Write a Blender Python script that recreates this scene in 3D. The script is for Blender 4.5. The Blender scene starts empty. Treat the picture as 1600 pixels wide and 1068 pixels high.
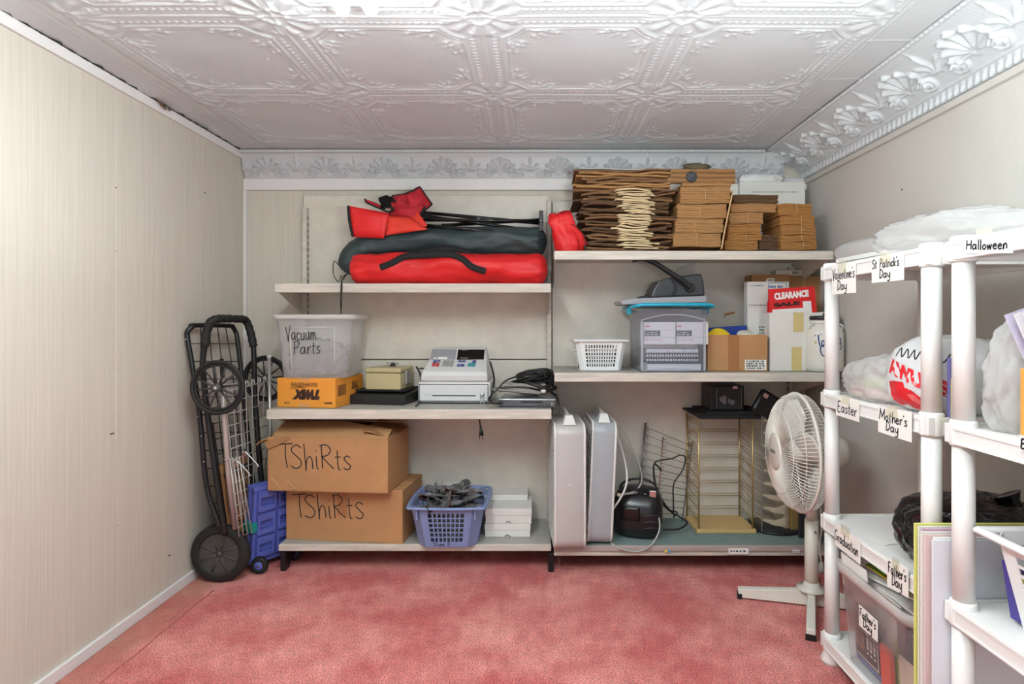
import bpy, bmesh, math, random
import numpy as np
from mathutils import Vector, Matrix, noise
from mathutils.bvhtree import BVHTree

PI = math.pi
rnd = random.Random(7)
SC = bpy.context.scene
COL = SC.collection

# ---------------------------------------------------------------- camera, world, lights, exposure
F, VX, VY, CZ = 920.0, 839.0, 505.0, 1.115          # focal length in px of a 1600 px wide frame, vanishing point, eye height
cam = bpy.data.objects.new('camera', bpy.data.cameras.new('camera'))
COL.objects.link(cam)
cam.location = (0, 0, CZ)
cam.rotation_euler = (PI / 2, 0, 0)
cam.data.sensor_width = 36
cam.data.lens = F / 1600 * 36
cam.data.shift_x = -(VX - 800) / 1600
cam.data.shift_y = -(534 - VY) / 1600
cam.data.clip_start = 0.05
SC.camera = cam

SC.view_settings.view_transform = 'Standard'
SC.view_settings.look = 'None'
SC.view_settings.gamma = 1
SC.view_settings.use_curve_mapping = False
SC.view_settings.exposure = 0.27

world = bpy.data.worlds.new('world')
SC.world = world
world.use_nodes = True
world.node_tree.nodes['Background'].inputs[0].default_value = (0.88, 0.97, 1.0, 1)
world.node_tree.nodes['Background'].inputs[1].default_value = .75
TUBE_STRENGTH = 66.0                                  # fluorescent tubes of the ceiling fixtures (built below)
TUBE_COLOUR = (0.88, 0.975, 1.0, 1)

# unseen fill light, added to brighten the ceiling and bounce into the room
fl = bpy.data.lights.new('bounce_fill', 'AREA')
fl.shape = 'DISK'; fl.size = .35; fl.energy = 66; fl.color = (.88, .975, 1.0)
flo = bpy.data.objects.new('bounce_fill', fl); COL.objects.link(flo)
flo.location = (.35, .40, 1.2); flo.rotation_euler = (PI, 0, 0)

# room (metres; camera looks along +Y)
XL, XR, YB, ZC = -1.502, 1.38, 3.03, 1.99
YF = -1.6                                             # the room opens to the shop here, behind the camera


def at(px, py, Y):
    return Vector(((px - VX) / F * Y, Y, CZ + (VY - py) / F * Y))


def on(px, py, Z):
    Y = F * (CZ - Z) / (py - VY)
    return Vector(((px - VX) / F * Y, Y, Z))


# ---------------------------------------------------------------- materials
def lin(c):
    out = []
    for k in c:
        k /= 255.0
        out.append(k / 12.92 if k <= 0.04045 else ((k + 0.055) / 1.055) ** 2.4)
    return tuple(out) + (1.0,)


def nodes_of(name):
    m = bpy.data.materials.new(name)
    m.use_nodes = True
    nt = m.node_tree
    return m, nt, nt.nodes['Principled BSDF']


def mat(name, rgb, rough=0.5, metal=0.0, var=0.0, vscale=8.0, bump=0.0, bscale=150.0, spec=0.5, stretch=None, rgb2=None, bdist=.004, bdet=4, coat=0):
    m, nt, b = nodes_of(name)
    N, L = nt.nodes, nt.links
    c = lin(rgb)
    b.inputs['Base Color'].default_value = c
    b.inputs['Roughness'].default_value = rough
    b.inputs['Metallic'].default_value = metal
    b.inputs['Specular IOR Level'].default_value = spec
    if coat:
        b.inputs['Coat Weight'].default_value = coat
        b.inputs['Coat Roughness'].default_value = 0.15
    tc = None
    if var or bump or rgb2:
        tc = N.new('ShaderNodeTexCoord')
        mp = N.new('ShaderNodeMapping')
        L.new(tc.outputs['Object'], mp.inputs[0])
        if stretch:
            mp.inputs['Scale'].default_value = stretch
    if var or rgb2:
        n = N.new('ShaderNodeTexNoise')
        n.inputs['Scale'].default_value = vscale
        n.inputs['Detail'].default_value = 5
        n.inputs['Roughness'].default_value = 0.6
        L.new(mp.outputs[0], n.inputs['Vector'])
        r = N.new('ShaderNodeValToRGB')
        r.color_ramp.elements[0].position = 0.3
        r.color_ramp.elements[1].position = 0.7
        if rgb2:
            r.color_ramp.elements[0].color = lin(rgb2)
            r.color_ramp.elements[1].color = c
        else:
            r.color_ramp.elements[0].color = tuple(max(0, k * (1 - var)) for k in c[:3]) + (1,)
            r.color_ramp.elements[1].color = tuple(min(1, k * (1 + var * .6)) for k in c[:3]) + (1,)
        L.new(n.outputs['Fac'], r.inputs[0])
        L.new(r.outputs[0], b.inputs['Base Color'])
    if bump:
        n2 = N.new('ShaderNodeTexNoise')
        n2.inputs['Scale'].default_value = bscale
        n2.inputs['Detail'].default_value = bdet
        L.new(mp.outputs[0], n2.inputs['Vector'])
        bp = N.new('ShaderNodeBump')
        bp.inputs['Strength'].default_value = bump
        bp.inputs['Distance'].default_value = bdist
        L.new(n2.outputs['Fac'], bp.inputs['Height'])
        L.new(bp.outputs[0], b.inputs['Normal'])
    return m


def clear(name, rgb, opacity, rough=0.25, translucent=0.5, ior=1.14):
    """Thin translucent plastic: part see-through, part diffuse and translucent, glossy skin."""
    m, nt, b = nodes_of(name)
    N, L = nt.nodes, nt.links
    out = N['Material Output']
    N.remove(b)
    d = N.new('ShaderNodeBsdfDiffuse'); d.inputs[0].default_value = lin(rgb)
    t = N.new('ShaderNodeBsdfTranslucent'); t.inputs[0].default_value = lin(rgb)
    dt = N.new('ShaderNodeMixShader'); dt.inputs[0].default_value = translucent
    L.new(d.outputs[0], dt.inputs[1]); L.new(t.outputs[0], dt.inputs[2])
    tr = N.new('ShaderNodeBsdfTransparent'); tr.inputs[0].default_value = lin([min(255, k + 25) for k in rgb])
    mx = N.new('ShaderNodeMixShader'); mx.inputs[0].default_value = opacity
    L.new(tr.outputs[0], mx.inputs[1]); L.new(dt.outputs[0], mx.inputs[2])
    g = N.new('ShaderNodeBsdfGlossy'); g.inputs['Roughness'].default_value = rough
    fr = N.new('ShaderNodeFresnel')
    ge = N.new('ShaderNodeNewGeometry'); io = N.new('ShaderNodeMapRange')
    io.inputs[3].default_value = ior; io.inputs[4].default_value = 1 / ior
    L.new(ge.outputs['Backfacing'], io.inputs[0]); L.new(io.outputs[0], fr.inputs[0])
    m2 = N.new('ShaderNodeMixShader')
    L.new(fr.outputs[0], m2.inputs[0]); L.new(mx.outputs[0], m2.inputs[1]); L.new(g.outputs[0], m2.inputs[2])
    L.new(m2.outputs[0], out.inputs[0])
    return m


# ---------------------------------------------------------------- mesh builder
class MB:
    def __init__(s):
        s.v, s.f, s.sm, s.mi, s.m = [], [], [], [], 0

    def add(s, vs, fs, smooth=False, M=None):
        o = len(s.v)
        if M is not None:
            vs = [M @ Vector(p) for p in vs]
        s.v.extend([tuple(p) for p in vs])
        for f in fs:
            s.f.append([i + o for i in f]); s.sm.append(smooth); s.mi.append(s.m)
        return s

    def bb(s, x0, x1, y0, y1, z0, z1, M=None):
        vs = [(x0, y0, z0), (x1, y0, z0), (x1, y1, z0), (x0, y1, z0), (x0, y0, z1), (x1, y0, z1), (x1, y1, z1), (x0, y1, z1)]
        fs = [(0, 3, 2, 1), (4, 5, 6, 7), (0, 1, 5, 4), (1, 2, 6, 5), (2, 3, 7, 6), (3, 0, 4, 7)]
        return s.add(vs, fs, False, M)

    def hexa(s, vs, M=None):
        fs = [(0, 3, 2, 1), (4, 5, 6, 7), (0, 1, 5, 4), (1, 2, 6, 5), (2, 3, 7, 6), (3, 0, 4, 7)]
        return s.add(vs, fs, False, M)

    def tube(s, pts, r, n=8, closed=False, radii=None, flat=None, M=None, caps=True):
        pts = [Vector(p) for p in pts]
        k = len(pts)
        if k < 2:
            return s
        T = []
        for i in range(k):
            a = pts[(i - 1) % k] if closed or i > 0 else pts[i]
            b = pts[(i + 1) % k] if closed or i < k - 1 else pts[i]
            t = (b - a)
            T.append(t.normalized() if t.length > 1e-9 else Vector((0, 0, 1)))
        up = Vector((0, 0, 1)) if abs(T[0].z) < .9 else Vector((1, 0, 0))
        u = T[0].cross(up).normalized()
        vs = []
        for i in range(k):
            u = (u - T[i] * u.dot(T[i]))
            u = u.normalized() if u.length > 1e-9 else T[i].orthogonal().normalized()
            w = T[i].cross(u)
            rr = radii[i] if radii else r
            for j in range(n):
                a = 2 * PI * j / n
                vs.append(pts[i] + u * (math.cos(a) * rr) + w * (math.sin(a) * rr * (flat or 1)))
        fs = []
        for i in range(k if closed else k - 1):
            for j in range(n):
                a, b = i * n + j, i * n + (j + 1) % n
                c, d = ((i + 1) % k) * n + (j + 1) % n, ((i + 1) % k) * n + j
                fs.append((a, b, c, d))
        s.add(vs, fs, n > 4, M)
        if caps and not closed:
            o = len(s.v) - len(vs)
            s.f.append([o + j for j in range(n)][::-1]); s.sm.append(False); s.mi.append(s.m)
            s.f.append([o + (k - 1) * n + j for j in range(n)]); s.sm.append(False); s.mi.append(s.m)
        return s

    def rod(s, a, b, r, n=8, M=None):
        return s.tube([a, b], r, n, M=M)

    def lathe(s, prof, n=24, M=None, smooth=True):
        vs, fs = [], []
        for (r, z) in prof:
            for j in range(n):
                a = 2 * PI * j / n
                vs.append((r * math.cos(a), r * math.sin(a), z))
        for i in range(len(prof) - 1):
            for j in range(n):
                fs.append((i * n + j, i * n + (j + 1) % n, (i + 1) * n + (j + 1) % n, (i + 1) * n + j))
        s.add(vs, fs, smooth, M)
        o = len(s.v) - len(vs)
        if prof[0][0] > 1e-6:
            s.f.append([o + j for j in range(n)][::-1]); s.sm.append(False); s.mi.append(s.m)
        if prof[-1][0] > 1e-6:
            s.f.append([o + (len(prof) - 1) * n + j for j in range(n)]); s.sm.append(False); s.mi.append(s.m)
        return s

    def torus(s, R, r, n=32, m=8, M=None, c=(0, 0, 0)):
        pts = [(c[0] + R * math.cos(2 * PI * i / n), c[1] + R * math.sin(2 * PI * i / n), c[2]) for i in range(n)]
        return s.tube(pts, r, m, closed=True, M=M)

    def prism(s, poly, z0, z1, M=None, smooth=False):
        n = len(poly)
        vs = [(p[0], p[1], z0) for p in poly] + [(p[0], p[1], z1) for p in poly]
        fs = [list(range(n))[::-1], list(range(n, 2 * n))]
        s.add(vs, fs, False, M)
        s2 = [(i, (i + 1) % n, n + (i + 1) % n, n + i) for i in range(n)]
        o = len(s.v) - len(vs)
        for f in s2:
            s.f.append([i + o for i in f]); s.sm.append(smooth); s.mi.append(s.m)
        return s

    def sheet(s, rows, smooth=True, M=None):
        a, b = len(rows), len(rows[0])
        vs = [p for r in rows for p in r]
        fs = [(i * b + j, i * b + j + 1, (i + 1) * b + j + 1, (i + 1) * b + j) for i in range(a - 1) for j in range(b - 1)]
        return s.add(vs, fs, smooth, M)

    def ball(s, c, r, nu=16, nv=10, M=None):
        if not hasattr(r, '__len__'):
            r = (r, r, r)
        vs = [(c[0], c[1], c[2] - r[2])]
        for i in range(1, nv):
            ph = -PI / 2 + PI * i / nv
            for j in range(nu):
                a = 2 * PI * j / nu
                vs.append((c[0] + r[0] * math.cos(ph) * math.cos(a), c[1] + r[1] * math.cos(ph) * math.sin(a), c[2] + r[2] * math.sin(ph)))
        vs.append((c[0], c[1], c[2] + r[2]))
        fs = []
        for j in range(nu):
            fs.append((0, 1 + (j + 1) % nu, 1 + j))
            fs.append((len(vs) - 1, 1 + (nv - 2) * nu + j, 1 + (nv - 2) * nu + (j + 1) % nu))
        for i in range(nv - 2):
            for j in range(nu):
                fs.append((1 + i * nu + j, 1 + i * nu + (j + 1) % nu, 1 + (i + 1) * nu + (j + 1) % nu, 1 + (i + 1) * nu + j))
        return s.add(vs, fs, True, M)


def obj(name, mb, m, parent=None, bevel=0.0, solid=0.0, sub=0, seg=2):
    me = bpy.data.meshes.new(name)
    me.from_pydata(mb.v, [], mb.f)
    for mm in (m if isinstance(m, (list, tuple)) else [m]):
        me.materials.append(mm)
    me.polygons.foreach_set('use_smooth', mb.sm)
    me.polygons.foreach_set('material_index', mb.mi)
    me.update()
    o = bpy.data.objects.new(name, me)
    COL.objects.link(o)
    if parent is not None:
        o.parent = parent
    if solid:
        md = o.modifiers.new('thickness', 'SOLIDIFY'); md.thickness = solid; md.offset = 0
    if bevel:
        md = o.modifiers.new('bevel', 'BEVEL'); md.width = bevel; md.segments = seg; md.limit_method = 'ANGLE'; md.angle_limit = math.radians(40)
        md.harden_normals = False
    if sub:
        md = o.modifiers.new('sub', 'SUBSURF'); md.levels = sub; md.render_levels = sub
    return o


def tag(o, label, cat, group=None):
    o['label'] = label
    o['category'] = cat
    if group:
        o['group'] = group
    return o


def thing(name, label, cat, loc=(0, 0, 0), rz=0.0, group=None, rot=None):
    o = bpy.data.objects.new(name, None)
    COL.objects.link(o)
    o.empty_display_size = 0.05
    o.location = loc
    o.rotation_euler = rot if rot else (0, 0, rz)
    return tag(o, label, cat, group)


def solo(name, mb, m, label, cat, loc=(0, 0, 0), rz=0.0, group=None, rot=None, **k):
    o = obj(name, mb, m, **k)
    o.location = loc
    o.rotation_euler = rot if rot else (0, 0, rz)
    return tag(o, label, cat, group)


def struct(name, mb, m, parent=None, **k):
    o = obj(name, mb, m, parent, **k)
    if parent is None:
        o['kind'] = 'structure'
    return o


def dup(root, loc, rz=None, label=None, rot=None, scale=None):
    r = root.copy(); COL.objects.link(r)
    r.location = loc
    if rz is not None:
        r.rotation_euler = (0, 0, rz)
    if rot is not None:
        r.rotation_euler = rot
    if scale is not None:
        r.scale = scale
    if label:
        r['label'] = label
    for ch in [c for c in bpy.data.objects if c.parent == root]:
        c = ch.copy(); COL.objects.link(c); c.parent = r
        for g in [x for x in bpy.data.objects if x.parent == ch]:
            d = g.copy(); COL.objects.link(d); d.parent = c
    return r


def as_part(o, p):
    """A cord built in world space becomes a part of its thing."""
    for k in ('label', 'category', 'group'):
        if k in o:
            del o[k]
    o.parent = p
    o.matrix_parent_inverse = Matrix.LocRotScale(p.location, p.rotation_euler, p.scale).inverted()


def face(FL, FR):
    """A front's bottom corners -> (middle of its base, yaw, width)."""
    d = FR - FL
    return (FL + FR) / 2, math.atan2(d.y, d.x), math.hypot(d.x, d.y)


def cat_rom(pts, sub=6, closed=False):
    P = [Vector(p) for p in pts]
    n = len(P)
    if n < 3:
        return P
    out = []
    for i in range(n if closed else n - 1):
        p1, p2 = P[i], P[(i + 1) % n]
        p0 = P[(i - 1) % n] if closed or i > 0 else p1
        p3 = P[(i + 2) % n] if closed or i < n - 2 else p2
        for k in range(sub):
            t = k / sub
            out.append(.5 * ((2 * p1) + (p2 - p0) * t + (2 * p0 - 5 * p1 + 4 * p2 - p3) * t * t + (3 * p1 - p0 - 3 * p2 + p3) * t ** 3))
    if not closed:
        out.append(P[-1])
    return out


# ---------------------------------------------------------------- handwriting and print
GL = {
 'T': (.56, [[(0, .98), (.8, 1.03)], [(.42, 1.02), (.37, .5), (.42, 0)]]),
 'S': (.66, [[(.6, .88), (.4, 1), (.15, .9), (.1, .72), (.35, .52), (.55, .32), (.5, .1), (.25, 0), (0, .1)]]),
 'H': (.7, [[(.05, 1), (.05, 0)], [(.6, 1), (.58, 0)], [(.05, .5), (.6, .55)]]),
 'R': (.7, [[(.1, 1), (.08, 0)], [(0, .95), (.35, 1), (.55, .8), (.4, .58), (.1, .5), (.1, .5), (.35, .25), (.65, 0)]]),
 'V': (.62, [[(0, 1), (.26, 0), (.26, 0), (.6, 1.05)]]),
 'P': (.6, [[(.1, 1), (.08, 0)], [(0, .9), (.3, 1.02), (.55, .85), (.4, .55), (.1, .48)]]),
 'D': (.68, [[(.1, .95), (.1, 0)], [(0, .98), (.4, .9), (.6, .5), (.4, .1), (.05, 0)]]),
 'E': (.62, [[(.5, 1), (.1, .97), (.08, .5), (.1, 0), (.55, .02)], [(.08, .52), (.45, .54)]]),
 'M': (.86, [[(0, 0), (.1, 1), (.1, 1), (.4, .3), (.4, .3), (.7, 1), (.7, 1), (.78, 0)]]),
 'G': (.7, [[(.6, .85), (.4, 1), (.1, .8), (.02, .4), (.2, .05), (.5, .1), (.6, .4), (.6, .4), (.35, .4)]]),
 'F': (.6, [[(.55, 1), (.1, .98), (.08, .5), (.1, 0)], [(.08, .52), (.42, .54)]]),
 'a': (.6, [[(.42, .45), (.2, .52), (.02, .28), (.12, .02), (.35, .12), (.44, .48), (.44, .48), (.46, .1), (.55, 0)]]),
 'c': (.48, [[(.4, .42), (.2, .52), (.02, .28), (.15, .02), (.42, .08)]]),
 'd': (.6, [[(.42, .42), (.2, .5), (.02, .25), (.15, 0), (.4, .15), (.46, 1), (.46, 1), (.46, .1), (.55, 0)]]),
 'e': (.5, [[(.04, .27), (.38, .32), (.3, .5), (.1, .45), (.02, .2), (.18, 0), (.45, .08)]]),
 'g': (.52, [[(.42, .45), (.2, .52), (.02, .28), (.12, .04), (.35, .12), (.44, .48), (.44, .48), (.44, -.2), (.25, -.4), (.02, -.3)]]),
 'h': (.5, [[(.05, 1.05), (.06, 0), (.06, 0), (.12, .35), (.28, .52), (.4, .4), (.42, 0)]]),
 'i': (.22, [[(.08, .52), (.08, .05), (.16, 0)], [(.08, .74), (.1, .78)]]),
 'k': (.48, [[(.05, 1), (.05, 0)], [(.4, .5), (.08, .22), (.08, .22), (.42, 0)]]),
 'l': (.22, [[(.06, 1.05), (.08, .1), (.18, 0)]]),
 'm': (.66, [[(.03, .5), (.05, 0), (.05, 0), (.1, .38), (.2, .5), (.29, .4), (.3, 0), (.3, 0), (.36, .38), (.46, .5), (.55, .4), (.58, 0)]]),
 'n': (.48, [[(.03, .5), (.05, 0), (.05, 0), (.12, .38), (.26, .52), (.38, .4), (.4, 0)]]),
 'o': (.46, [[(.2, .52), (.02, .25), (.2, 0), (.4, .25), (.22, .53)]]),
 'r': (.4, [[(.05, .5), (.06, 0), (.06, 0), (.1, .35), (.22, .5), (.36, .48)]]),
 's': (.42, [[(.36, .45), (.2, .52), (.06, .42), (.18, .27), (.33, .14), (.2, 0), (0, .05)]]),
 't': (.38, [[(.16, .9), (.15, .1), (.28, 0)], [(0, .58), (.34, .6)]]),
 'u': (.54, [[(.04, .5), (.04, .15), (.15, 0), (.35, .15), (.4, .5), (.4, .5), (.42, .08), (.5, 0)]]),
 'w': (.64, [[(.02, .5), (.14, 0), (.14, 0), (.28, .4), (.28, .4), (.42, 0), (.42, 0), (.56, .52)]]),
 'y': (.5, [[(.04, .5), (.06, .2), (.2, .08), (.38, .2), (.42, .5), (.42, .5), (.4, -.2), (.2, -.42), (.02, -.28)]]),
 'z': (.44, [[(.04, .5), (.36, .5), (.36, .5), (.03, 0), (.03, 0), (.4, .02)]]),
 "'": (.12, [[(.06, 1), (.02, .8)]]),
 '.': (.14, [[(.04, 0), (.07, .03)]]),
 '1': (.16, [[(.08, 1), (.06, 0)]]),
 ' ': (.35, []),
}


def strokes(text, slant=0.0, jit=0.02, seed=1, big=None):
    r = random.Random(seed)
    x, out = 0, []
    for ch in text:
        w, st = GL[ch]
        k = (big or {}).get(ch, 1.0)
        dy = r.uniform(-jit, jit)
        for p in st:
            q = cat_rom([(a * k + x + b * k * slant + r.uniform(-jit, jit) * .4, b * k + dy, 0) for a, b in p], 5)
            out.append([(c.x, c.y) for c in q])
        x += w * k + .06
    return out, x


def ribbons(lines, pen, fn):
    """2-D pen lines -> flat ink ribbons through fn(u, v) -> point."""
    mb = MB()
    for ln in lines:
        if len(ln) < 2:
            continue
        L, R = [], []
        for i, p in enumerate(ln):
            a, b = ln[max(0, i - 1)], ln[min(len(ln) - 1, i + 1)]
            dx, dy = b[0] - a[0], b[1] - a[1]
            d = math.hypot(dx, dy) or 1
            nx, ny = -dy / d * pen / 2, dx / d * pen / 2
            L.append((p[0] + nx, p[1] + ny)); R.append((p[0] - nx, p[1] - ny))
        l3 = [fn(*p) for p in L]; r3 = [fn(*p) for p in R]
        if any(p is None for p in l3 + r3):
            continue
        mb.sheet([r3, l3], smooth=False)
    return mb


def plane_fn(o, u, v):
    o, u, v = Vector(o), Vector(u).normalized(), Vector(v).normalized()
    return lambda a, b: o + u * a + v * b


def write(parent, text, h, o, u, v, m, width=None, pen=None, slant=0.0, seed=1, name='handwriting', big=None, fn=None, jit=.02, line=1.15):
    """Handwritten lines; o = lower left of the first line."""
    allr = []
    rows = text.split('|')
    for i, row in enumerate(rows):
        ln, w = strokes(row, slant, jit, seed + i, big)
        kx = (width if not isinstance(width, (list, tuple)) else width[i]) / w if width else h
        off = 0
        if width and isinstance(width, (list, tuple)):
            off = (max(width) - width[i]) / 2
        allr += [[(a * kx + off, b * h - i * h * line) for a, b in l] for l in ln]
    mb = ribbons(allr, pen or h * .09, fn or plane_fn(o, u, v))
    return obj(name, mb, m, parent)


def print_text(parent, text, size, o, u, v, m, width=None, bold=0.0, name='lettering', center=False, shear=0.0, spacing=1.0, height=None, fn=None):
    cu = bpy.data.curves.new('t', 'FONT')
    cu.body = text; cu.size = size; cu.offset = bold; cu.shear = shear; cu.space_character = spacing
    cu.fill_mode = 'FRONT'
    to = bpy.data.objects.new('t', cu)
    COL.objects.link(to)
    dg = bpy.context.evaluated_depsgraph_get()
    me = bpy.data.meshes.new_from_object(to.evaluated_get(dg))
    bpy.data.objects.remove(to); bpy.data.curves.remove(cu)
    pts = [tuple(w.co) for w in me.vertices]
    x0 = min(p[0] for p in pts); x1 = max(p[0] for p in pts)
    y0 = min(p[1] for p in pts); y1 = max(p[1] for p in pts)
    kx = width / (x1 - x0) if width else 1
    ky = height / (y1 - y0) if height else 1
    cx = (x0 + x1) / 2 if center else x0
    f = fn or plane_fn(o, u, v)
    mb = MB()
    P = [f((p[0] - cx) * kx, (p[1] - y0) * ky) for p in pts]
    good = [p is not None for p in P]
    mb.add([p or (0, 0, 0) for p in P], [list(q.vertices) for q in me.polygons if all(good[i] for i in q.vertices)])
    bpy.data.meshes.remove(me)
    me2 = obj(name, mb, m, parent)
    return me2


def proj_fn(target_mb, o, u, v, n, lift=0.0012):
    """Paint on a curved surface: cast from a plane along -n on the mesh."""
    bvh = BVHTree.FromPolygons([Vector(p) for p in target_mb.v], target_mb.f)
    o, u, v, n = Vector(o), Vector(u).normalized(), Vector(v).normalized(), Vector(n).normalized()

    def fn(a, b):
        s = o + u * a + v * b + n * .3
        h = bvh.ray_cast(s, -n)
        if h[0] is None:
            return None
        return h[0] + n * lift
    return fn


def scribble(parent, x0, x1, z, y, m, h=.004, rows=1, gap=.007, seed=1, name='print', u=(1, 0, 0), v=(0, 0, 1)):
    """Rows of illegibly small print, as the photo shows them."""
    r = random.Random(seed)
    mb = MB()
    u, v = Vector(u), Vector(v)
    for k in range(rows):
        a = x0
        while a < x1:
            w = r.uniform(.4, 1.4) * h
            if a + w > x1:
                break
            o = Vector((0, y, z - k * gap))
            q = [o + u * a, o + u * (a + w), o + u * (a + w) + v * h, o + u * a + v * h]
            mb.add(q, [(0, 1, 2, 3)])
            a += w + h * r.choice([.25, .3, .9])
    return obj(name, mb, m, parent)

# ================================================================ room shell
def wallpaper(name, rgb, amount, axis):
    m, nt, b = nodes_of(name)
    N, L = nt.nodes, nt.links
    tc = N.new('ShaderNodeTexCoord'); mp = N.new('ShaderNodeMapping')
    L.new(tc.outputs['Object'], mp.inputs[0])
    mp.inputs['Scale'].default_value = (1, 1, .012)
    n = N.new('ShaderNodeTexNoise'); n.inputs['Scale'].default_value = 420; n.inputs['Detail'].default_value = 2
    L.new(mp.outputs[0], n.inputs['Vector'])
    n2 = N.new('ShaderNodeTexNoise'); n2.inputs['Scale'].default_value = 150; n2.inputs['Detail'].default_value = 2
    mp2 = N.new('ShaderNodeMapping'); mp2.inputs['Scale'].default_value = (1, 1, .012)
    L.new(tc.outputs['Object'], mp2.inputs[0]); L.new(mp2.outputs[0], n2.inputs['Vector'])
    ad = N.new('ShaderNodeMath'); ad.operation = 'ADD'
    L.new(n.outputs['Fac'], ad.inputs[0]); L.new(n2.outputs['Fac'], ad.inputs[1])
    r = N.new('ShaderNodeValToRGB')
    c = lin(rgb)
    r.color_ramp.elements[0].position = .36; r.color_ramp.elements[1].position = .64
    ml = N.new('ShaderNodeMath'); ml.operation = 'MULTIPLY'; ml.inputs[1].default_value = .5
    L.new(ad.outputs[0], ml.inputs[0]); L.new(ml.outputs[0], r.inputs[0])
    r.color_ramp.elements[0].color = tuple(k * (1 - amount) for k in c[:3]) + (1,)
    r.color_ramp.elements[1].color = c
    L.new(r.outputs[0], b.inputs['Base Color'])
    b.inputs['Roughness'].default_value = .7
    b.inputs['Specular IOR Level'].default_value = .25
    bp = N.new('ShaderNodeBump'); bp.inputs['Strength'].default_value = .12; bp.inputs['Distance'].default_value = .002
    L.new(n.outputs['Fac'], bp.inputs['Height']); L.new(bp.outputs[0], b.inputs['Normal'])
    return m


def carpet_mat():
    m, nt, b = nodes_of('pink carpet')
    N, L = nt.nodes, nt.links
    tc = N.new('ShaderNodeTexCoord')
    big = N.new('ShaderNodeTexNoise'); big.inputs['Scale'].default_value = 3.2; big.inputs['Detail'].default_value = 6; big.inputs['Roughness'].default_value = .68
    fine = N.new('ShaderNodeTexNoise'); fine.inputs['Scale'].default_value = 230; fine.inputs['Detail'].default_value = 2
    sp = N.new('ShaderNodeTexNoise'); sp.inputs['Scale'].default_value = 26; sp.inputs['Detail'].default_value = 4
    for n in (big, fine, sp):
        L.new(tc.outputs['Object'], n.inputs['Vector'])
    r1 = N.new('ShaderNodeValToRGB'); e = r1.color_ramp.elements
    e[0].position = .40; e[0].color = lin((206, 106, 105)); e[1].position = .62; e[1].color = lin((240, 160, 152))
    L.new(big.outputs['Fac'], r1.inputs[0])
    r2 = N.new('ShaderNodeValToRGB'); e = r2.color_ramp.elements
    e[0].position = .34; e[0].color = (.36, .32, .32, 1); e[1].position = .64; e[1].color = (1.35, 1.35, 1.35, 1)
    L.new(fine.outputs['Fac'], r2.inputs[0])
    r3 = N.new('ShaderNodeValToRGB'); e = r3.color_ramp.elements
    e[0].position = .3; e[0].color = (.86, .86, .86, 1); e[1].position = .7; e[1].color = (1.08, 1.08, 1.08, 1)
    L.new(sp.outputs['Fac'], r3.inputs[0])
    # dirty border along the left wall
    sx = N.new('ShaderNodeSeparateXYZ'); L.new(tc.outputs['Object'], sx.inputs[0])
    mr = N.new('ShaderNodeMapRange'); mr.inputs[1].default_value = XL + .17; mr.inputs[2].default_value = XL + .08
    L.new(sx.outputs[0], mr.inputs[0])
    st = N.new('ShaderNodeTexNoise'); st.inputs['Scale'].default_value = 5; L.new(tc.outputs['Object'], st.inputs['Vector'])
    mm = N.new('ShaderNodeMath'); mm.operation = 'MULTIPLY'; L.new(mr.outputs[0], mm.inputs[0]); L.new(st.outputs['Fac'], mm.inputs[1])
    x1 = N.new('ShaderNodeMix'); x1.data_type = 'RGBA'; x1.blend_type = 'MULTIPLY'; x1.inputs[0].default_value = 1
    L.new(r1.outputs[0], x1.inputs[6]); L.new(r2.outputs[0], x1.inputs[7])
    x2 = N.new('ShaderNodeMix'); x2.data_type = 'RGBA'; x2.blend_type = 'MULTIPLY'; x2.inputs[0].default_value = 1
    L.new(x1.outputs[2], x2.inputs[6]); L.new(r3.outputs[0], x2.inputs[7])
    x3 = N.new('ShaderNodeMix'); x3.data_type = 'RGBA'; L.new(mm.outputs[0], x3.inputs[0])
    L.new(x2.outputs[2], x3.inputs[6]); x3.inputs[7].default_value = lin((168, 120, 96))
    L.new(x3.outputs[2], b.inputs['Base Color'])
    b.inputs['Roughness'].default_value = .95
    b.inputs['Specular IOR Level'].default_value = .05
    b.inputs['Sheen Weight'].default_value = .25
    b.inputs['Sheen Tint'].default_value = lin((255, 190, 180))
    bp = N.new('ShaderNodeBump'); bp.inputs['Strength'].default_value = .9; bp.inputs['Distance'].default_value = .008
    L.new(fine.outputs['Fac'], bp.inputs['Height']); L.new(bp.outputs[0], b.inputs['Normal'])
    return m


M_TIN = mat('painted tin', (200, 204, 206), .42, bump=.25, bscale=240, var=.04, vscale=5)
M_TINB = mat('painted tin frieze', (196, 197, 199), .42, bump=.22, bscale=330, var=.05, vscale=5)
M_LEFT = wallpaper('striped wallpaper', (211, 204, 191), .13, 1)
M_RIGHT = mat('beige plaster', (200, 195, 187), .65, var=.06, vscale=4, bump=.22, bscale=60, spec=.3)
M_TRIM = mat('white trim paint', (226, 224, 222), .4, var=.03)
M_SOIL = mat('rust stain', (120, 95, 70), .8, var=.4, vscale=30)
M_DARK = mat('dark gap', (28, 25, 23), .8)

# floor with a slightly raised old carpet edge along the left wall
mb = MB()
mb.bb(XL, XR, YF, YB, -.05, 0)
struct('floor', mb, carpet_mat())
mb = MB()
mb.tube([(XL + .150 + .002 * math.sin(i * 1.7), .6 + i * .06, .0) for i in range(32)], .0028, 6)
o = struct('trim_5', mb, mat('carpet seam', (178, 98, 92), .95, var=.3, vscale=60))

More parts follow.
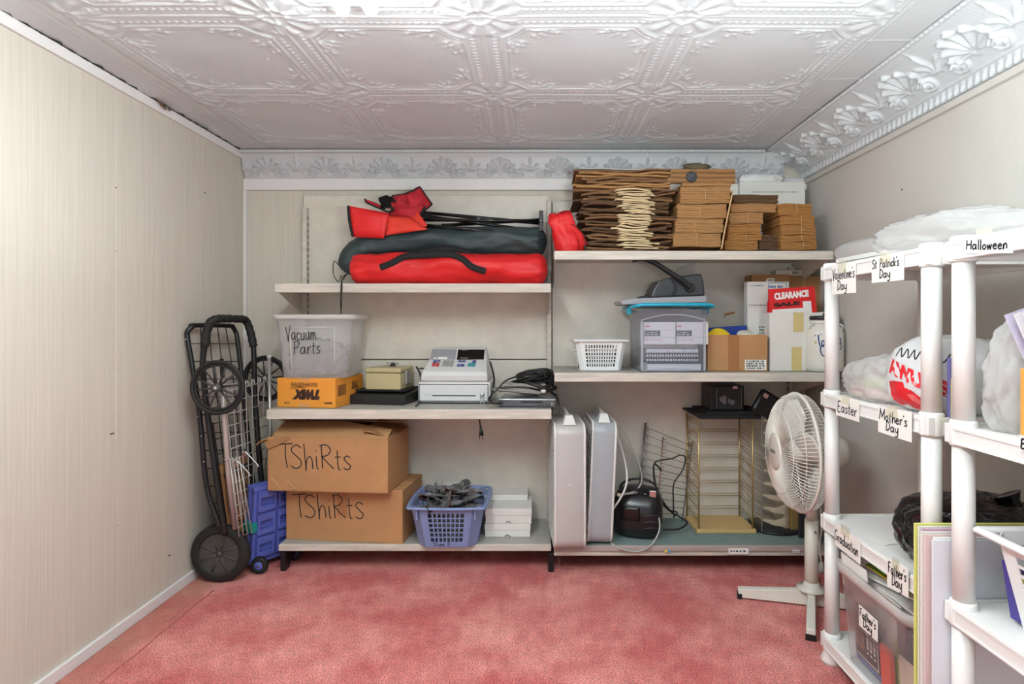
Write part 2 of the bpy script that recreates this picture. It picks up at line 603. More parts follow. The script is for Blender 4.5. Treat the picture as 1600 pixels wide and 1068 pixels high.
mb = MB(); mb.bb(XL - .1, XL, YF, YB + .1, 0, ZC + .1); wl = struct('wall_left', mb, M_LEFT)
mb = MB(); mb.bb(XR, XR + .1, YF, YB + .1, 0, ZC + .1); wr = struct('wall_right', mb, M_RIGHT)
mb = MB(); mb.bb(XL, XR, YB, YB + .1, 0, ZC + .1); wb = struct('wall_back', mb, M_LEFT)
# seam and nail marks of the left panelling, holes of the right wall (parts of those walls)
mb = MB(); mb.bb(XL - .001, XL + .0008, 2.1, 2.102, .7, ZC - .05); obj('panel_seam', mb, mat('seam', (222, 215, 205), .6), wl)
mb = MB()
for (py, pz, w) in [(1.99, 0, 0)]:
    pass
for (px, py, w, h) in [(181, 293, .004, .006), (175, 677, .02, .003), (181, 392, .003, .003), (184, 575, .003, .003), (320, 301, .012, .004), (184, 820, .003, .003), (265, 867, .014, .004)]:
    Y = XL * F / (px - VX)
    z = CZ + (VY - py) / F * Y
    mb.bb(XL - .001, XL + .001, Y - w / 2, Y + w / 2, z - h / 2, z + h / 2)
obj('nail_mark', mb, M_DARK, wl)
mb = MB()
for (px, py, r) in [(1409, 296, .006), (1325, 277, .003), (1282, 364, .003), (1385, 243, .002)]:
    Y = XR * F / (px - VX)
    z = CZ + (VY - py) / F * Y
    mb.lathe([(r, -.0015), (r * .6, .0005)], 10, Matrix.Translation((XR, Y, z)) @ Matrix.Rotation(-PI / 2, 4, 'Y'))
obj('nail_hole', mb, M_DARK, wr)

mb = MB(); mb.bb(XL, XL + .012, YF, YB, 0, .042); struct('baseboard_left', mb, M_TRIM, bevel=.003)
mb = MB(); mb.bb(XR - .012, XR, YF, YB, 0, .042); struct('baseboard_right', mb, M_TRIM, bevel=.003)
mb = MB(); mb.bb(XL, XL + .012, YF, YB, ZC - .04, ZC - .004); struct('trim_1', mb, M_TRIM, bevel=.003)          # board under the ceiling, left
mb = MB(); mb.bb(XL, XR, YB - .02, YB, 1.797, 1.856); struct('trim_2', mb, M_TRIM, bevel=.003)                   # board under the frieze, back
mb = MB(); mb.bb(XL, XL + .014, YB - .022, YB, .0, 1.797); struct('trim_3', mb, M_TRIM, bevel=.003)              # corner strip
mb = MB(); mb.bb(XR - .016, XR, YF, YB, 1.826, 1.850); struct('trim_4', mb, M_RIGHT, bevel=.002)                 # strip under the right cove


# pressed tin ceiling: height field
def sst(a, b, x):
    t = np.clip((x - a) / (b - a), 0, 1)
    return t * t * (3 - 2 * t)


def bumpf(x, c, w):
    return np.exp(-((x - c) / w) ** 2)


def tile_h(u, v):
    u = u - np.floor(u); v = v - np.floor(v)
    a = np.minimum(u, 1 - u); b = np.minimum(v, 1 - v)
    d = np.minimum(a, b); lo = np.maximum(a, b)
    along = np.where(a < b, v, u)
    h = 2.6 * bumpf(d, 0, .010) + 1.2 * bumpf(d, .030, .006)
    h += (1.6 + 1.3 * np.cos(along * 2 * PI * 26)) * bumpf(d, .058, .012) * sst(.12, .16, lo)
    r = np.hypot(a, b)
    th = np.arctan2(b, a)
    D = np.minimum(d - .100, r - .235)
    h += 4.0 * bumpf(D, 0, .012) + 1.8 * bumpf(D, .030, .006)
    h += 1.5 * sst(.0, -.02, D)
    # corner leaves
    pet = .5 + .5 * np.cos(11 * (th - PI / 4))
    h += 3.4 * pet * sst(.06, .10, r) * sst(.215, .165, r)
    h += 3.0 * bumpf(r, .065, .016)
    # leaf sprays running in over the panel
    for (ca, cb, l, w, ang) in [(.265, .135, .05, .018, .15), (.325, .15, .045, .014, .45), (.30, .18, .04, .014, 1.0), (.365, .13, .035, .012, 0), (.265, .20, .03, .012, 1.2), (.385, .165, .022, .012, .6)]:
        for (p, q) in ((a, b), (b, a)):
            dx, dy = p - ca, q - cb
            x2 = dx * math.cos(ang) + dy * math.sin(ang); y2 = -dx * math.sin(ang) + dy * math.cos(ang)
            h += 3.6 * np.exp(-(x2 / l) ** 2 - (y2 / w) ** 2) * (0.75 + .25 * np.cos(x2 * 160))
    return h


def field(xs, ys, fn, name, m):
    nx, ny = len(xs), len(ys)
    X, Y = np.meshgrid(xs, ys)
    co = fn(X, Y).reshape(-1, 3)
    i = np.arange(ny - 1)[:, None] * nx + np.arange(nx - 1)[None, :]
    q = np.stack([i, i + nx, i + nx + 1, i + 1], -1).reshape(-1, 4)
    me = bpy.data.meshes.new(name)
    me.vertices.add(len(co)); me.vertices.foreach_set('co', co.astype(np.float32).ravel())
    me.loops.add(q.size); me.loops.foreach_set('vertex_index', q.astype(np.int32).ravel())
    me.polygons.add(len(q)); me.polygons.foreach_set('loop_start', np.arange(0, q.size, 4, dtype=np.int32))
    me.polygons.foreach_set('loop_total', np.full(len(q), 4, np.int32))
    me.polygons.foreach_set('use_smooth', np.ones(len(q), bool))
    me.materials.append(m)
    me.update(calc_edges=True)
    o = bpy.data.objects.new(name, me); COL.objects.link(o)
    o['kind'] = 'structure'
    return o


TX0, TY0, TS = -.165, 2.255, .587
CVX = 1.156                                  # where the right cove meets the ceiling


def ceil_fn(X, Y):
    u = (X - TX0) / TS; v = (Y - TY0) / (TS * .99)
    inside = (X > TX0 - 2 * TS) & (X < TX0 + 2 * TS) & (Y < 2.84)
    h = np.where(inside, tile_h(u, v), 0)
    # right border: stippled band between two beads
    e = X - (TX0 + 2 * TS)
    right = e > 0
    st = 1.0 * np.cos(X * 2 * PI / .017) * np.cos(Y * 2 * PI / .017)
    h = np.where(right & (Y < 2.84), np.clip(st, 0, 1) * sst(.012, .02, e) * sst(.135, .125, e) + 2 * bumpf(e, 0, .006) + 2 * bumpf(e, .022, .003) + 2.0 * bumpf((Y - TY0) % .29, .145, .003), h)
    e2 = (TX0 - 2 * TS) - X                  # warped left border
    lf = e2 > 0
    wav = np.sin(Y * 9) * 2 + np.sin(Y * 23 + 1) * 1.2
    h = np.where(lf, 1.6 * bumpf(e2, .03, .008) + 1.6 * bumpf(e2, .055, .006) + wav * np.clip(e2 / .1, 0, 1), h)
    h += 1.2 * np.sin(X * 5.1 + Y * 2) + .8 * np.sin(Y * 7.3)      # sagging sheets
    return np.stack([X, Y, ZC - .0014 * h], -1)


field(np.arange(XL, CVX + .004, .0045), np.arange(1.25, YB - .03, .0045), ceil_fn, 'ceiling', M_TIN)
mb = MB(); mb.bb(XL, XR, YF, YB, ZC + .012, ZC + .1); mb.bb(XL, XR, YF, 1.252, ZC - .002, ZC + .012); struct('ceiling', mb, M_TIN)


def motif_h(u, v, P, H):
    """Shells and palmettes over a running scroll; u metres along, v 0 (low) .. 1 (high). Millimetres."""
    k = H / P
    a = ((u / P) % 1.0 - .5) / k            # shell at the middle of a period
    b = ((u / P + .5) % 1.0 - .5) / k       # palmette half-way
    h = np.zeros_like(u)
    y = v - .26
    r = np.hypot(a, y); th = np.arctan2(a, y)
    R = .56 * (1 + .05 * np.cos(12 * th)) * (1 - .10 * np.abs(th) / 1.9)
    inside = sst(0, .06, R - r) * sst(1.9, 1.7, np.abs(th)) * sst(.05, .14, r)
    h += inside * (3.0 + 3.4 * np.cos(12 * th)) + 2.5 * bumpf(r, .06, .05)
    h += inside * 2.5 * bumpf(r, R - .06, .05)
    for ang in (-1.15, -.62, 0, .62, 1.15):
        yy = v - .22
        rr = np.hypot(b, yy); tt = np.arctan2(b, yy)
        bend = ang * (.45 + 1.5 * rr)
        d = rr * np.sin(np.clip(tt - bend, -1.4, 1.4))
        ok = sst(.05, .12, rr) * sst(.62 if ang == 0 else .5, .5 if ang == 0 else .38, rr)
        h += 4.2 * bumpf(d, 0, .038) * ok
    h += 4.0 * np.exp(-((b / .02) ** 2)) * sst(.5, .6, v) * sst(1.0, .85, v) * .6
    for sgn in (-1, 1):
        for (q, cx) in ((a, .40), (b, .36)):
            dx, dy = (q * sgn - cx), v - .20
            rho = np.hypot(dx, dy); ph = np.arctan2(dy, dx) * sgn
            s = np.cos(2 * PI * (rho / .085 - ph / (2 * PI)))
            h += (2.2 + 2.0 * s) * sst(.20, .14, rho)
    return h


def frieze(X, V):
    P, H = .297, .15
    h = motif_h(X + .035, V, P, H)
    h += 2.0 * bumpf(V, .02, .02)
    st = .5 * np.cos(X * 2 * PI / .008) * np.cos(V * 2 * PI / .06)
    h += st * sst(.2, .4, V)
    t = V
    base_y = YB - .012 - .045 * t - .03 * np.clip(t - .8, 0, 1) ** 1.0
    z = 1.856 + (ZC - .012 - 1.856) * t
    return np.stack([X, base_y - .0024 * h, z + .0003 * h], -1)


field(np.arange(XL + .005, CVX + .10, .0032), np.linspace(0, 1, 60), frieze, 'cornice_back', M_TINB)


def cove(Yv, V):
    P, H = .31, .26
    vv = (V - .22) / .74
    h = np.where(V > .2, motif_h(Yv - 2.048 + .155, np.clip(vv, -.2, 1.2), P, H * .74) * 1.25, 0) * sst(.2, .24, V)
    st = .9 * np.cos(Yv * 2 * PI / .0125) * np.cos(V * 2 * PI / .05)
    h += np.clip(st, 0, 1) * sst(.45, .6, V)
    # leaf band at the foot
    lb = bumpf(V, .10, .055)
    h += lb * (11 + 4.5 * np.cos(2 * PI * (Yv / .030 + V * 5)))
    h += 4 * bumpf(V, .205, .012)
    h += (3.2 + 1.3 * np.cos(2 * PI * Yv / .022)) * bumpf(V, .965, .016)
    t = V
    x = XR + (CVX - XR) * t
    z = 1.850 + (ZC - .002 - 1.850) * t
    sag = .018 * np.sin(PI * t)              # a shallow hollow
    n = np.array([-(ZC - 1.850), 0, -(XR - CVX)]); n = n / np.linalg.norm(n)
    d = .0014 * h - sag
    return np.stack([x + n[0] * d, Yv, z + n[2] * d], -1)


def cove_sw(V, Yv):
    return cove(Yv, V)


field(np.linspace(0, 1, 76), np.arange(1.0, YB - .02, .0042), cove_sw, 'cornice_right', M_TIN)
# bead between ceiling and frieze
mb = MB()
n = int((CVX - XL) / .012)
mb.tube([(XL + .006 + i * .012, YB - .082, ZC - .012) for i in range(n)], .008, 8, radii=[.0095 if i % 2 else .0065 for i in range(n)])
struct('trim_6', mb, M_TINB)
# torn flakes and the dark gap along the left ceiling edge
mb = MB()
for i in range(26):
    y = 1.45 + i * .058
    mb.tube([(XL + .006, y, ZC - .002), (XL + .016 + .006 * math.sin(i * 2.3), y + .03, ZC - .004), (XL + .006, y + .062, ZC - .002)], .0026, 5)
struct('trim_7', mb, M_DARK)
mb = MB()
for (px, py, s) in [(253, 160, .022), (246, 108, .012), (262, 158, .010)]:
    p = at(px, py, 2.02 if py > 150 else 1.9)
    Y = XL * F / (px - VX) - .02
    c = Vector((XL + .018, Y, ZC - .012 if py > 150 else ZC - .004))
    poly = [(math.cos(a) * s * rnd.uniform(.5, 1.1), math.sin(a) * s * rnd.uniform(.5, 1.1)) for a in [k * .6 for k in range(10)]]
    mb.prism(poly, -.001, .001, Matrix.Translation(c) @ Matrix.Rotation(1.0, 4, 'Y'))
struct('trim_8', mb, M_SOIL)

# fluorescent fixtures
M_TUBE, nt, b = nodes_of('fluorescent tube')
b.inputs['Base Color'].default_value = (.9, .9, .9, 1)
b.inputs['Emission Color'].default_value = TUBE_COLOUR
b.inputs['Emission Strength'].default_value = TUBE_STRENGTH
M_WMET = mat('white enamel', (232, 232, 230), .35)


def fixture(x, y0, y1, label):
    t = thing('fluorescent_light', label, 'ceiling light', (x, (y0 + y1) / 2, ZC))
    L = (y1 - y0) / 2
    mb = MB(); mb.bb(-.06, .06, -L, L, -.03, -.004); obj('housing', mb, M_WMET, t, bevel=.006)
    for s in (-1, 1):
        mb = MB(); mb.rod((s * .038, -L + .012, -.052), (s * .038, L - .012, -.052), .0185, 16); obj('tube', mb, M_TUBE, t)
        for e in (-1, 1):
            mb = MB(); mb.bb(s * .038 - .012, s * .038 + .012, e * (L - .006) - .006, e * (L - .006) + .006, -.066, -.028)
            obj('lamp_holder', mb, M_WMET, t, bevel=.002)


fixture(-.472, .42, 1.555, 'white two tube fluorescent ceiling light over the middle of the room')

# ================================================================ shared materials
M_STEEL = mat('cream painted steel', (214, 207, 194), .42, var=.10, vscale=9, bump=.05, bscale=300)
M_STEELF = mat('scuffed shelf edge', (206, 198, 186), .5, var=.22, vscale=14, stretch=(.4, 4, 4))
M_DECK = mat('grey shelf top', (172, 168, 160), .6, var=.10, vscale=12)
M_TEAL = mat('grey green felt', (124, 142, 138), .9, var=.12, vscale=20)
M_RAIL = mat('pinkish price rail', (176, 160, 154), .5, var=.2, vscale=14, stretch=(.4, 4, 4))
M_BLK = mat('black', (24, 24, 25), .45)
M_BLKM = mat('matt black', (22, 22, 23), .75)
M_BLKG = mat('glossy black', (14, 14, 15), .18)
M_BLKS = mat('black steel', (30, 30, 32), .35, metal=.3)
M_CHROME = mat('chrome', (200, 200, 200), .22, metal=1)
M_WIRE = mat('zinc wire', (196, 196, 192), .35, metal=.45)
M_CARD = mat('cardboard', (180, 135, 94), .85, var=.10, vscale=7, bump=.06, bscale=90, spec=.2)
M_CARDD = mat('worn cardboard', (166, 122, 84), .85, var=.14, vscale=7, bump=.06, bscale=90, spec=.2)
M_CARDE = mat('cardboard edge', (208, 170, 124), .9)
M_TAPE = mat('brown tape', (160, 108, 66), .3)
M_INK = mat('black marker', (22, 20, 24), .6)
M_INKB = mat('blue marker', (40, 62, 120), .6)
M_WHITE = mat('white plastic', (232, 232, 231), .38)
M_PAPER = mat('white paper', (234, 231, 224), .75)
M_WCARD = mat('white board', (226, 223, 216), .8, var=.04)
M_RED = mat('red nylon', (214, 34, 36), .5, var=.12, vscale=10, spec=.4, bump=.8, bscale=9, bdist=.05, bdet=1.2, stretch=(.45,1,1.5))
M_REDD = mat('red canvas', (178, 26, 40), .75, var=.12, vscale=14, bump=.5, bscale=12, bdist=.03, bdet=1)
M_REDO = mat('orange red canvas', (226, 58, 40), .7, var=.1, vscale=14, bump=.5, bscale=12, bdist=.03, bdet=1)
M_GREEN = mat('dark green nylon', (48, 62, 64), .55, var=.15, vscale=10, bump=.8, bscale=9, bdist=.05, bdet=1.2, stretch=(.45,1,1.5))
M_NAVY = mat('navy nylon', (26, 32, 58), .6)
M_WEB = mat('black webbing', (26, 26, 27), .85)

# ================================================================ steel gondola shelving
YPAN = 3.0


def shelf(parent, x0, x1, yf, z, lip, top, edge, brackets=True, flat=False):
    mb = MB(); mb.bb(x0, x1, yf, YPAN - .002, z - .012, z)
    s = obj('shelf', mb, top, parent, bevel=.002)
    mb = MB(); mb.bb(x0, x1, yf - .014, yf, z - lip, z + .0015)
    obj('front_edge', mb, edge, s, bevel=.003)
    if brackets:
        for x in (x0 + .006, x1 - .006):
            mb = MB()
            poly = [(yf + .01, z - .012), (yf + .01, z - .036), (YPAN - .03, z - .135), (YPAN - .004, z - .135), (YPAN - .004, z - .012)]
            mb.prism([(p[0], p[1]) for p in poly], -.0015, .0015, Matrix(((0, 0, 1, x), (1, 0, 0, 0), (0, 1, 0, 0), (0, 0, 0, 1))))
            obj('bracket', mb, M_STEELF, s)
    return s


def upright(parent, x, z1):
    mb = MB(); mb.bb(x - .011, x + .011, YPAN - .034, YPAN + .02, .012, z1)
    u = obj('upright', mb, M_STEELF, parent, bevel=.002)
    mb = MB()
    z = .2
    while z < z1 - .03:
        for yy in (YPAN - .024, YPAN - .010):
            mb.bb(x - .0116, x + .0116, yy - .002, yy + .002, z, z + .016)
        z += .032
    obj('slots', mb, M_DARK, u)


def foot(parent, x, yf):
    mb = MB()
    poly = [(yf, 0), (yf, .085), (yf + .06, .098), (YPAN + .01, .098), (YPAN + .01, 0), (YPAN - .06, 0), (YPAN - .08, .03), (yf + .06, .03), (yf + .045, 0)]
    mb.prism(poly, -.012, .012, Matrix(((0, 0, 1, x), (1, 0, 0, 0), (0, 1, 0, 0), (0, 0, 0, 1))))
    obj('base_leg', mb, M_BLKS, parent, bevel=.002)


GX0, GXM, GX1 = -1.188, .066, 1.296
gl = thing('shelving_unit', 'cream steel shelving section with folding chair bags on its top shelf', 'shelving', ((GX0 + GXM) / 2, 2.8, 0), group='steel shelving sections along the back wall')
gl.location = (0, 0, 0)
mb = MB(); mb.bb(GX0, GXM - .004, YPAN, YPAN + .012, .934, 1.765); mb.bb(GX0, GXM - .004, YPAN, YPAN + .012, .11, .928); obj('back_panel', mb, M_STEEL, gl, bevel=.0015)
upright(gl, GX0 + .016, 1.70); upright(gl, GXM - .004, 1.74)
LS1, LS2, LS3 = 1.295, .735, .122
shelf(gl, GX0 - .002, GXM - .002, 2.684, LS1, .040, M_STEEL, M_STEELF)
shelf(gl, GX0 - .002, GXM - .002, 2.602, LS2, .041, M_DECK, M_STEELF)
shelf(gl, GX0 + .028, GXM - .002, 2.655, LS3, .028, M_DECK, M_STEELF, brackets=False)
foot(gl, GX0 + .045, 2.65); foot(gl, GXM - .004, 2.64)

gr = thing('shelving_unit', 'cream steel shelving section stacked with brown paper bags on top', 'shelving', (0, 0, 0), group='steel shelving sections along the back wall')
mb = MB(); mb.bb(GXM + .012, GX1, YPAN, YPAN + .012, .11, 1.735); obj('back_panel', mb, M_STEEL, gr, bevel=.0015)
upright(gr, GX1 - .012, 1.40)
RS1, RS2, RS3 = 1.433, .898, .125
shelf(gr, GXM + .010, GX1 + .008, 2.604, RS1, .038, M_STEEL, M_STEELF)
shelf(gr, GXM + .010, GX1, 2.574, RS2, .037, M_DECK, M_STEELF)
s3 = shelf(gr, GXM + .010, GX1, 2.632, RS3, .024, M_TEAL, M_RAIL, brackets=False)
mb = MB(); mb.bb(GXM + .010, GX1, 2.626, 2.640, RS3 - .046, RS3 - .0245); obj('lower_edge', mb, M_STEELF, s3, bevel=.003)
foot(gr, GX1 - .02, 2.66)
# stickers on the rail
for (px, w, h, m) in [(1154, .088, .024, M_PAPER), (1244, .03, .012, M_PAPER)]:
    mb = MB(); p = at(px, 861, 2.6155)
    mb.bb(p.x - w / 2, p.x + w / 2, p.y - .0012, p.y + .003, p.z - h / 2, p.z + h / 2)
    st = obj('price_label', mb, m, s3)
    scribble(st, p.x - w * .42, p.x + w * .42, p.z - .002, p.y - .0016, M_INK, h=.007 if w > .05 else .004, seed=5)
p = at(1043, 861, 2.6155)
mb = MB(); mb.bb(p.x - .012, p.x, p.y - .0012, p.y + .003, p.z - .005, p.z + .005); obj('price_label', mb, mat('yellow sticker', (222, 200, 60), .6), s3)
mb = MB(); mb.bb(p.x + .0003, p.x + .012, p.y - .0012, p.y + .003, p.z - .005, p.z + .005); obj('price_label', mb, mat('blue sticker', (70, 150, 190), .6), s3)


# ================================================================ soft things
def crease(p, s, seed):
    a = noise.noise(Vector((p[0] * s + seed, p[1] * s, p[2] * s)))
    b = noise.noise(Vector((p[0] * s * 2.3, p[1] * s * 2.3 + seed, p[2] * s * 2.3)))
    return (1 - abs(a) * 2.2) * .65 + (1 - abs(b) * 2.2) * .35


def soft_roll(path, rad, amp, seed, n=36, flat=1.0, zmin=None, sub=6, s=14.0, gather=True):
    """A stuffed bag along a path: rounded ends, drawn folds."""
    P = cat_rom(path, sub * 3)
    k = len(P)
    mb = MB()
    rows = []
    amp *= 1.7
    tot = sum((P[i + 1] - P[i]).length for i in range(k - 1))
    acc = 0
    for i in range(k):
        if i:
            acc += (P[i] - P[i - 1]).length
        t = (P[min(i + 1, k - 1)] - P[max(i - 1, 0)]).normalized()
        e = min(acc, tot - acc) / .06
        rr = rad * (math.sqrt(max(0, 1 - (1 - min(1, e)) ** 2)) * .75 + .25 * min(1, e * 3) if e < 1 else 1)
        side = Vector((-t.y, t.x, 0)).normalized() if abs(t.z) < .9 else Vector((0, 1, 0))
        up = side.cross(t) * -1
        up = t.cross(side) * -1 if up.z < 0 else up
        rr *= 1 + .07 * noise.noise(Vector((P[i].x * 7 + seed, seed, 0)))
        row = []
        for j in range(n + 1):
            a = 2 * PI * (j % n) / n
            d = side * math.cos(a) + up * math.sin(a) * flat
            q = P[i] + d * rr
            c = crease((q.x * .55, q.y, q.z), s, seed)
            g = .0
            if gather and e < 1.4:
                g = math.sin(a * 9 + seed) * .004 * max(0, 1.4 - e)
            q = q + d * (amp * c + g)
            if zmin is not None and q.z < zmin:
                q.z = zmin
            row.append(q)
        rows.append(row)
    mb.sheet(rows)
    for r, f in ((rows[0], False), (rows[-1], True)):
        c = sum((Vector(p) for p in r[:-1]), Vector()) / n
        vs = [c] + [Vector(p) for p in r[:-1]]
        fs = [(0, 1 + j, 1 + (j + 1) % n) if f else (0, 1 + (j + 1) % n, 1 + j) for j in range(n)]
        mb.add(vs, fs, True)
    return mb


def strap(pts, w, nrm, th=.002, name='strap', m=None, parent=None):
    P = cat_rom(pts, 8)
    rows = []
    for i, p in enumerate(P):
        t = (P[min(i + 1, len(P) - 1)] - P[max(i - 1, 0)]).normalized()
        s = t.cross(Vector(nrm)).normalized() * (w / 2)
        rows.append([p - s, p + s])
    mb = MB(); mb.sheet(rows)
    return obj(name, mb, m or M_WEB, parent, solid=th)


# red folding chair bag lying along the front
zt = LS1 + .002
t = thing('folding_chair_bag', 'bright red nylon folding chair bag with black carry straps lying along the shelf front', 'bag', (0, 0, 0))
bag = soft_roll([(.05, 2.765, zt + .068), (-.2, 2.762, zt + .072), (-.5, 2.762, zt + .074), (-.75, 2.765, zt + .072), (-.875, 2.77, zt + .066)], .069, .006, 3.1, zmin=zt, s=11)
obj('bag_body', bag, M_RED, t)
f = proj_fn(bag, (0, 2.765, zt + .07), (1, 0, 0), (0, 0, 1), (0, -1, 0), .003)


def onbag(px, py, fn=f, Y=2.69, lift=None):
    p = at(px, py, Y)
    q = fn(p.x, p.z - (zt + .07))
    return q if q else p


strap([onbag(594, 418), onbag(612, 411), onbag(632, 402) + Vector((0, -.012, .004)), at(665, 398, 2.69), at(700, 397, 2.70), at(722, 404, 2.69), onbag(738, 417) + Vector((0, -.006, 0)), onbag(759, 424)], .030, (0, -1, .1), m=M_WEB, parent=t)
mb = MB(); q = onbag(538, 420)
mb.tube(cat_rom([(-.886, 2.75, zt + .05), (-.89, 2.70, zt + .02), (-.885, 2.664, zt + .004), (-.887, 2.658, zt - .08), (-.884, 2.66, zt - .14)], 6), .0022, 6)
mb.tube(cat_rom([(-.886, 2.75, zt + .05), (-.888, 2.695, zt + .03), (-.882, 2.663, zt + .004), (-.880, 2.656, zt - .07), (-.886, 2.66, zt - .13)], 6), .0022, 6)
obj('drawstring', mb, M_BLKM, t)

t = thing('folding_chair_bag', 'navy blue nylon folding chair bag wedged behind the red bag', 'bag', (0, 0, 0))
obj('bag_body', soft_roll([(.052, 2.915, zt + .066), (-.3, 2.915, zt + .068), (-.84, 2.915, zt + .066)], .066, .004, 8.2, zmin=zt), M_NAVY, t)

t = thing('folding_chair_bag', 'dark green nylon folding chair bag lying on top of the red bag', 'bag', (0, 0, 0))
gbag = soft_roll([(.048, 2.838, zt + .208), (-.2, 2.838, zt + .212), (-.5, 2.838, zt + .214), (-.74, 2.84, zt + .208), (-.85, 2.85, zt + .16), (-.92, 2.85, zt + .06)], .064, .006, 12.7, s=11)
obj('bag_body', gbag, M_GREEN, t)
strap([at(655, 396, 2.745), at(690, 388, 2.755), at(720, 391, 2.76), at(745, 402, 2.74)], .03, (0, -1, .3), m=M_WEB, parent=t)
mb = MB()
mb.tube(cat_rom([at(530, 415, 2.85), at(522, 408, 2.83), at(521, 428, 2.8), at(529, 440, 2.78), at(533, 430, 2.8)], 6), .0022, 6)
obj('drawstring', mb, M_BLKM, t)

# folded red and black chair on top of the bags
zc = zt + .28
t = thing('folding_chair', 'folded red canvas camping chair with black tube frame on the green bag', 'folding chair', (0, 0, 0))
Yc = 2.84
tubes = [((652, 331), (848, 349), 2.85), ((650, 343), (849, 345), 2.80), ((652, 351), (800, 364), 2.79), ((655, 336), (846, 362), 2.87), ((660, 356), (848, 360), 2.82), ((658, 340), (760, 330), 2.89), ((690, 352), (848, 343), 2.90)]
for (a, b, Y) in tubes[:3] + tubes[3:5] + tubes[6:]:
    mb = MB(); mb.rod(at(*a, Y), at(*b, Y), .0085, 10); obj('frame_tube', mb, M_BLKG, t)
mb = MB()
p = at(846, 350, 2.86)
mb.bb(p.x - .012, p.x + .008, 2.77, 2.92, p.z - .045, p.z + .05); obj('foot_bracket', mb, M_BLK, t, bevel=.003)
mb = MB()
for (px, py, Y) in [(655, 333, 2.84), (653, 343, 2.79), (748, 342, 2.79), (845, 345, 2.762), (845, 360, 2.762), (750, 354, 2.78)]:
    p = at(px, py, Y); mb.ball((p.x, p.y - .0085, p.z), .0035, 8, 6)
obj('rivet', mb, M_CHROME, t)


def flap(poly, m, parent, bulge=.02, n=9, seed=0, edge=True):
    """Cloth patch from four corners, billowing a little, with black piping along three sides."""
    A, B, C, D = [Vector(p) for p in poly]
    rows = []
    nr = (B - A).cross(D - A).normalized()
    if nr.y > 0:
        nr = -nr
    for i in range(n):
        u = i / (n - 1); row = []
        for j in range(n):
            v = j / (n - 1)
            p = A * (1 - u) * (1 - v) + B * u * (1 - v) + C * u * v + D * (1 - u) * v
            w = math.sin(PI * u) * math.sin(PI * v) * bulge + noise.noise(Vector((u * 3 + seed, v * 3, seed))) * bulge * .5
            row.append(p + nr * w)
        rows.append(row)
    mb = MB(); mb.sheet(rows)
    fo = obj('fabric', mb, m, parent, solid=.0025)
    if edge:
        mb = MB()
        mb.tube([r[0] for r in rows], .0045, 6); mb.tube(rows[-1], .0045, 6); mb.tube([r[-1] for r in rows], .0045, 6)
        obj('piping', mb, M_WEB, fo)
    return fo


flap([at(543, 321, 2.75), at(550, 370, 2.76), at(600, 372, 2.74), at(608, 333, 2.74)], M_RED, t, .012, seed=1, edge=False)
strap([at(544, 321, 2.744), at(546, 345, 2.746), at(551, 369, 2.752)], .012, (0, -1, 0), name='piping', parent=t)
flap([at(603, 338, 2.76), at(600, 368, 2.75), at(668, 358, 2.74), at(640, 338, 2.78)], M_REDO, t, .016, seed=2, edge=False)
flap([at(620, 312, 2.80), at(606, 338, 2.82), at(650, 346, 2.79), at(664, 322, 2.80)], M_REDD, t, .03, seed=3)
flap([at(634, 303, 2.80), at(656, 292, 2.83), at(675, 319, 2.84), at(640, 348, 2.79)], M_REDD, t, .022, seed=4)
flap([at(598, 324, 2.82), at(614, 306, 2.84), at(640, 301, 2.82), at(634, 330, 2.80)], M_REDD, t, .02, seed=5)
flap([at(570, 311, 2.83), at(572, 316, 2.82), at(598, 328, 2.82), at(600, 322, 2.84)], M_REDD, t, .008, seed=6)
flap([at(640, 346, 2.78), at(652, 330, 2.79), at(668, 352, 2.77), at(655, 358, 2.75)], M_REDO, t, .01, seed=7, edge=False)
mb = MB()
M_MESH = clear('black net', (40, 38, 38), .75, .5, .2)
rows = [[at(593 + i * 4 + 2 * math.sin(j), 322 - j * 3.5 + abs(i - 3) * 1.5, 2.80 + .01 * math.sin(i * 1.3 + j)) for i in range(7)] for j in range(6)]
mb.sheet(rows); obj('net_pocket', mb, M_MESH, t, solid=.002)
mb = MB(); mb.torus(.022, .006, 20, 8, Matrix.Translation(at(607, 327, 2.775)) @ Matrix.Rotation(1.3, 4, 'X') @ Matrix.Scale(.55, 4, (0, 1, 0)))
obj('cup_ring', mb, M_WEB, t)

# small red pouch at the left end of the paper bag shelf
def blob(c, size, seed, amp=.12, s=3.0, detail=4, flatz=None, warp=None, sharp=1.0):
    bm = bmesh.new()
    bmesh.ops.create_icosphere(bm, subdivisions=detail, radius=1)
    mb = MB()
    vs = []
    for v in bm.verts:
        p = v.co.normalized()
        q = Vector((math.copysign(abs(p.x) ** .75, p.x), math.copysign(abs(p.y) ** .75, p.y), math.copysign(abs(p.z) ** .75, p.z)))
        a = noise.noise(q * s + Vector((seed, seed * .7, 0)))
        b = noise.noise(q * s * 2.4 + Vector((0, seed, seed * 1.3)))
        c2 = noise.noise(q * s * 4.2 + Vector((seed * 2, 0, seed)))
        k = 1 + amp * ((.5 - abs(a)) * 1.4 * sharp + (.4 - abs(b)) * .8 + (.3 - abs(c2)) * .35)
        w = Vector((q.x * size[0] / 2 * k, q.y * size[1] / 2 * k, q.z * size[2] / 2 * k))
        if warp:
            w = warp(w)
        w += Vector(c)
        if flatz is not None and w.z < flatz:
            w.z = flatz + .0005
        vs.append(w)
    idx = {v: i for i, v in enumerate(bm.verts)}
    fs = [tuple(idx[v] for v in f.verts) for f in bm.faces]
    bm.free()
    mb.add(vs, fs, True)
    return mb


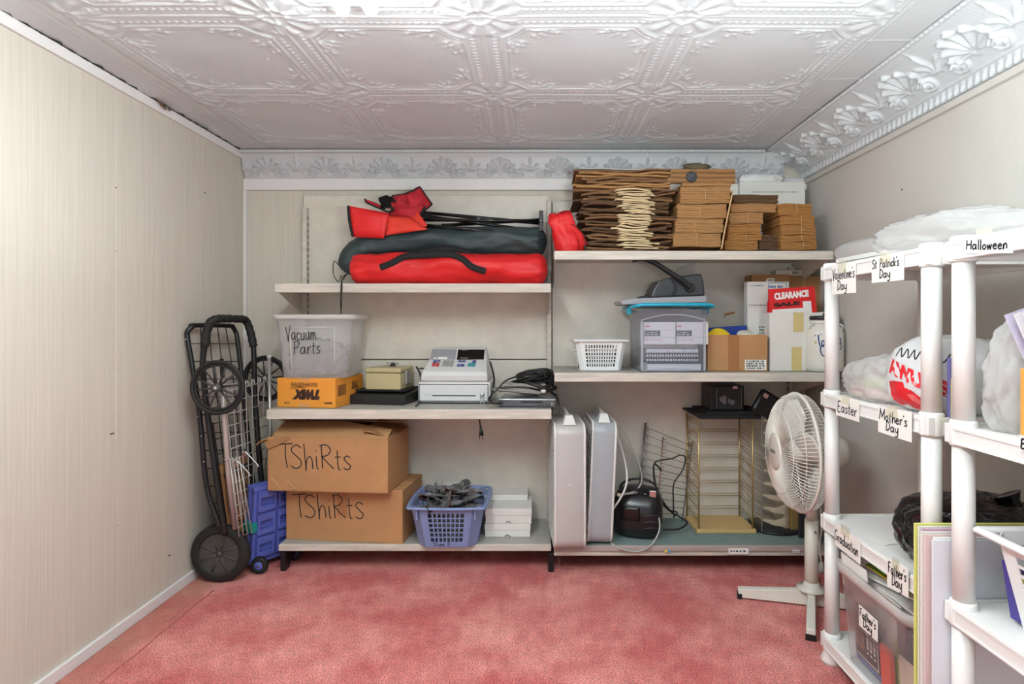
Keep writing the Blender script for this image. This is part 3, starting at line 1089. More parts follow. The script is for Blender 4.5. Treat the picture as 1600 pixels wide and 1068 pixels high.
t = thing('nylon_pouch', 'small empty red nylon drawstring pouch at the left end of the bag shelf', 'bag', (0, 0, 0))
def pouch_ring(cx, cy, r, Y, z_amp, n=40, seed=0, k=1.0):
    out = []
    for i in range(n):
        a = 2 * PI * i / n
        w = 1 + .12 * math.sin(3 * a + seed) + .08 * math.sin(7 * a + seed * 2) + .05 * math.sin(13 * a + seed)
        p = at(cx, cy, Y)
        out.append(p + Vector((math.cos(a) * r[0] * w, math.sin(a) * r[1] * w, z_amp * math.sin(2 * a + seed) * k)))
    return out
rings = [pouch_ring(890, 398, (.020, .02), 2.67, 0, seed=1), pouch_ring(889, 396, (.060, .045), 2.67, .003, seed=1), pouch_ring(889, 385, (.072, .055), 2.675, .006, seed=1.5), pouch_ring(886, 372, (.066, .05), 2.68, .01, seed=2),
         pouch_ring(881, 362, (.052, .04), 2.68, .01, seed=2.6), pouch_ring(876, 350, (.056, .042), 2.675, .012, seed=3), pouch_ring(875, 338, (.050, .036), 2.67, .012, seed=3.6), pouch_ring(876, 340, (.044, .030), 2.67, .012, seed=3.7), pouch_ring(878, 352, (.036, .026), 2.675, .01, seed=3.4), pouch_ring(880, 362, (.03, .02), 2.675, .008, seed=3)]
pz = min(p.z for r in rings for p in r)
pb = MB(); nn = 40
pb.add([p + Vector((0, 0, RS1 + .0015 - pz)) for r in rings for p in r], [(i * nn + j, i * nn + (j + 1) % nn, (i + 1) * nn + (j + 1) % nn, (i + 1) * nn + j) for i in range(len(rings) - 1) for j in range(nn)] + [tuple(range(nn))[::-1]], True)
obj('pouch_body', pb, M_RED, t, solid=.0015)
mb = MB()
mb.tube(cat_rom([at(893, 350, 2.615), at(903, 356, 2.62), at(911, 366, 2.62), at(915, 380, 2.62), at(913, 392, 2.62), at(917, 395, 2.61)], 6), .002, 6)
obj('drawstring', mb, M_BLKM, t)
mb = MB(); mb.ball(at(914, 386, 2.615), (.006, .006, .009), 8, 6); obj('cord_lock', mb, M_BLK, t)

# ================================================================ boxes
def carton(parent, w, d, h, m, t=.004, open_top=False, name='body'):
    mb = MB()
    if not open_top:
        mb.bb(-w / 2, w / 2, 0, d, 0, h)
    else:
        mb.bb(-w / 2, w / 2, 0, d, 0, t)
        mb.bb(-w / 2, w / 2, 0, t, t, h); mb.bb(-w / 2, w / 2, d - t, d, t, h)
        mb.bb(-w / 2, -w / 2 + t, t, d - t, t, h); mb.bb(w / 2 - t, w / 2, t, d - t, t, h)
    return obj(name, mb, m, parent, bevel=.0025)


def fold_flap(parent, a, b, length, out, m, th=.004, tear=None, name='flap'):
    """Flap hinged along a-b, reaching `out` (unit vector) * length."""
    a, b, out = Vector(a), Vector(b), Vector(out).normalized()
    n = 10
    rows = []
    for i in range(n + 1):
        p = a.lerp(b, i / n)
        L = length
        if tear:
            L = length * tear(i / n)
        rows.append([p + out * (L * k / 4) + Vector((0, 0, .006 * math.sin(k / 4 * PI))) for k in range(5)])
    mb = MB(); mb.sheet(rows, smooth=False)
    return obj(name, mb, m, parent, solid=th)


# lower T-shirt box
FL, FR = on(447, 842, LS3), on(629, 850, LS3)
c, rz, w1 = face(FL, FR)
H1 = .238
t = thing('cardboard_box', 'closed brown cardboard box marked TShirts, lower of the two stacked on the bottom shelf', 'box', (c.x, c.y, LS3), rz)
D1 = .285
carton(t, w1, D1, H1, M_CARD)
mb = MB(); mb.bb(-.03, .018, -.0008, .01, H1 * .50, H1 + .0006); obj('tape', mb, M_TAPE, t)
write(t, 'TShiRts', .105, (-w1 * .43, -.0012, .105), (1, 0, .01), (0, 0, 1), M_INK, width=.35, pen=.0048, slant=-.12, seed=3, big={'t': .95, 's': 1.35})
mb = MB(); mb.bb(w1 / 2 - .07, w1 / 2 + .002, .002, D1 * .5, H1 - .002, H1 + .004); obj('flap', mb, M_CARD, t, bevel=.002)
mb = MB(); mb.bb(w1 / 2 - .07, w1 / 2 + .002, D1 * .52, D1, H1 - .002, H1 + .006); obj('flap', mb, M_CARDD, t, bevel=.002)

# upper T-shirt box, open
zb = LS3 + H1 + .0065
FL, FR = on(418, 766, zb), on(606, 771, zb)
c, rz, w2 = face(FL, FR)
H2, D2 = .240, .30
t = thing('cardboard_box', 'brown cardboard box marked TShirts with torn open flaps, upper of the two stacked', 'box', (c.x, c.y, zb), rz)
carton(t, w2, D2, H2, M_CARD, open_top=True)
write(t, 'TShiRts', .105, (-w2 * .40, -.0012, .105), (1, 0, -.01), (0, 0, 1), M_INK, width=.345, pen=.0048, slant=-.1, seed=5, big={'t': .9, 's': 1.1})
fold_flap(t, (-w2 / 2 + .02, .002, H2), (w2 / 2 - .002, .002, H2), .135, (0, 1, .42), M_CARD, tear=lambda u: .55 + .45 * min(1, (1 - u) * 2.2) if u > .5 else 1.0)
fold_flap(t, (-w2 / 2, D2 - .002, H2), (w2 / 2, D2 - .002, H2), .12, (0, -1, .40), M_CARDD)
fold_flap(t, (-w2 / 2, .0, H2 - .01), (-w2 / 2, D2, H2), .075, (-.72, 0, -.35), M_CARD, tear=lambda u: .55 + .45 * math.sin(u * 3 + .6) + .08 * math.sin(u * 17))
fold_flap(t, (w2 / 2, .01, H2), (w2 / 2, D2 - .01, H2), .15, (-1, 0, .28), M_CARDD, tear=lambda u: .8 + .2 * u)
# torn front top-left corner and pressed creases
mb = MB()
for (a, b) in [((-w2 / 2 + .005, .075), (-w2 / 2 + .07, .002)), ((-w2 / 2 + .09, .05), (-w2 / 2 + .14, .003)), ((w2 / 2 - .072, .004), (w2 / 2 - .006, .075)), ((-w2 / 2 + .03, H2 - .002), (-w2 / 2 + .115, H2 - .002))]:
    mb.rod((a[0], -.0005, a[1]), (b[0], -.0005, b[1]), .0014, 6)
obj('crease', mb, M_CARDE, t)
mb = MB()
mb.sheet([[Vector((-w2 / 2 - .012, -.004, H2 - .02)), Vector((-w2 / 2 + .005, -.010, H2 - .052))], [Vector((-w2 / 2 + .05, -.004, H2 - .002)), Vector((-w2 / 2 + .06, -.007, H2 - .03))], [Vector((-w2 / 2 + .11, -.002, H2)), Vector((-w2 / 2 + .108, -.003, H2 - .004))]], smooth=False)
obj('torn_edge', mb, M_CARDD, t, solid=.003)
mb = MB(); mb.bb(w2 / 2 - .0005, w2 / 2 + .0007, .16, .19, .03, .09); obj('tape', mb, M_TAPE, t)


# ================================================================ laundry baskets
def basket(parent, W, D, H, taper, m, grid, chamfer=.03, front_margin=.2, lip=.014, rows=6, cols=8, bar=.006, side_grid=True, th=.003):
    """Rectangular plastic basket, octagonal in plan, with gridded windows in its four walls. Origin mid front bottom... centred."""
    def ring(k, z, grow=0):
        w, d = W / 2 * k + grow, D / 2 * k + grow
        c = chamfer * k
        return [Vector((x, y, z)) for x, y in [(-w + c, -d), (w - c, -d), (w, -d + c), (w, d - c), (w - c, d), (-w + c, d), (-w, d - c), (-w, -d + c)]]
    lo, hi = ring(taper, 0), ring(1, H)
    body = MB()
    body.add(lo, [tuple(range(8))[::-1]])
    net = MB()
    z0, z1 = .13, .86
    for i in range(8):
        a, b, c, d = lo[i], lo[(i + 1) % 8], hi[(i + 1) % 8], hi[i]
        P = lambda u, v: (a.lerp(b, u)).lerp(d.lerp(c, u), v)
        L = (b - a).length
        wide = i in (0, 4) or (side_grid and i in (2, 6))
        if not wide:
            body.add([P(0, 0), P(1, 0), P(1, 1), P(0, 1)], [(0, 1, 2, 3)])
            continue
        m0 = front_margin if i in (0, 4) else .12
        body.add([P(0, 0), P(1, 0), P(1, z0), P(0, z0)], [(0, 1, 2, 3)])
        body.add([P(0, z1), P(1, z1), P(1, 1), P(0, 1)], [(0, 1, 2, 3)])
        body.add([P(0, z0), P(m0, z0), P(m0, z1), P(0, z1)], [(0, 1, 2, 3)])
        body.add([P(1 - m0, z0), P(1, z0), P(1, z1), P(1 - m0, z1)], [(0, 1, 2, 3)])
        nc = cols if i in (0, 4) else max(3, int(cols * D / W))
        for k in range(1, nc):
            u = m0 + (1 - 2 * m0) * k / nc
            du = bar / 2 / L
            net.add([P(u - du, z0), P(u + du, z0), P(u + du, z1), P(u - du, z1)], [(0, 1, 2, 3)])
        for k in range(1, rows):
            v = z0 + (z1 - z0) * k / rows
            dv = bar / 2 / H
            net.add([P(m0, v - dv), P(1 - m0, v - dv), P(1 - m0, v + dv), P(m0, v + dv)], [(0, 1, 2, 3)])
    obj('basket_wall', body, m, parent, solid=th)
    g = obj('lattice', net, grid, parent, solid=th * .8)
    rim = MB()
    a, b = ring(1, H), ring(1, H, lip)
    pts = []
    c8 = [p for p in ring(1, H, lip * .6)]
    rim.tube(cat_rom(c8, 5, closed=True), lip * .72, 8, closed=True, flat=.6)
    obj('rim', rim, m, parent)
    return lo, hi


M_BLUE = mat('blue grey plastic', (126, 142, 186), .42)
p = on(697, 857, LS3)
BW, BD, BH = .322, .335, .182
BKY = p.y + BD / 2 * .86 + .004
t = thing('laundry_basket', 'blue plastic lattice laundry basket heaped with wrapped sunglasses on the bottom shelf', 'basket', (-.399, BKY, LS3 + .003))
basket(t, BW, BD, BH, .80, M_BLUE, M_BLUE, chamfer=.045, front_margin=.14, rows=6, cols=8, bar=.0050)
write(t, 'Size 11', .016, (-.06, -BD / 2 * .80 - .0035, .006), (1, 0, 0), (0, -.2, 1), M_INK, width=.075, pen=.0025, seed=8)
for sx in (-1, 1):
    mb = MB(); mb.bb(sx * .128 - .004, sx * .128 + .004, -BD / 2 * .985 - .004, -BD / 2 * .93, BH * .72, BH * .97); obj('rib', mb, M_BLUE, t, bevel=.002)

# wrapped sunglasses, one pair modelled then copied
M_LENS = mat('dark lens', (16, 15, 17), .08, coat=.6)
M_TORT = mat('tortoise frame', (84, 50, 40), .25, var=.5, vscale=60)
M_SLEEVE = clear('clear sleeve', (238, 238, 240), .12, .08, .3)


def make_sunglasses(mframe, first_label):
    t = thing('sunglasses', first_label, 'sunglasses', (0, 0, 0), group='wrapped sunglasses heaped in the blue basket')
    for s in (-1, 1):
        poly = [(s * .033 + .029 * math.cos(a) * (1 + .08 * math.cos(a)), .020 * math.sin(a) - .003 * math.cos(a) * s) for a in [2 * PI * k / 16 for k in range(16)]]
        mb = MB(); mb.prism(poly, -.001, .001); obj('lens', mb, M_LENS, t)
        mb = MB(); mb.tube([(q[0], q[1], 0) for q in poly], .0028, 6, closed=True); obj('rim', mb, mframe, t)
        mb = MB(); mb.tube([(s * .063, .006, 0), (s * .064, .005, -.006 - .003 * s), (s * .02, .003, -.010 - .003 * s), (s * -.035, -.004, -.010 - .003 * s), (s * -.055, -.014, -.008 - .003 * s)], .0028, 6, flat=.6); obj('temple', mb, mframe, t)
    mb = MB(); mb.tube([(-.008, .006, 0), (0, .010, .002), (.008, .006, 0)], .0022, 6); obj('bridge', mb, mframe, t)
    rows = []
    for i in range(9):
        row = []
        for j in range(11):
            x = -.072 + .144 * j / 10; y = -.027 + .054 * i / 8
            row.append(Vector((x, y, .008 + .007 * noise.noise(Vector((x * 60, y * 60, len(rows)))) + .004 * math.sin(j * 2.1 + i))))
        rows.append(row)
    mb = MB(); mb.sheet(rows, smooth=False); obj('clear_sleeve', mb, M_SLEEVE, t)
    return t


SG_LABEL = 'black sunglasses in a clear sleeve, heaped in the blue laundry basket'
SG_LABEL2 = 'brown tortoise sunglasses in a clear sleeve, heaped in the blue laundry basket'
sgA = make_sunglasses(M_BLKG, SG_LABEL)
sgB = make_sunglasses(M_TORT, SG_LABEL2)
nA = nB = 0
bx, by, bz = -.399, BKY, LS3
k = 0
for layer in range(6):
    zz = .030 + layer * .030
    nn = 9 if layer < 5 else 18
    for q in range(nn):
        f = .80 + .20 * zz / BH
        ax = (BW / 2 * f - (.085 if layer < 4 else .076)); ay = (BD / 2 * f - (.078 if layer < 4 else .062))
        x = rnd.uniform(-ax, ax); y = rnd.uniform(-ay, ay)
        if q < 3:
            y = -ay + .012 * q - .02; x = (-1 + q) * ax * .9
        z = zz + (0.034 * (1 - (x / ax) ** 2) * (1 - (y / (ay + .03)) ** 2) if layer == 5 else 0)
        tor = (k % 4 == 2)
        loc = (bx + x, by + y, bz + z + (.012 if layer else .016))
        rot = (rnd.uniform(-.5, .5) if layer < 5 else rnd.uniform(-.9, .9), rnd.uniform(-.4, .4), rnd.uniform(-PI, PI))
        if layer < 5 and q < 3:
            rot = (1.2 + rnd.uniform(-.2, .2), rnd.uniform(-.3, .3), rnd.uniform(-.2, .2)); 
        base = sgB if tor else sgA
        first = (nB if tor else nA) == 0
        if tor: nB += 1
        else: nA += 1
        if first:
            base.location = loc; base.rotation_euler = rot
        else:
            dup(base, loc, rot=rot)
        k += 1

# ================================================================ white shoe boxes
def shoebox(px0, px1, py, Z, h, label, d=.2, notch=True, rz=0):
    a, b = on(px0, py, Z), on(px1, py, Z)
    w = b.x - a.x
    t = thing('shoe_box', label, 'box', ((a.x + b.x) / 2, a.y, Z + .0005), rz, group='white shoe boxes on the bottom shelf')
    mb = MB(); mb.bb(-w / 2 + .002, w / 2 - .002, .002, d - .002, 0, h * .72); obj('body', mb, M_WCARD, t, bevel=.002)
    mb = MB(); mb.bb(-w / 2, w / 2, 0, d, h * .55, h); obj('lid', mb, M_WCARD, t, bevel=.002)
    if notch:
        pts = [(.012 * math.cos(a2), -.0008, .012 * math.sin(a2) * .8 + .001) for a2 in [PI * k2 / 10 for k2 in range(11)]]
        mb = MB(); mb.tube(pts, .0013, 5); obj('thumb_notch', mb, M_DARK, t)
    return t


shoebox(757, 829, 839, LS3, .060, 'white shoe box beside the blue basket, lowest of the stack', .21)
zz = LS3 + .0605
a, b = at(757.5, 818, 2.755), at(831, 818, 2.755)
t = shoebox(758, 831, 818, zz + .0, .070, 'white shoe box with its lid on, in the middle of the stack', .205)
zz2 = zz + .071
t3 = shoebox(762, 832, 790, zz2, .026, 'white flat box tipped back on top of the shoe boxes', .16, notch=False)
t3.location = (-.149, 2.865, zz2 + .0005)
t3.rotation_euler = (0.0, 0, .02)

# ================================================================ middle shelf, left
# orange candy carton, printed upside down
zs = LS2 + .0015
M_ORANGE = mat('orange carton', (228, 150, 52), .55, var=.06)
M_MAROON = mat('dark print', (62, 34, 26), .6)
FL, FR = on(433, 635.5, zs), on(524, 637.5, zs)
c, rz, w = face(FL, FR)
Hx = .132
t = thing('candy_carton', 'orange snack bar carton lying upside down under the clear vacuum tote', 'box', (c.x, c.y, zs), rz)
Dx = .285
carton(t, w, Dx, Hx, M_ORANGE)
print_text(t, 'TWIX', .05, (w * .24, -.0010, .082), (-1, 0, 0), (0, 0, -1), M_MAROON, width=.135, height=.046, bold=.006, shear=.35)
mb = MB()
mb.tube([(-.075, -.0006, .086), (-.03, -.0006, .094), (0, -.0006, .088)], .006, 8, radii=[.005, .009, .004], flat=.15); obj('printed_bar', mb, M_MAROON, t)
scribble(t, -w * .26, w * .2, .108, -.001, M_MAROON, h=.0042, rows=3, gap=.0065, seed=4)
print_text(t, '61796', .02, (-w * .27, -.001, .027), (-1, 0, 0), (0, 0, -1), M_MAROON, width=.032, height=.011, bold=.0008)
print_text(t, '888', .02, (w * .45, -.001, .027), (-1, 0, 0), (0, 0, -1), M_MAROON, width=.038, height=.010, bold=.0006)
mb = MB(); mb.bb(-.035, .02, -.001, .012, Hx - .012, Hx + .0007); mb.bb(-.035, .018, -.001, .012, -.0002, .020); obj('tape', mb, clear('clear tape', (240, 225, 200), .35, .1), t)
mb = MB()
for k in range(16):
    mb.bb(w / 2, w / 2 + .0008, .022 + k * .0052, .022 + k * .0052 + rnd.uniform(.0012, .0034), .05, .10)
obj('bar_code', mb, M_MAROON, t)
print_text(t, 'TWIX', .05, (w / 2 + .001, .225, .105), (0, -1, 0), (0, 0, -1), M_MAROON, width=.07, height=.038, bold=.002, shear=.3)

# clear tote marked vacuum parts
M_FROST = clear('frosted plastic', (252, 251, 249), .20, .3, .3)
M_FROSTR = clear('frosted plastic rim', (250, 249, 247), .6, .3, .3)
zt2 = zs + Hx + .001


def rr_ring(w, d, r, z, n=6):
    out = []
    for (cx, cy, a0) in [(w / 2 - r, -d / 2 + r, -PI / 2), (w / 2 - r, d / 2 - r, 0), (-w / 2 + r, d / 2 - r, PI / 2), (-w / 2 + r, -d / 2 + r, PI)]:
        for k in range(n + 1):
            a = a0 + PI / 2 * k / n
            out.append(Vector((cx + r * math.cos(a), cy + r * math.sin(a), z)))
    return out


def loft(rings, bottom=True):
    mb = MB()
    n = len(rings[0])
    vs = [p for r in rings for p in r]
    fs = [(i * n + j, i * n + (j + 1) % n, (i + 1) * n + (j + 1) % n, (i + 1) * n + j) for i in range(len(rings) - 1) for j in range(n)]
    mb.add(vs, fs, True)
    if bottom:
        mb.add(list(rings[0]), [tuple(range(n))[::-1]])
    return mb


a, b = at(437, 586, 2.62), at(545, 586, 2.62)
TW, TD, TH = .340, .285, .285
t = thing('storage_tote', 'open frosted clear tote marked Vacuum Parts on the orange carton', 'storage tote', (-1.008, 2.775, zt2), .015)
lo = loft([rr_ring(TW * .84, TD * .84, .035, 0), rr_ring(TW * .86, TD * .86, .035, .006), rr_ring(TW, TD, .04, TH * .93)])
obj('tub', lo, M_FROST, t, solid=.002)
rim = loft([rr_ring(TW, TD, .04, TH * .93), rr_ring(TW + .028, TD + .02, .045, TH * .93), rr_ring(TW + .032, TD + .024, .047, TH), rr_ring(TW + .02, TD + .01, .043, TH), rr_ring(TW, TD, .04, TH * .93)], bottom=False)
obj('rim', rim, M_FROSTR, t)
mb = MB()
for sx in (-1, 1):
    mb.tube([(sx * .095, -TD / 2 * .88 - .001, .02), (sx * .10, -TD / 2 * .985 - .001, TH * .80)], .0035, 6, flat=.6)
mb.tube([(-.10, -TD / 2 * .985 - .001, TH * .80), (.10, -TD / 2 * .985 - .001, TH * .80)], .0035, 6, flat=.6)
obj('raised_panel', mb, M_FROSTR, t)
fn = plane_fn((-.115, -TD / 2 * .972 - .0035, TH * .60), (1, 0, .03), (0, -.075, 1))
write(t, 'Vacuum', .062, None, None, None, M_INK, width=.135, pen=.0038, slant=-.05, seed=11, fn=fn)
fn = plane_fn((-.085, -TD / 2 * .940 - .0040, TH * .375), (1, 0, .05), (0, -.075, 1))
write(t, 'Parts', .060, None, None, None, M_INK, width=.125, pen=.0038, slant=.05, seed=14, fn=fn, big={'t': .95})
# contents: bagged hoses and attachments
M_BAG = clear('clear bag', (222, 224, 226), .35, .14, .4)
M_GREYP = mat('grey plastic', (112, 112, 118), .4)
bs = (-1.008, 2.775, zt2)
solo('vacuum_nozzle', MB().bb(-.07, .07, -.03, .03, 0, .035).tube([(0, 0, .03), (.01, .01, .07), (.02, .03, .12)], .017, 12), mat('navy plastic', (54, 60, 84), .4), 'dark blue vacuum nozzle inside the Vacuum Parts tote', 'vacuum part', (bs[0] + .02, bs[1] - .01, bs[2] + .012), .4)
solo('vacuum_hose', MB().tube([(.06 * math.cos(a * .4), .05 * math.sin(a * .4), .02 + a * .004) for a in range(26)], .016, 10, radii=[.016 if i % 2 else .0185 for i in range(26)]), M_GREYP, 'grey ribbed vacuum hose coiled inside the Vacuum Parts tote', 'vacuum part', (bs[0] - .05, bs[1] + .04, bs[2] + .004))
solo('plastic_bag', blob((0, 0, .075), (.20, .14, .15), 5.5, .4, 2.4, 4, flatz=.0), M_BAG, 'crumpled clear bag of parts inside the Vacuum Parts tote', 'bag', (bs[0] - .01, bs[1] - .028, bs[2] + .006))
solo('vacuum_wand', MB().rod((0, 0, 0), (.16, .08, .10), .012, 12), mat('pale tube', (205, 196, 184), .5), 'pale vacuum tube slanting inside the Vacuum Parts tote', 'vacuum part', (bs[0] - .02, bs[1] - .01, bs[2] + .045))

# black tray with the beige card file on it
zs = LS2 + .0005
FL, FR = on(541, 631, zs), on(633, 633, zs)
c, rz, w = face(FL, FR)
t = thing('black_tray', 'low black plastic stand under the beige file box', 'tray', (c.x, c.y, zs), rz)
TD2 = .26
lo = [Vector((-w / 2, 0, 0)), Vector((w / 2 - .004, 0, 0)), Vector((w / 2 - .004, TD2, 0)), Vector((-w / 2, TD2, 0)), Vector((-w / 2, .0, .044)), Vector((w / 2, .0, .044)), Vector((w / 2 + .015, TD2, .062)), Vector((-w / 2, TD2, .062))]
mb = MB(); mb.hexa(lo); obj('stand', mb, M_BLK, t, bevel=.004)
mb = MB(); mb.bb(-w / 2 + .02, w / 2 - .02, .05, TD2 - .02, .055, .064); obj('raised_deck', mb, M_BLKM, t, bevel=.003)
Mbeige = mat('beige enamel', (186, 174, 132), .4, var=.04)
t = thing('file_box', 'beige metal card file box on the low black stand', 'file box', (c.x + .022, c.y + .045, zs + .0645), rz)
bw = .176; bh = .104
mb = MB(); mb.bb(-bw / 2, bw / 2, 0, .17, 0, bh * .76); obj('body', mb, Mbeige, t, bevel=.006)
mb = MB(); mb.bb(-bw / 2 - .002, bw / 2 + .002, -.002, .172, bh * .78, bh); obj('lid', mb, Mbeige, t, bevel=.006)
mb = MB(); mb.bb(bw / 2, bw / 2 + .012, .05, .12, .02, .085); obj('side_plate', mb, M_CHROME, t, bevel=.003)
solo('binder_clip', MB().prism([(-.016, 0), (.016, 0), (.004, .018), (-.004, .018)], -.012, .012, Matrix.Rotation(PI / 2, 4, 'X')).tube([(-.012, 0, .014), (-.03, 0, .02), (-.026, 0, .004)], .0016, 6).tube([(.012, 0, .014), (.028, 0, .012), (.024, 0, .004)], .0016, 6),
     M_BLK, 'small black clip on the lid of the beige file box', 'clip', (c.x + .045, c.y + .15, zs + .0645 + bh + .0005))
solo('cable', MB().tube(cat_rom([(-.60, 2.93, LS2 + .165), (-.575, 2.90, LS2 + .13), (-.555, 2.86, LS2 + .06), (-.556, 2.80, LS2 + .012), (-.553, 2.72, LS2 + .004), (-.551, 2.68, LS2 + .004)], 8), .004, 8)
     .tube(cat_rom([(-.59, 2.95, LS2 + .155), (-.55, 2.945, LS2 + .15), (-.51, 2.955, LS2 + .12), (-.50, 2.965, LS2 + .05)], 8), .004, 8), M_BLK, 'black cord hanging behind the beige file box', 'cable')

# ---------------------------------------------------------------- cash register
zs = LS2 + .0005
FL, FR = on(653, 630.5, zs), on(766, 631, zs)
c, rz, w = face(FL, FR)
M_REG = mat('pale grey plastic', (214, 214, 214), .4)
M_REGD = mat('silver grey plastic', (150, 150, 154), .35)
t = thing('cash_register', 'pale grey electronic cash register with keys hanging from its drawer lock', 'cash register', (c.x, c.y, zs), rz)
d = .30; h1 = .102
mb = MB(); mb.bb(-w / 2, w / 2, .004, d, .006, h1); obj('drawer_case', mb, M_REG, t, bevel=.006)
mb = MB(); mb.bb(-w / 2 + .01, w / 2 - .01, .01, d - .02, 0, .008); obj('foot_strip', mb, M_BLK, t)
mb = MB(); mb.bb(-w / 2 + .008, w / 2 - .012, -.002, .006, .014, h1 - .012); dr = obj('drawer', mb, M_REG, t, bevel=.003)
mb = MB(); mb.bb(-w / 2 + .0055, w / 2 - .0095, .002, .0046, .0115, h1 - .0095); obj('drawer_gap', mb, M_DARK, t)
mb = MB(); mb.bb(-w * .30, w * .30, -.0026, .0, .037, .0415); obj('cash_slot', mb, M_BLK, dr)
scribble(dr, -w * .41, -w * .31, .041, -.0024, M_REGD, h=.003)
mb = MB(); mb.lathe([(.011, 0), (.011, .006), (.007, .009), (0.004, .009)], 18, Matrix.Translation((w * .39, -.002, .044)) @ Matrix.Rotation(PI / 2, 4, 'X')); lk = obj('lock', mb, M_CHROME, dr)
kt = thing('key_ring', 'small keys hanging from the cash register drawer lock', 'keys', (c.x + w * .39, c.y - .012, zs + .030))
mb = MB(); mb.torus(.009, .0012, 20, 6, Matrix.Rotation(PI / 2, 4, 'X')); obj('ring', mb, M_CHROME, kt)
for k, (dx, r2) in enumerate([(-.003, .2), (.004, -.25)]):
    M = Matrix.Translation((dx, -.002 * k, -.009)) @ Matrix.Rotation(r2, 4, 'Y')
    mb = MB(); mb.lathe([(.007, -.0008), (.007, .0008)], 14, M @ Matrix.Translation((0, 0, -.004)) @ Matrix.Rotation(PI / 2, 4, 'X')); mb.bb(-.0022, .0022, -.0008, .0008, -.024, -.010, M); obj('key', mb, M_CHROME, kt)
# body wedge
wb = w * .93
zb1 = h1
prof = [(.004, zb1 + .004), (.000, zb1 + .030), (.012, zb1 + .050), (.105, zb1 + .098), (.150, zb1 + .150), (.185, zb1 + .160), (.27, zb1 + .150), (.28, zb1 + .004)]
mb = MB()
n = len(prof)
def xw(z):
    return wb / 2 * (1 - .20 * max(0, (z - zb1 - .03)) / .13)
vs = [(-xw(z), y, z) for y, z in prof] + [(xw(z), y, z) for y, z in prof]
fs = [list(range(n)), list(range(2 * n - 1, n - 1, -1))] + [(i, n + i, n + (i + 1) % n, (i + 1) % n) for i in range(n)]
mb.add(vs, fs); obj('body', mb, M_REG, t, bevel=.007, seg=3)
mb = MB(); mb.bb(-wb / 2 + .004, wb / 2 - .004, .008, d - .03, zb1 - .001, zb1 + .006); obj('plinth', mb, M_REGD, t)


def on_slope(x, s, lift=0.0, lo=(.105, .098), hi=(.150, .150)):
    y = lo[0] + (hi[0] - lo[0]) * s; z = zb1 + lo[1] + (hi[1] - lo[1]) * s
    ny, nz = -(hi[1] - lo[1]), (hi[0] - lo[0])
    l = math.hypot(ny, nz)
    return Vector((x, y + ny / l * lift, z + nz / l * lift))


def slope_patch(x0, x1, s0, s1, lift, depth, **k):
    top = [on_slope(x0, s0, lift, **k), on_slope(x1, s0, lift, **k), on_slope(x1, s1, lift, **k), on_slope(x0, s1, lift, **k)]
    bot = [on_slope(x0, s0, lift - depth, **k), on_slope(x1, s0, lift - depth, **k), on_slope(x1, s1, lift - depth, **k), on_slope(x0, s1, lift - depth, **k)]
    return MB().hexa(bot + top)


obj('display_window', slope_patch(-.005, .128, .02, .95, .0022, .004), M_BLKG, t, bevel=.0015)
obj('printer_cover', slope_patch(-.135, -.012, .02, .97, .002, .004), M_REGD, t, bevel=.0015)
obj('paper_window', slope_patch(-.098, -.052, .06, .26, .0032, .004), M_PAPER, t, bevel=.001)
obj('paper_window', slope_patch(-.120, -.104, .08, .22, .0030, .004), M_REG, t, bevel=.001)
fnp = lambda a, b: on_slope(.012 + a, .84 + b, .0026)
pm = mat('pale print', (190, 190, 190), .5)
print_text(t, 'XE-A102', 1, None, None, None, pm, width=.035, height=.10, fn=lambda a, b: on_slope(.012 + a, .12 + b, .0028))
print_text(t, 'SHARP', 1, None, None, None, pm, width=.03, height=.07, fn=lambda a, b: on_slope(.015 + a, .84 + b, .0028))
KP = dict(lo=(.012, .050), hi=(.105, .098))
M_KB = mat('blue key', (78, 84, 140), .45); M_KR = mat('red key', (190, 70, 72), .45); M_KG = mat('grey key', (160, 160, 158), .45); M_KT = mat('teal key', (60, 150, 155), .45); M_KW = mat('pale key', (205, 210, 216), .45)
def keyblock(x0, cw, cols, rows, colour, s0=.40, s1=.93):
    for i in range(cols):
        for j in range(rows):
            a = x0 + i * cw; s = s0 + (s1 - s0) * j / rows; e = s0 + (s1 - s0) * (j + 1) / rows
            o = obj('key', slope_patch(a + .001, a + cw - .002, s + .015, e - .02, .0065, .008, **KP), colour(i, j, rows), t, bevel=.0012)
keyblock(-.118, .0185, 2, 4, lambda i, j, n: M_KR if j < 2 else (M_KB if i == 0 or j == 3 else M_KG))
keyblock(-.068, .0185, 3, 4, lambda i, j, n: M_KG)
keyblock(.004, .0190, 2, 3, lambda i, j, n: M_KW if j == 1 else M_KB)
keyblock(.056, .0190, 2, 2, lambda i, j, n: M_KT if j == 0 else (M_KB if i else M_KW))
# cord at its right side
REG = t
as_part(solo('power_cord', MB().tube(cat_rom([at(766, 565, 2.86), at(772, 590, 2.80), at(769, 612, 2.72), at(767, 628, 2.65), at(785, 630, 2.64)], 8), .0045, 8), M_BLK, 'black power cord trailing beside the cash register', 'cord'), REG)

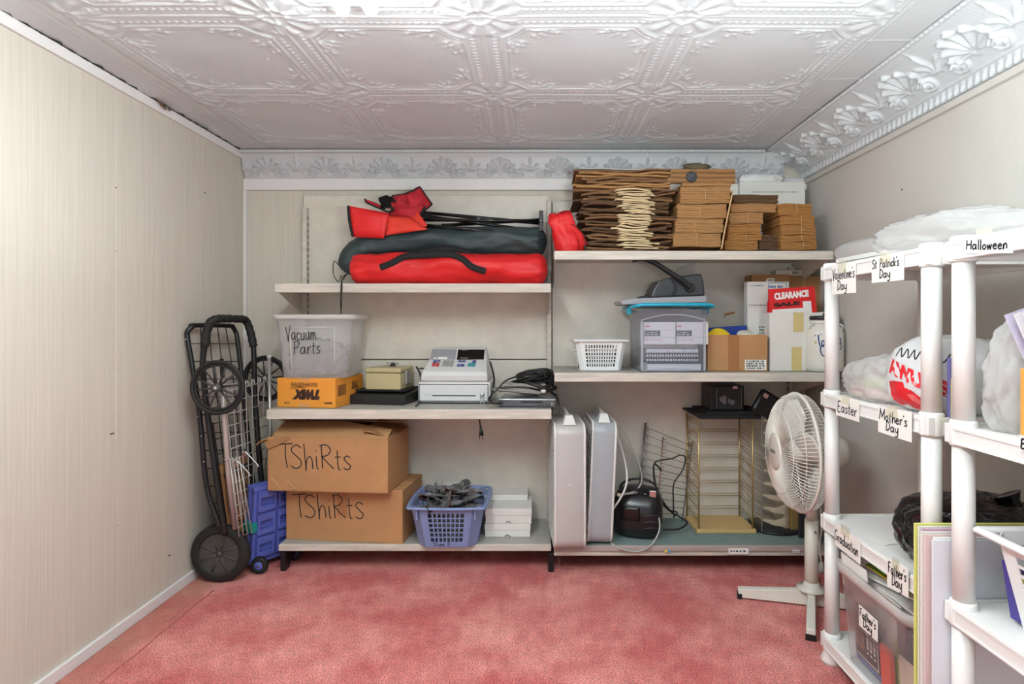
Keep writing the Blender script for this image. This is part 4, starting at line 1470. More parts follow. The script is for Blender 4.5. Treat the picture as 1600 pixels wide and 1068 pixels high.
# ---------------------------------------------------------------- silver disc player with cables on it
FL, FR = on(778, 636.5, zs), on(868, 637.5, zs)
c, rz, w = face(FL, FR)
c.x += .0
t = thing('disc_player', 'slim silver disc player buried under a tangle of cables', 'disc player', (c.x, c.y + .012, zs + .002), rz)
ph = .036
mb = MB(); mb.bb(-w / 2, w / 2, .006, .22, 0, ph); obj('case', mb, mat('silver', (150, 150, 152), .3, metal=.5), t, bevel=.003)
mb = MB(); mb.bb(-w / 2, w / 2, 0, .008, .002, ph - .002); obj('front_panel', mb, mat('dark silver', (98, 98, 102), .3, metal=.4), t, bevel=.002)
mb = MB(); mb.bb(-w * .10, w * .28, -.001, .004, ph * .55, ph * .72); obj('disc_slot', mb, M_BLKG, t)
mb = MB()
for x in (.09, .105, .118, .131): mb.lathe([(.0035, 0), (.0035, .002)], 10, Matrix.Translation((x - .03, 0, ph * .3)) @ Matrix.Rotation(PI / 2, 4, 'X'))
obj('button', mb, M_BLK, t)
mb = MB(); mb.lathe([(.004, 0), (.004, .003)], 12, Matrix.Translation((w * .44, 0, ph * .45)) @ Matrix.Rotation(PI / 2, 4, 'X')); obj('knob', mb, M_CHROME, t)
zp = zs + .002 + ph
cx, cy = c.x, c.y + .11


def loops(seed, n, r, x0, y0, z0, flat=.5, tilt=.35, turns=3):
    r_ = random.Random(seed)
    pts = []
    for i in range(n * turns):
        a = 2 * PI * i / n
        k = 1 + .22 * math.sin(a * .37 + seed) + r_.uniform(-.06, .06)
        pts.append((x0 + r * k * math.cos(a), y0 + r * flat * k * math.sin(a), z0 + .012 + .012 * math.sin(a * .5 + seed) + tilt * r * .3 * (1 + math.cos(a + seed)) + r_.uniform(0, .008)))
    return cat_rom(pts, 5)


M_CGR = mat('grey cable', (150, 148, 142), .4)
CABLES = [(M_CGR, 'grey cable looped in coils on the disc player', 2, .105, -.030, -.01, .006, 6, .0046), (M_CGR, 'thinner grey cable looped under the black cords on the disc player', 9, .095, -.02, .0, .020, 5, .0040),
          (M_BLK, 'black cable bundle piled highest on the disc player', 5, .072, .035, .03, .060, 9, .0052), (M_BLK, 'thin black cord lying over the grey coils on the disc player', 13, .085, .02, .01, .044, 5, .0040),
          (M_BLK, 'black cord hanging over the right end of the disc player', 17, .066, .055, .0, .030, 6, .0048)]
for q, (m_, lab, sd, r, dx, dy, dz, tn, rad) in enumerate(CABLES):
    P = loops(sd, 9, r, cx + dx, cy + dy, zp + dz - .012 + .004, turns=tn, tilt=1.1 if m_ is M_BLK else .5)
    mb = MB(); mb.tube(P, rad, 7)
    if q == 4:
        mb.tube(cat_rom([P[-1], Vector((cx + .135, c.y + .03, zp + .01)), Vector((cx + .142, c.y - .012, zp - .02)), Vector((cx + .143, c.y - .03, zp - .06))], 6), rad, 7)
    if q == 3:
        mb.tube(cat_rom([P[0], at(800, 590, 2.66), at(778, 607, 2.63), at(764, 622, 2.62), at(769, 629, 2.62), at(785, 628, 2.625)], 6), rad, 7)
        mb.tube(cat_rom([P[4], at(840, 584, 2.70), at(848, 578, 2.70), at(852, 588, 2.70)], 6), rad, 7)
    if q == 2:
        for dd in (0, .012):
            mb.tube([(cx - .01 + dd, cy - .05, zp + .075), (cx + .05 + dd, cy - .06, zp + .055), (cx + .10 + dd, cy - .07, zp + .03)], .007, 8)
    solo('cable', mb, m_, lab, 'cable', group=None)
solo('cable_plug', MB().bb(-.006, .006, -.012, .012, 0, .012).bb(-.003, .003, -.02, -.012, .003, .009), M_PAPER, 'small white cable connector on the black cords', 'plug', (cx + .075, c.y + .035, zp + .028), .5)
# plug hanging below the shelf
solo('power_plug', MB().tube([at(748, 641, 2.63) + Vector((0, 0, -.02)), at(749, 655, 2.63), at(751, 668, 2.63)], .0035, 8).tube([at(751, 667, 2.63), at(752, 673, 2.63), at(752, 680, 2.63)], .006, 8, radii=[.005, .008, .011]).bb(at(749.4, 0, 2.63).x - .0018, at(749.4, 0, 2.63).x + .0012, 2.627, 2.633, at(0, 686, 2.63).z, at(0, 679, 2.63).z).bb(at(754, 0, 2.63).x - .0012, at(754, 0, 2.63).x + .0018, 2.627, 2.633, at(0, 686, 2.63).z, at(0, 679, 2.63).z),
     M_BLK, 'black two-prong plug hanging below the cash register shelf', 'plug')

# ================================================================ paper bags on the top right shelf
def kraft(name, a, b, streak=(2, 2, 90)):
    return mat(name, a, .85, rgb2=b, vscale=6, stretch=streak, bump=.15, bscale=14, spec=.2)


M_K1 = kraft('brown kraft paper', (150, 112, 78), (112, 80, 56))
M_K2 = kraft('kraft paper', (186, 142, 94), (150, 108, 68))
M_K3 = kraft('dark kraft paper', (112, 84, 62), (80, 58, 42))
M_K4 = kraft('golden kraft paper', (180, 130, 76), (146, 98, 54))
M_CREAM = mat('cream twisted paper', (222, 200, 158), .8, var=.1)
ZR = RS1 + .0015


def wavy_bag(w, d, th, seed, wav=.006, nx=14, ny=8, curl=0.0):
    """A folded flat paper bag: a thin slab with wavy, slightly ragged front."""
    r = random.Random(seed)
    ph = r.uniform(0, 6); k = r.uniform(12, 20)
    def p(i, j, top):
        x = -w / 2 + w * i / nx; y = d * j / ny
        z = wav * (math.sin(x * k + ph) + .5 * math.sin(x * k * 2.1 + ph * 2)) * (1 - .5 * j / ny) + curl * (2 * x / w) ** 2
        yy = y + (noise.noise(Vector((x * 20, seed * 3.1, 0))) * .012 if j == 0 else 0)
        return Vector((x, yy, z + (th if top else 0)))
    mb = MB()
    top = [[p(i, j, True) for i in range(nx + 1)] for j in range(ny + 1)]
    bot = [[p(i, j, False) for i in range(nx + 1)] for j in range(ny + 1)]
    mb.sheet(top); mb.sheet([q[::-1] for q in bot])
    for row_t, row_b in ((top[0], bot[0]), (top[-1][::-1], bot[-1][::-1]), ([q[0] for q in top][::-1], [q[0] for q in bot][::-1]), ([q[-1] for q in top], [q[-1] for q in bot])):
        mb.sheet([row_b, row_t], smooth=False)
    # middle fold line at the front: a second sheet peeping out
    fr = [[p(i, 0, False) + Vector((0, -.004 - .004 * noise.noise(Vector((i * .9, seed, 1))), th * f)) for i in range(nx + 1)] for f in (.35, .6)]
    mb.sheet(fr, smooth=False)
    return mb


# tall stack of loose bags with cream handles
z = ZR
LBL = 'brown folded paper bag lying in the tall ragged stack with cream handles'
LBLT = 'tan folded paper bag near the top of the tall ragged stack'
i = 0
xc = at(980, 390, 2.68).x
rr = random.Random(4)
heights = []
while z < ZR + .368:
    th = rr.uniform(.007, .012)
    top = z > ZR + .285
    w = rr.uniform(.38, .41) if z < ZR + .22 else rr.uniform(.38, .45)
    m = (M_K2 if rr.random() < .6 else M_K1) if top else (M_K3 if rr.random() < .62 else M_K1)
    xo = rr.uniform(-.026, .020)
    mb = wavy_bag(w, .27, th * .8, i * 1.7, wav=(.004 if top else .0055))
    solo('paper_bag', mb, m, LBLT if top else LBL, 'paper bag', (xc + xo, 2.672 + rr.uniform(-.016, .016), z + .006), rr.uniform(-.08, .08), group='loose paper bags near the stack top' if top else 'loose paper bags in the tall stack')
    if not top:
        heights.append((z + th * .5, xo))
    z += th + (.0012 if top else .0008)
    i += 1
zt1 = z
# handles: twisted paper loops drooping from the bags' mouths
hx = at(995, 390, 2.66).x
def handle_mb(seed):
    r = random.Random(seed)
    mb = MB()
    s = r.uniform(-.02, .02)
    w = r.uniform(.060, .085)
    for q in range(2):
        o = r.uniform(-.008, .008)
        pts = [(s - w + o, .03, .004), (s - w + .01 + o, -.012, .003 + q * .004), (s + o, -.022 + r.uniform(-.008, .004), r.uniform(-.006, .007)), (s + w - .012, -.014, -.002 + q * .004), (s + w + o, .03, .003)]
        mb.tube(cat_rom(pts, 5), .0028, 6, flat=.8)
    return mb
for k, (zz, xo) in enumerate(heights[1:]):
    if k % 1 == 0 and zz < ZR + .285:
        bend = .012 * math.sin(zz * 40)
        solo('bag_handles', handle_mb(k), M_CREAM, 'cream twisted paper handles curling from the bags of the tall stack', 'bag handles', (hx + bend - .004, 2.668, zz + .004), 0, group='twisted handles of the stacked bags')
# loose flat pieces and a white sheet on top
solo('paper_sheet', wavy_bag(.36, .22, .003, 3.3, wav=.001, curl=.003), M_WCARD, 'white sheet lying on top of the tall paper bag stack', 'paper', (at(965, 262, 2.72).x, 2.70, zt1 + .012), .05)


# bundles of flat bags, each bundle a thing with its bags as ridges and a tie
def bundle(px0, px1, py0, py1, Y, m, label, group, d=.24, lean=0.0, tie=True, seed=0):
    a, b = at(px0, py1, Y), at(px1, py0, Y)
    w, h = b.x - a.x, b.z - a.z
    r = random.Random(seed)
    n = max(5, int(h / .0045))
    rows = []
    nx = 12
    t = thing('paper_bag_bundle', label, 'paper bags', ((a.x + b.x) / 2, Y, a.z), lean, group=group)
    mb = MB()
    for k in range(n):
        z0 = h * k / n; z1 = h * (k + .86) / n
        ox = r.uniform(-.0025, .0025); oy = r.uniform(-.003, .003)
        sag = lambda x: -.004 * (1 - abs(2 * x / w)) * math.sin(PI * (z0 + z1) / 2 / h) * (1 if tie else 0)
        # slightly arched sheets, pinched at the tie
        top = [Vector((-w / 2 + w * i / nx + ox, oy - .002 * math.sin(i * 1.3 + k), z1 + .0016 * math.sin(i * .5 + seed))) for i in range(nx + 1)]
        bot = [Vector((-w / 2 + w * i / nx + ox, oy - .002 * math.sin(i * 1.3 + k), z0 + .0016 * math.sin(i * .5 + seed))) for i in range(nx + 1)]
        tb = [p + Vector((0, d, 0)) for p in top]; bb_ = [p + Vector((0, d, 0)) for p in bot]
        mb.sheet([bot, top, tb], smooth=False); mb.sheet([bb_, bot], smooth=False)
        mb.sheet([[bot[-1], bb_[-1]], [top[-1], tb[-1]]], smooth=False); mb.sheet([[bb_[0], bot[0]], [tb[0], top[0]]], smooth=False)
    obj('bags', mb, m, t)
    if tie:
        tm = MB(); x = r.uniform(-.02, .02)
        tm.tube([(x, -.004, .001), (x + .003, -.0055, h * .5), (x, -.004, h - .0005)], .0013, 5); obj('tie_band', tm, M_CARDE, t)
    return t


names = ['lowest', 'second from the bottom', 'third from the bottom', 'fourth from the bottom', 'topmost', 'sixth']
G3 = 'tied paper bag bundles in the leaning tan stack'
for k, (x0, x1, y0, y1) in enumerate([(1052, 1126, 364.5, 385), (1055, 1130, 342, 363.5), (1058, 1135, 319, 341), (1063, 1141, 291, 317.5), (1066, 1143, 285, 290.5)]):
    bundle(x0, x1, y0, y1, 2.66, M_K2, f'tan paper bag bundle, {names[k]} of the leaning stack beside the ragged one', G3, d=.26, seed=k, tie=k < 4)
solo('paper_bag', wavy_bag(.225, .26, .003, 9.1, wav=.0006), M_K2, 'single flat bag lying under the leaning tan stack', 'paper bag', (at(1090, 388, 2.66).x, 2.655, ZR + .003), 0)
mb = MB()
P = [at(1127, 389, 2.648), at(1131, 365, 2.648), at(1138, 330, 2.648), at(1145, 297, 2.648)]
strip = cat_rom(P, 6)
mb.sheet([[p + Vector((-.002, 0, 0)) for p in strip], [p + Vector((.004, .0, 0)) for p in strip], [p + Vector((.004, .24, 0)) for p in strip]])
solo('paper_bag', mb, M_CARDE, 'flat bag standing on edge along the right side of the leaning tan stack', 'paper bag', solid=.002)
G4 = 'paper bag bundles in the slumped middle stack'
for k, (x0, x1, y0, y1, m) in enumerate([(1133, 1184, 376, 390, M_K4), (1137, 1190, 366, 375.5, M_K4), (1138, 1188, 350, 365.5, M_K4), (1140, 1192, 332, 349, M_K2), (1143, 1213, 318, 331, M_K2), (1146, 1216, 304, 317, M_K3)]):
    bundle(x0, x1, y0, y1, 2.70, m, f'golden paper bag bundle, {names[k] if k < 4 else ("fifth from the bottom" if k == 4 else "topmost")} of the slumped middle stack', G4, d=.22, seed=20 + k, tie=k in (1, 3))
bundle(1186, 1219, 367, 390, 2.72, M_K3, 'small dark paper bag bundle in the gap between two stacks', 'single bundles', d=.2, seed=31, tie=False)
G5 = 'paper bag bundles in the neat right stack'
for k, (x0, x1, y0, y1) in enumerate([(1220, 1276, 377.5, 390), (1219, 1275, 367, 377), (1220, 1274, 351, 366.5), (1219, 1273, 337, 350.5), (1216, 1268, 318, 336.5)]):
    bundle(x0, x1, y0, y1, 2.69, M_K4, f'golden paper bag bundle, {names[k]} of the neat stack near the right wall', G5, d=.22, seed=40 + k, tie=True)

# things behind the bags
zb0 = at(0, 318, 2.94).z
# white carton standing behind the stacks
a, b = at(1156, 390, 2.925), at(1258, 283, 2.925)
mb = MB(); mb.bb(-(b.x - a.x) / 2, (b.x - a.x) / 2, 0, .07, 0, at(0, 284, 2.925).z - ZR)
t = thing('white_carton', 'plain white carton standing behind the paper bags against the right corner', 'box', ((a.x + b.x) / 2, 2.925, ZR))
obj('body', mb, M_WCARD, t, bevel=.002)
scribble(t, -.1, .13, .33, -.0012, mat('faint print', (170, 165, 158), .8), h=.006, rows=1, seed=2)
a, b = at(1045, 390, 2.955), at(1157, 287, 2.955)
solo('white_board', MB().bb(-(b.x - a.x) / 2, (b.x - a.x) / 2, 0, .03, 0, b.z - ZR), M_WCARD, 'white flat panel leaning behind the tan paper bag stack', 'panel', ((a.x + b.x) / 2, 2.955, ZR))
zt3 = at(0, 284, 2.925).z
a, b = at(1163, 283, 2.93), at(1223, 271, 2.93)
solo('plastic_bag', blob((0, .03, .018), (b.x - a.x, .06, .05), 3.7, .25, 2.6, 4, flatz=.0), mat('white film', (228, 228, 226), .35), 'white plastic bag folded on top of the white carton', 'bag', ((a.x + b.x) / 2, 2.93, zt3 + .001))
# wooden board
M_OAK, nt, bs_ = nodes_of('varnished wood')
N, L = nt.nodes, nt.links
tc = N.new('ShaderNodeTexCoord'); mp = N.new('ShaderNodeMapping'); mp.inputs['Scale'].default_value = (2, 9, 10)
wv = N.new('ShaderNodeTexWave'); wv.wave_type = 'RINGS'; wv.inputs['Scale'].default_value = 1.2; wv.inputs['Distortion'].default_value = 5; wv.inputs['Detail'].default_value = 3; wv.inputs['Detail Scale'].default_value = 1.2
rp = N.new('ShaderNodeValToRGB'); rp.color_ramp.elements[0].color = lin((146, 96, 52)); rp.color_ramp.elements[1].color = lin((186, 136, 84))
L.new(tc.outputs['Object'], mp.inputs[0]); L.new(mp.outputs[0], wv.inputs['Vector']); L.new(wv.outputs['Fac'], rp.inputs[0]); L.new(rp.outputs[0], bs_.inputs['Base Color'])
bs_.inputs['Roughness'].default_value = .4
a, b = at(1036, 286, 2.935), at(1149, 264, 2.935)
t = thing('wooden_plank', 'varnished wooden plank with a grey knob lying across the top of the paper bags', 'plank', ((a.x + b.x) / 2, 2.935, a.z))
obj('board', MB().bb(-(b.x - a.x) / 2, (b.x - a.x) / 2, 0, .02, 0, b.z - a.z), M_OAK, t, bevel=.002)
kx = at(1081, 0, 2.93).x - (a.x + b.x) / 2
M_GRKN = mat('grey putty', (104, 106, 110), .6)
obj('knob', MB().lathe([(.030, 0), (.026, .008), (.014, .014), (.010, .03), (.004, .034)], 8, Matrix.Translation((kx, 0, .032)) @ Matrix.Rotation(PI / 2, 4, 'X') @ Matrix.Scale(1.0, 4)), M_GRKN, t)
solo('dried_sprig', blob((0, 0, .012), (.085, .022, .022), 4.4, .8, 6, 4), mat('dry moss', (120, 105, 82), .9, var=.3), 'small dry brown sprig lying on the wooden plank', 'plant', (at(1088, 0, 2.945).x, 2.945, b.z + .001))

# ================================================================ middle right shelf
zs = RS2 + .001
# small white basket
t = thing('laundry_basket', 'small white plastic lattice basket holding dark plastic strips on the middle right shelf', 'basket', (0, 0, 0))
a, b = on(902, 578, zs), on(980, 579, zs)
W = .232; D = .165; H = .135
cx, cy = at(939, 0, 2.66).x, on(940, 579, zs).y + D / 2 * .85
t.location = (cx, cy, zs + .002)
t.rotation_euler = (0, 0, .03)
basket(t, W, D, H, .80, M_WHITE, M_WHITE, chamfer=.018, front_margin=.11, lip=.010, rows=6, cols=12, bar=.0052, th=.0022)
M_STRIP = mat('charcoal plastic', (46, 46, 50), .4)
M_STRIP2 = mat('pale strip', (170, 168, 162), .5)
for k in range(22):
    r2 = random.Random(k)
    ww = r2.uniform(.05, .09)
    lay = k // 5
    base = MB().bb(-ww, ww, -.010, .010, 0, .004); base.tube([(-ww + .01, 0, .004), (-ww + .02, 0, .011), (-ww + .03, 0, .004)], .002, 6)
    solo('plastic_strip', base, M_STRIP if k % 4 else M_STRIP2, ('dark' if k % 4 else 'pale') + ' plastic strip heaped in the small white basket', 'strip', (cx + r2.uniform(-.012, .012), cy - .05 + .025 * (k % 5) if k < 15 else cy - D * .43 * (.8 + .2 * (k - 14) / 7) + .010, zs + .06 + lay * .030 if k < 15 else zs + .022 + (k - 15) * .0145), rot=(r2.uniform(-.2, .2) if k < 15 else 1.5, r2.uniform(-.14, .14) if k < 15 else 0, r2.uniform(-.3, .3) if k < 15 else 0), group='dark strips in the small white basket' if k % 4 else 'pale strips in the small white basket')

# clear grey tote with turquoise lid
FL, FR = on(1001, 581, zs), on(1103, 581, zs)
wB = FR.x - FL.x
t = thing('storage_tote', 'clear grey storage tote with a turquoise rimmed lid on the middle right shelf', 'storage tote', ((FL.x + FR.x) / 2, FL.y, zs), 0)
TOT = Vector(((FL.x + FR.x) / 2, FL.y, zs))
M_GCLR = clear('grey clear plastic', (222, 223, 228), .13, .2, .3)
M_GCLR2 = clear('grey clear rim', (222, 223, 226), .5, .25, .3)
M_TURQ = mat('turquoise plastic', (30, 168, 200), .35)
TD3, TH3 = .30, at(0, 482.5, FL.y).z - zs
def rring(w, d, r, z, y0):
    return [p + Vector((0, d / 2 + y0, 0)) for p in rr_ring(w, d, r, z, 4)]
tub = loft([rring(wB - .004, TD3, .018, 0, 0), rring(wB, TD3, .018, .004, 0), rring(wB + .006, TD3, .02, TH3 * .84, -.001), rring(wB + .03, TD3 + .015, .022, TH3 * .95, -.010), rring(wB + .03, TD3 + .015, .022, TH3, -.010)])
obj('tub', tub, M_GCLR, t, solid=.002)
mb = MB()
for x in (-wB / 2 + .006, wB / 2 - .006):
    mb.bb(x - .005, x + .005, -.004, .003, .008, TH3 * .84)
mb.tube([(-wB / 2 + .004, -.002, .006), (0, -.003, .016), (wB / 2 - .004, -.002, .006)], .005, 6, flat=.6)
mb.tube(cat_rom([(-wB / 2 + .004, -.003, TH3 * .82), (-.05, -.004, TH3 * .90), (.05, -.004, TH3 * .90), (wB / 2 - .004, -.003, TH3 * .82)], 5), .006, 6, flat=.6)
obj('moulded_rib', mb, M_GCLR2, t)
lw = wB + .062
zl = TH3 + .001
n = 25
rows = []
mb = MB()
ring = rring(lw, TD3 + .06, .035, 0, -.034)
pts = []
for p in ring:
    bow = .024 * (1 - (2 * p.x / lw) ** 2)
    pts.append(Vector((p.x, p.y, zl + .010 + bow * .9)))
mb.tube(pts, .010, 8, closed=True, flat=.75)
obj('lid_rim', mb, M_TURQ, t)
top = [Vector((p.x * .95, p.y * .95 + .006, p.z + .006)) for p in pts]
mb = MB(); mb.add(pts + top, [tuple(range(len(pts))), tuple(range(len(pts), 2 * len(pts)))] + [(i, (i + 1) % len(pts), len(pts) + (i + 1) % len(pts), len(pts) + i) for i in range(len(pts))])
obj('lid_panel', mb, M_GCLR2, t)
for sx in (-1, 1):
    mb = MB(); mb.bb(sx * (lw / 2 + .004) - .008, sx * (lw / 2 + .004) + .008, .09, .17, zl - .022, zl + .012); obj('latch', mb, M_TURQ, t, bevel=.003)
# contents
def inside(name, mb, m, lab, cat, x, y, z, rz=0, group=None, **k):
    return solo(name, mb, m, lab, cat, (TOT.x + x, TOT.y + y, TOT.z + z), rz, group, **k)
inside('paper_stack', MB().bb(-.12, .12, 0, .2, 0, .03), M_PAPER, 'white paper stack lying at the bottom of the turquoise lidded tote', 'paper', .01, .025, .004)
inside('report_cover', MB().bb(-.115, .115, 0, .2, 0, .006), M_NAVY, 'navy report cover between the papers in the turquoise lidded tote', 'folder', .012, .022, .0355)
for k, (zz2, m_, lab) in enumerate([(.044, M_BLK, 'black'), (.064, M_NAVY, 'navy'), (.084, M_PAPER, 'white')]):
    mb = MB()
    mb.rod((-.115, .014, .008), (.115, .014, .008), .009, 10)
    for q in range(20):
        x = -.112 + q * .0118
        mb.tube([(x, .014 + .0105 * math.cos(a), .008 + .0105 * math.sin(a)) for a in [PI * 2 * s / 8 for s in range(9)]], .0022, 5)
    mb2 = MB(); mb2.m = 0
    o = inside('binding_comb', mb, m_, f'{lab} plastic binding comb lying in the turquoise lidded tote', 'binding comb', .0, .016, zz2)
    tm = MB()
    for q in range(20):
        x = -.112 + q * .0118
        tm.bb(x - .0032, x + .0032, .0005, .006, .004, .013)
    obj('comb_teeth', tm, M_WHITE, o)
inside('paper_stack', MB().bb(-.12, .12, .03, .2, 0, .014), M_PAPER, 'thin white paper stack above the combs in the turquoise lidded tote', 'paper', 0, .02, .105)
for s, lab in ((-1, 'left'), (1, 'right')):
    a = at(1031 if s < 0 else 1080, 0, TOT.y + .02).x - TOT.x
    b = inside('label_box', MB().bb(-.074, .074, 0, .1, 0, .100), M_PAPER, f'white labelled supply box, {lab} of the two in the turquoise lidded tote', 'box', a, .012, .122, group=None, bevel=.002)
    mb = MB(); mb.bb(-.070, .0, -.001, .002, .038, .062); obj('dark_label', mb, mat('slate print', (70, 74, 80), .6), b)
    mb = MB(); mb.bb(-.072, .072, -.0006, .002, .030, .034); mb.bb(-.072, .072, -.0006, .002, .064, .066); obj('stripe', mb, mat('pale stripe', (205, 202, 196), .7), b)
    scribble(b, -.066, -.008, .051, -.0016, M_PAPER, h=.005, rows=2, gap=.009, seed=3)
    scribble(b, -.064, -.04, .078, -.0012, M_REDO, h=.006, rows=1, seed=6)
    scribble(b, -.066, .012, .019, -.0012, mat('red print', (200, 120, 110), .6), h=.004, rows=1, seed=7)

# comb binding machine on the lid
zl2 = zs + zl + .034
p0, p1 = at(986, 0, 2.70).x, at(1103, 0, 2.70).x
t = thing('binding_machine', 'black and grey comb binding machine with a long lever lying on the turquoise lid', 'binding machine', (0, 0, 0))
Yb = 2.68
def Q(px, py, y=0):
    return at(px, py, Yb) + Vector((0, y, 0))
def xz_prism(poly, y0, y1):
    mb = MB()
    mb.prism([(Q(*p).x, Q(*p).z) for p in poly], -y1, -y0, Matrix.Rotation(PI / 2, 4, 'X'))
    return mb
obj('base', xz_prism([(972, 476), (968, 470), (988, 466), (1103, 462), (1103, 472), (1060, 473.5)], Yb - .01, Yb + .22), mat('mid grey plastic', (160, 160, 164), .4), t, bevel=.004)
obj('housing', xz_prism([(1017, 465), (1022, 450), (1030, 438), (1046, 433), (1096, 427), (1100, 440), (1102, 462)], Yb + .0, Yb + .19), mat('charcoal housing', (48, 49, 53), .4), t, bevel=.008)
obj('rear_hump', xz_prism([(996, 467), (1004, 462), (1014, 460), (1017, 466)], Yb + .02, Yb + .14), M_BLK, t, bevel=.004)
mb = MB(); mb.tube(cat_rom([Q(1049, 434, -.006), Q(1056, 448, -.010), Q(1050, 462, -.004)], 6), .010, 8, flat=.4); obj('side_ridge', mb, M_STRIP, t)
mb = MB()
P = cat_rom([Q(1077, 449, -.016), Q(1060, 436, -.018), Q(1040, 423, -.02), Q(1022, 412, -.022), Q(1008, 406.5, -.022), Q(1000, 405.5, -.022), Q(987, 409, -.022)], 8)
k = len(P)
mb.tube(P, .02, 12, radii=[.021 - .004 * (i / k) if i < k - 10 else .017 - .010 * ((i - k + 10) / 10) for i in range(k)], flat=.6); lv = obj('lever', mb, M_BLK, t)
mb = MB(); c = Q(1077, 449, -.012); mb.lathe([(.022, 0), (.022, .012), (.018, .016)], 20, Matrix.Translation((c.x, Yb + .002, c.z)) @ Matrix.Rotation(PI / 2, 4, 'X')); obj('pivot', mb, M_BLK, t)
for q in range(11):
    mb = MB(); a = Q(1058 + q * 3.2, 426 - q * .2, .03); b = a + Vector((.004, 0, .006 + .003 * q + .01))
    mb.tube([a + Vector((0, .01, -.02)), b, b + Vector((0, .02, 0)), a + Vector((0, .03, -.02))], .0012, 5); obj('comb_tine', mb, M_WIRE, t)

# open cardboard box with blue and yellow things
FL, FR = on(1105, 579.5, zs), on(1200, 580, zs)
c, rz, w = face(FL, FR)
t = thing('cardboard_box', 'small open cardboard box with a white label, between the clear tote and the white carton', 'box', (c.x, c.y, zs), rz)
h = at(0, 523, c.y).z - zs
CB = c
carton(t, w - .003, .26, h, M_CARD, open_top=True)
mb = MB(); mb.bb(-.042, .008, -.0008, .01, 0, h); obj('tape', mb, M_TAPE, t)
mb = MB(); mb.bb(w / 2 - .102, w / 2 - .008, -.001, .006, .006, .052); lb = obj('paper_label', mb, M_PAPER, t)
scribble(lb, w / 2 - .096, w / 2 - .014, .042, -.0014, mat('grey print', (96, 96, 98), .7), h=.0075, rows=4, gap=.0105, seed=12)
M_COBALT = mat('cobalt blue plastic', (28, 62, 150), .4)
solo('blue_folder', MB().hexa([Vector(v) for v in [(-.11, 0, 0), (.085, 0, 0), (.085, .1, 0), (-.11, .1, 0), (-.11, .0, .055), (.085, 0, .066), (.085, .1, .066), (-.11, .1, .052)]]), M_COBALT, 'cobalt blue case sticking out of the small open cardboard box', 'case', (c.x, c.y + .12, zs + .140), rz + .04, bevel=.003)
M_YEL = mat('yellow plastic', (232, 196, 40), .45)
t2 = solo('yellow_disc', MB().lathe([(.055, 0), (.06, .006), (.055, .012), (.0, .014)], 28, Matrix.Rotation(1.25, 4, 'X')), M_YEL, 'round yellow plastic disc sticking out of the small open cardboard box', 'disc', (c.x - w / 2 + .066, c.y + .05, zs + h - .028))
solo('round_lid', MB().lathe([(.04, 0), (.043, .005), (.037, .011), (0, .012)], 24, Matrix.Rotation(.5, 4, 'X')), mat('cream plastic', (222, 218, 200), .5), 'cream round lid sticking out of the small open cardboard box', 'lid', (c.x + w / 2 - .075, c.y + .06, zs + h - .006))

# white carton with signs
FL, FR = on(1203, 579.5, zs), on(1289, 580, zs)
t = thing('white_carton', 'tall open white carton with yellowed tape holding red clearance signs', 'box', ((FL.x + FR.x) / 2, FL.y, zs))
WCX, WCY = (FL.x + FR.x) / 2, FL.y
ww = FR.x - FL.x; hh = at(0, 488, FL.y).z - zs; dd = .30
carton(t, ww, dd, hh, M_WCARD, open_top=True)
M_YT = mat('yellowed tape', (212, 192, 132), .45)
mb = MB(); mb.bb(-.015, .032, -.001, .006, hh - .088, hh + .0005); obj('tape', mb, M_YT, t)
mb = MB(); mb.bb(-.022, .024, -.001, .006, .002, .110); obj('tape', mb, M_YT, t)
mb = MB(); mb.bb(-ww / 2 - .0008, -ww / 2 + .002, .05, .16, .14, .21); lb = obj('paper_label', mb, M_PAPER, t)
scribble(lb, .055, .15, .195, 0, mat('grey print 2', (120, 120, 122), .7), h=.008, rows=4, gap=.014, seed=22, u=(0, 1, 0)).location = (-ww / 2 - .0012, 0, 0)
fold_flap(t, (ww / 2 - .001, .0, hh), (ww / 2 - .001, dd, hh), .06, (1, 0, -.15), M_WCARD)
# clearance signs
M_SIGN = mat('red sign print', (214, 26, 30), .4)
M_SIGNW = mat('white sign print', (238, 236, 232), .45)
def sign(px0, px1, py0, py1, Y, lab, big):
    a, b = at(px0, py1, Y), at(px1, py0, Y)
    w, h = b.x - a.x, b.z - a.z
    t = thing('clearance_sign', lab, 'sign', ((a.x + b.x) / 2, Y, a.z), 0, rot=(-.05, -.06 if big else .03, 0))
    obj('card', MB().bb(-w / 2, w / 2, 0, .002, -.10, h), M_SIGN, t)
    if big:
        obj('white_field', MB().bb(-w / 2 + .012, w / 2 - .028, -.0007, .001, -.09, h - .095), M_SIGNW, t)
        print_text(t, 'CLEARANCE', .05, (-w / 2 + .026, -.001, h - .052), (1, 0, .04), (0, 0, 1), M_SIGNW, width=w * .74, height=.032, bold=.0035)
        print_text(t, 'SALE', .05, (-w / 2 + .020, -.0014, h - .084), (1, 0, .03), (0, 0, 1), M_INK, width=w * .56, height=.018, bold=.003)
        obj('white_strip', MB().bb(w / 2 - .060, w / 2 - .022, -.0009, .001, -.09, h - .066), M_SIGNW, t)
    else:
        print_text(t, 'SALE', .05, (-w / 2 + .05, -.001, h - .032), (1, 0, 0), (0, 0, 1), M_SIGNW, width=w * .45, height=.018, bold=.002)
    return t
sign(1200, 1262, 452, 488, WCY + .060, 'red sale sign half hidden behind the clearance sign in the white carton', False)
sign(1203, 1276, 449, 488, WCY + .018, 'red CLEARANCE SALE sign standing in the white carton, in front of the other', True)
sign(1199, 1240, 471, 488, WCY + .035, 'plain red sign edge showing low at the left of the clearance signs', False)
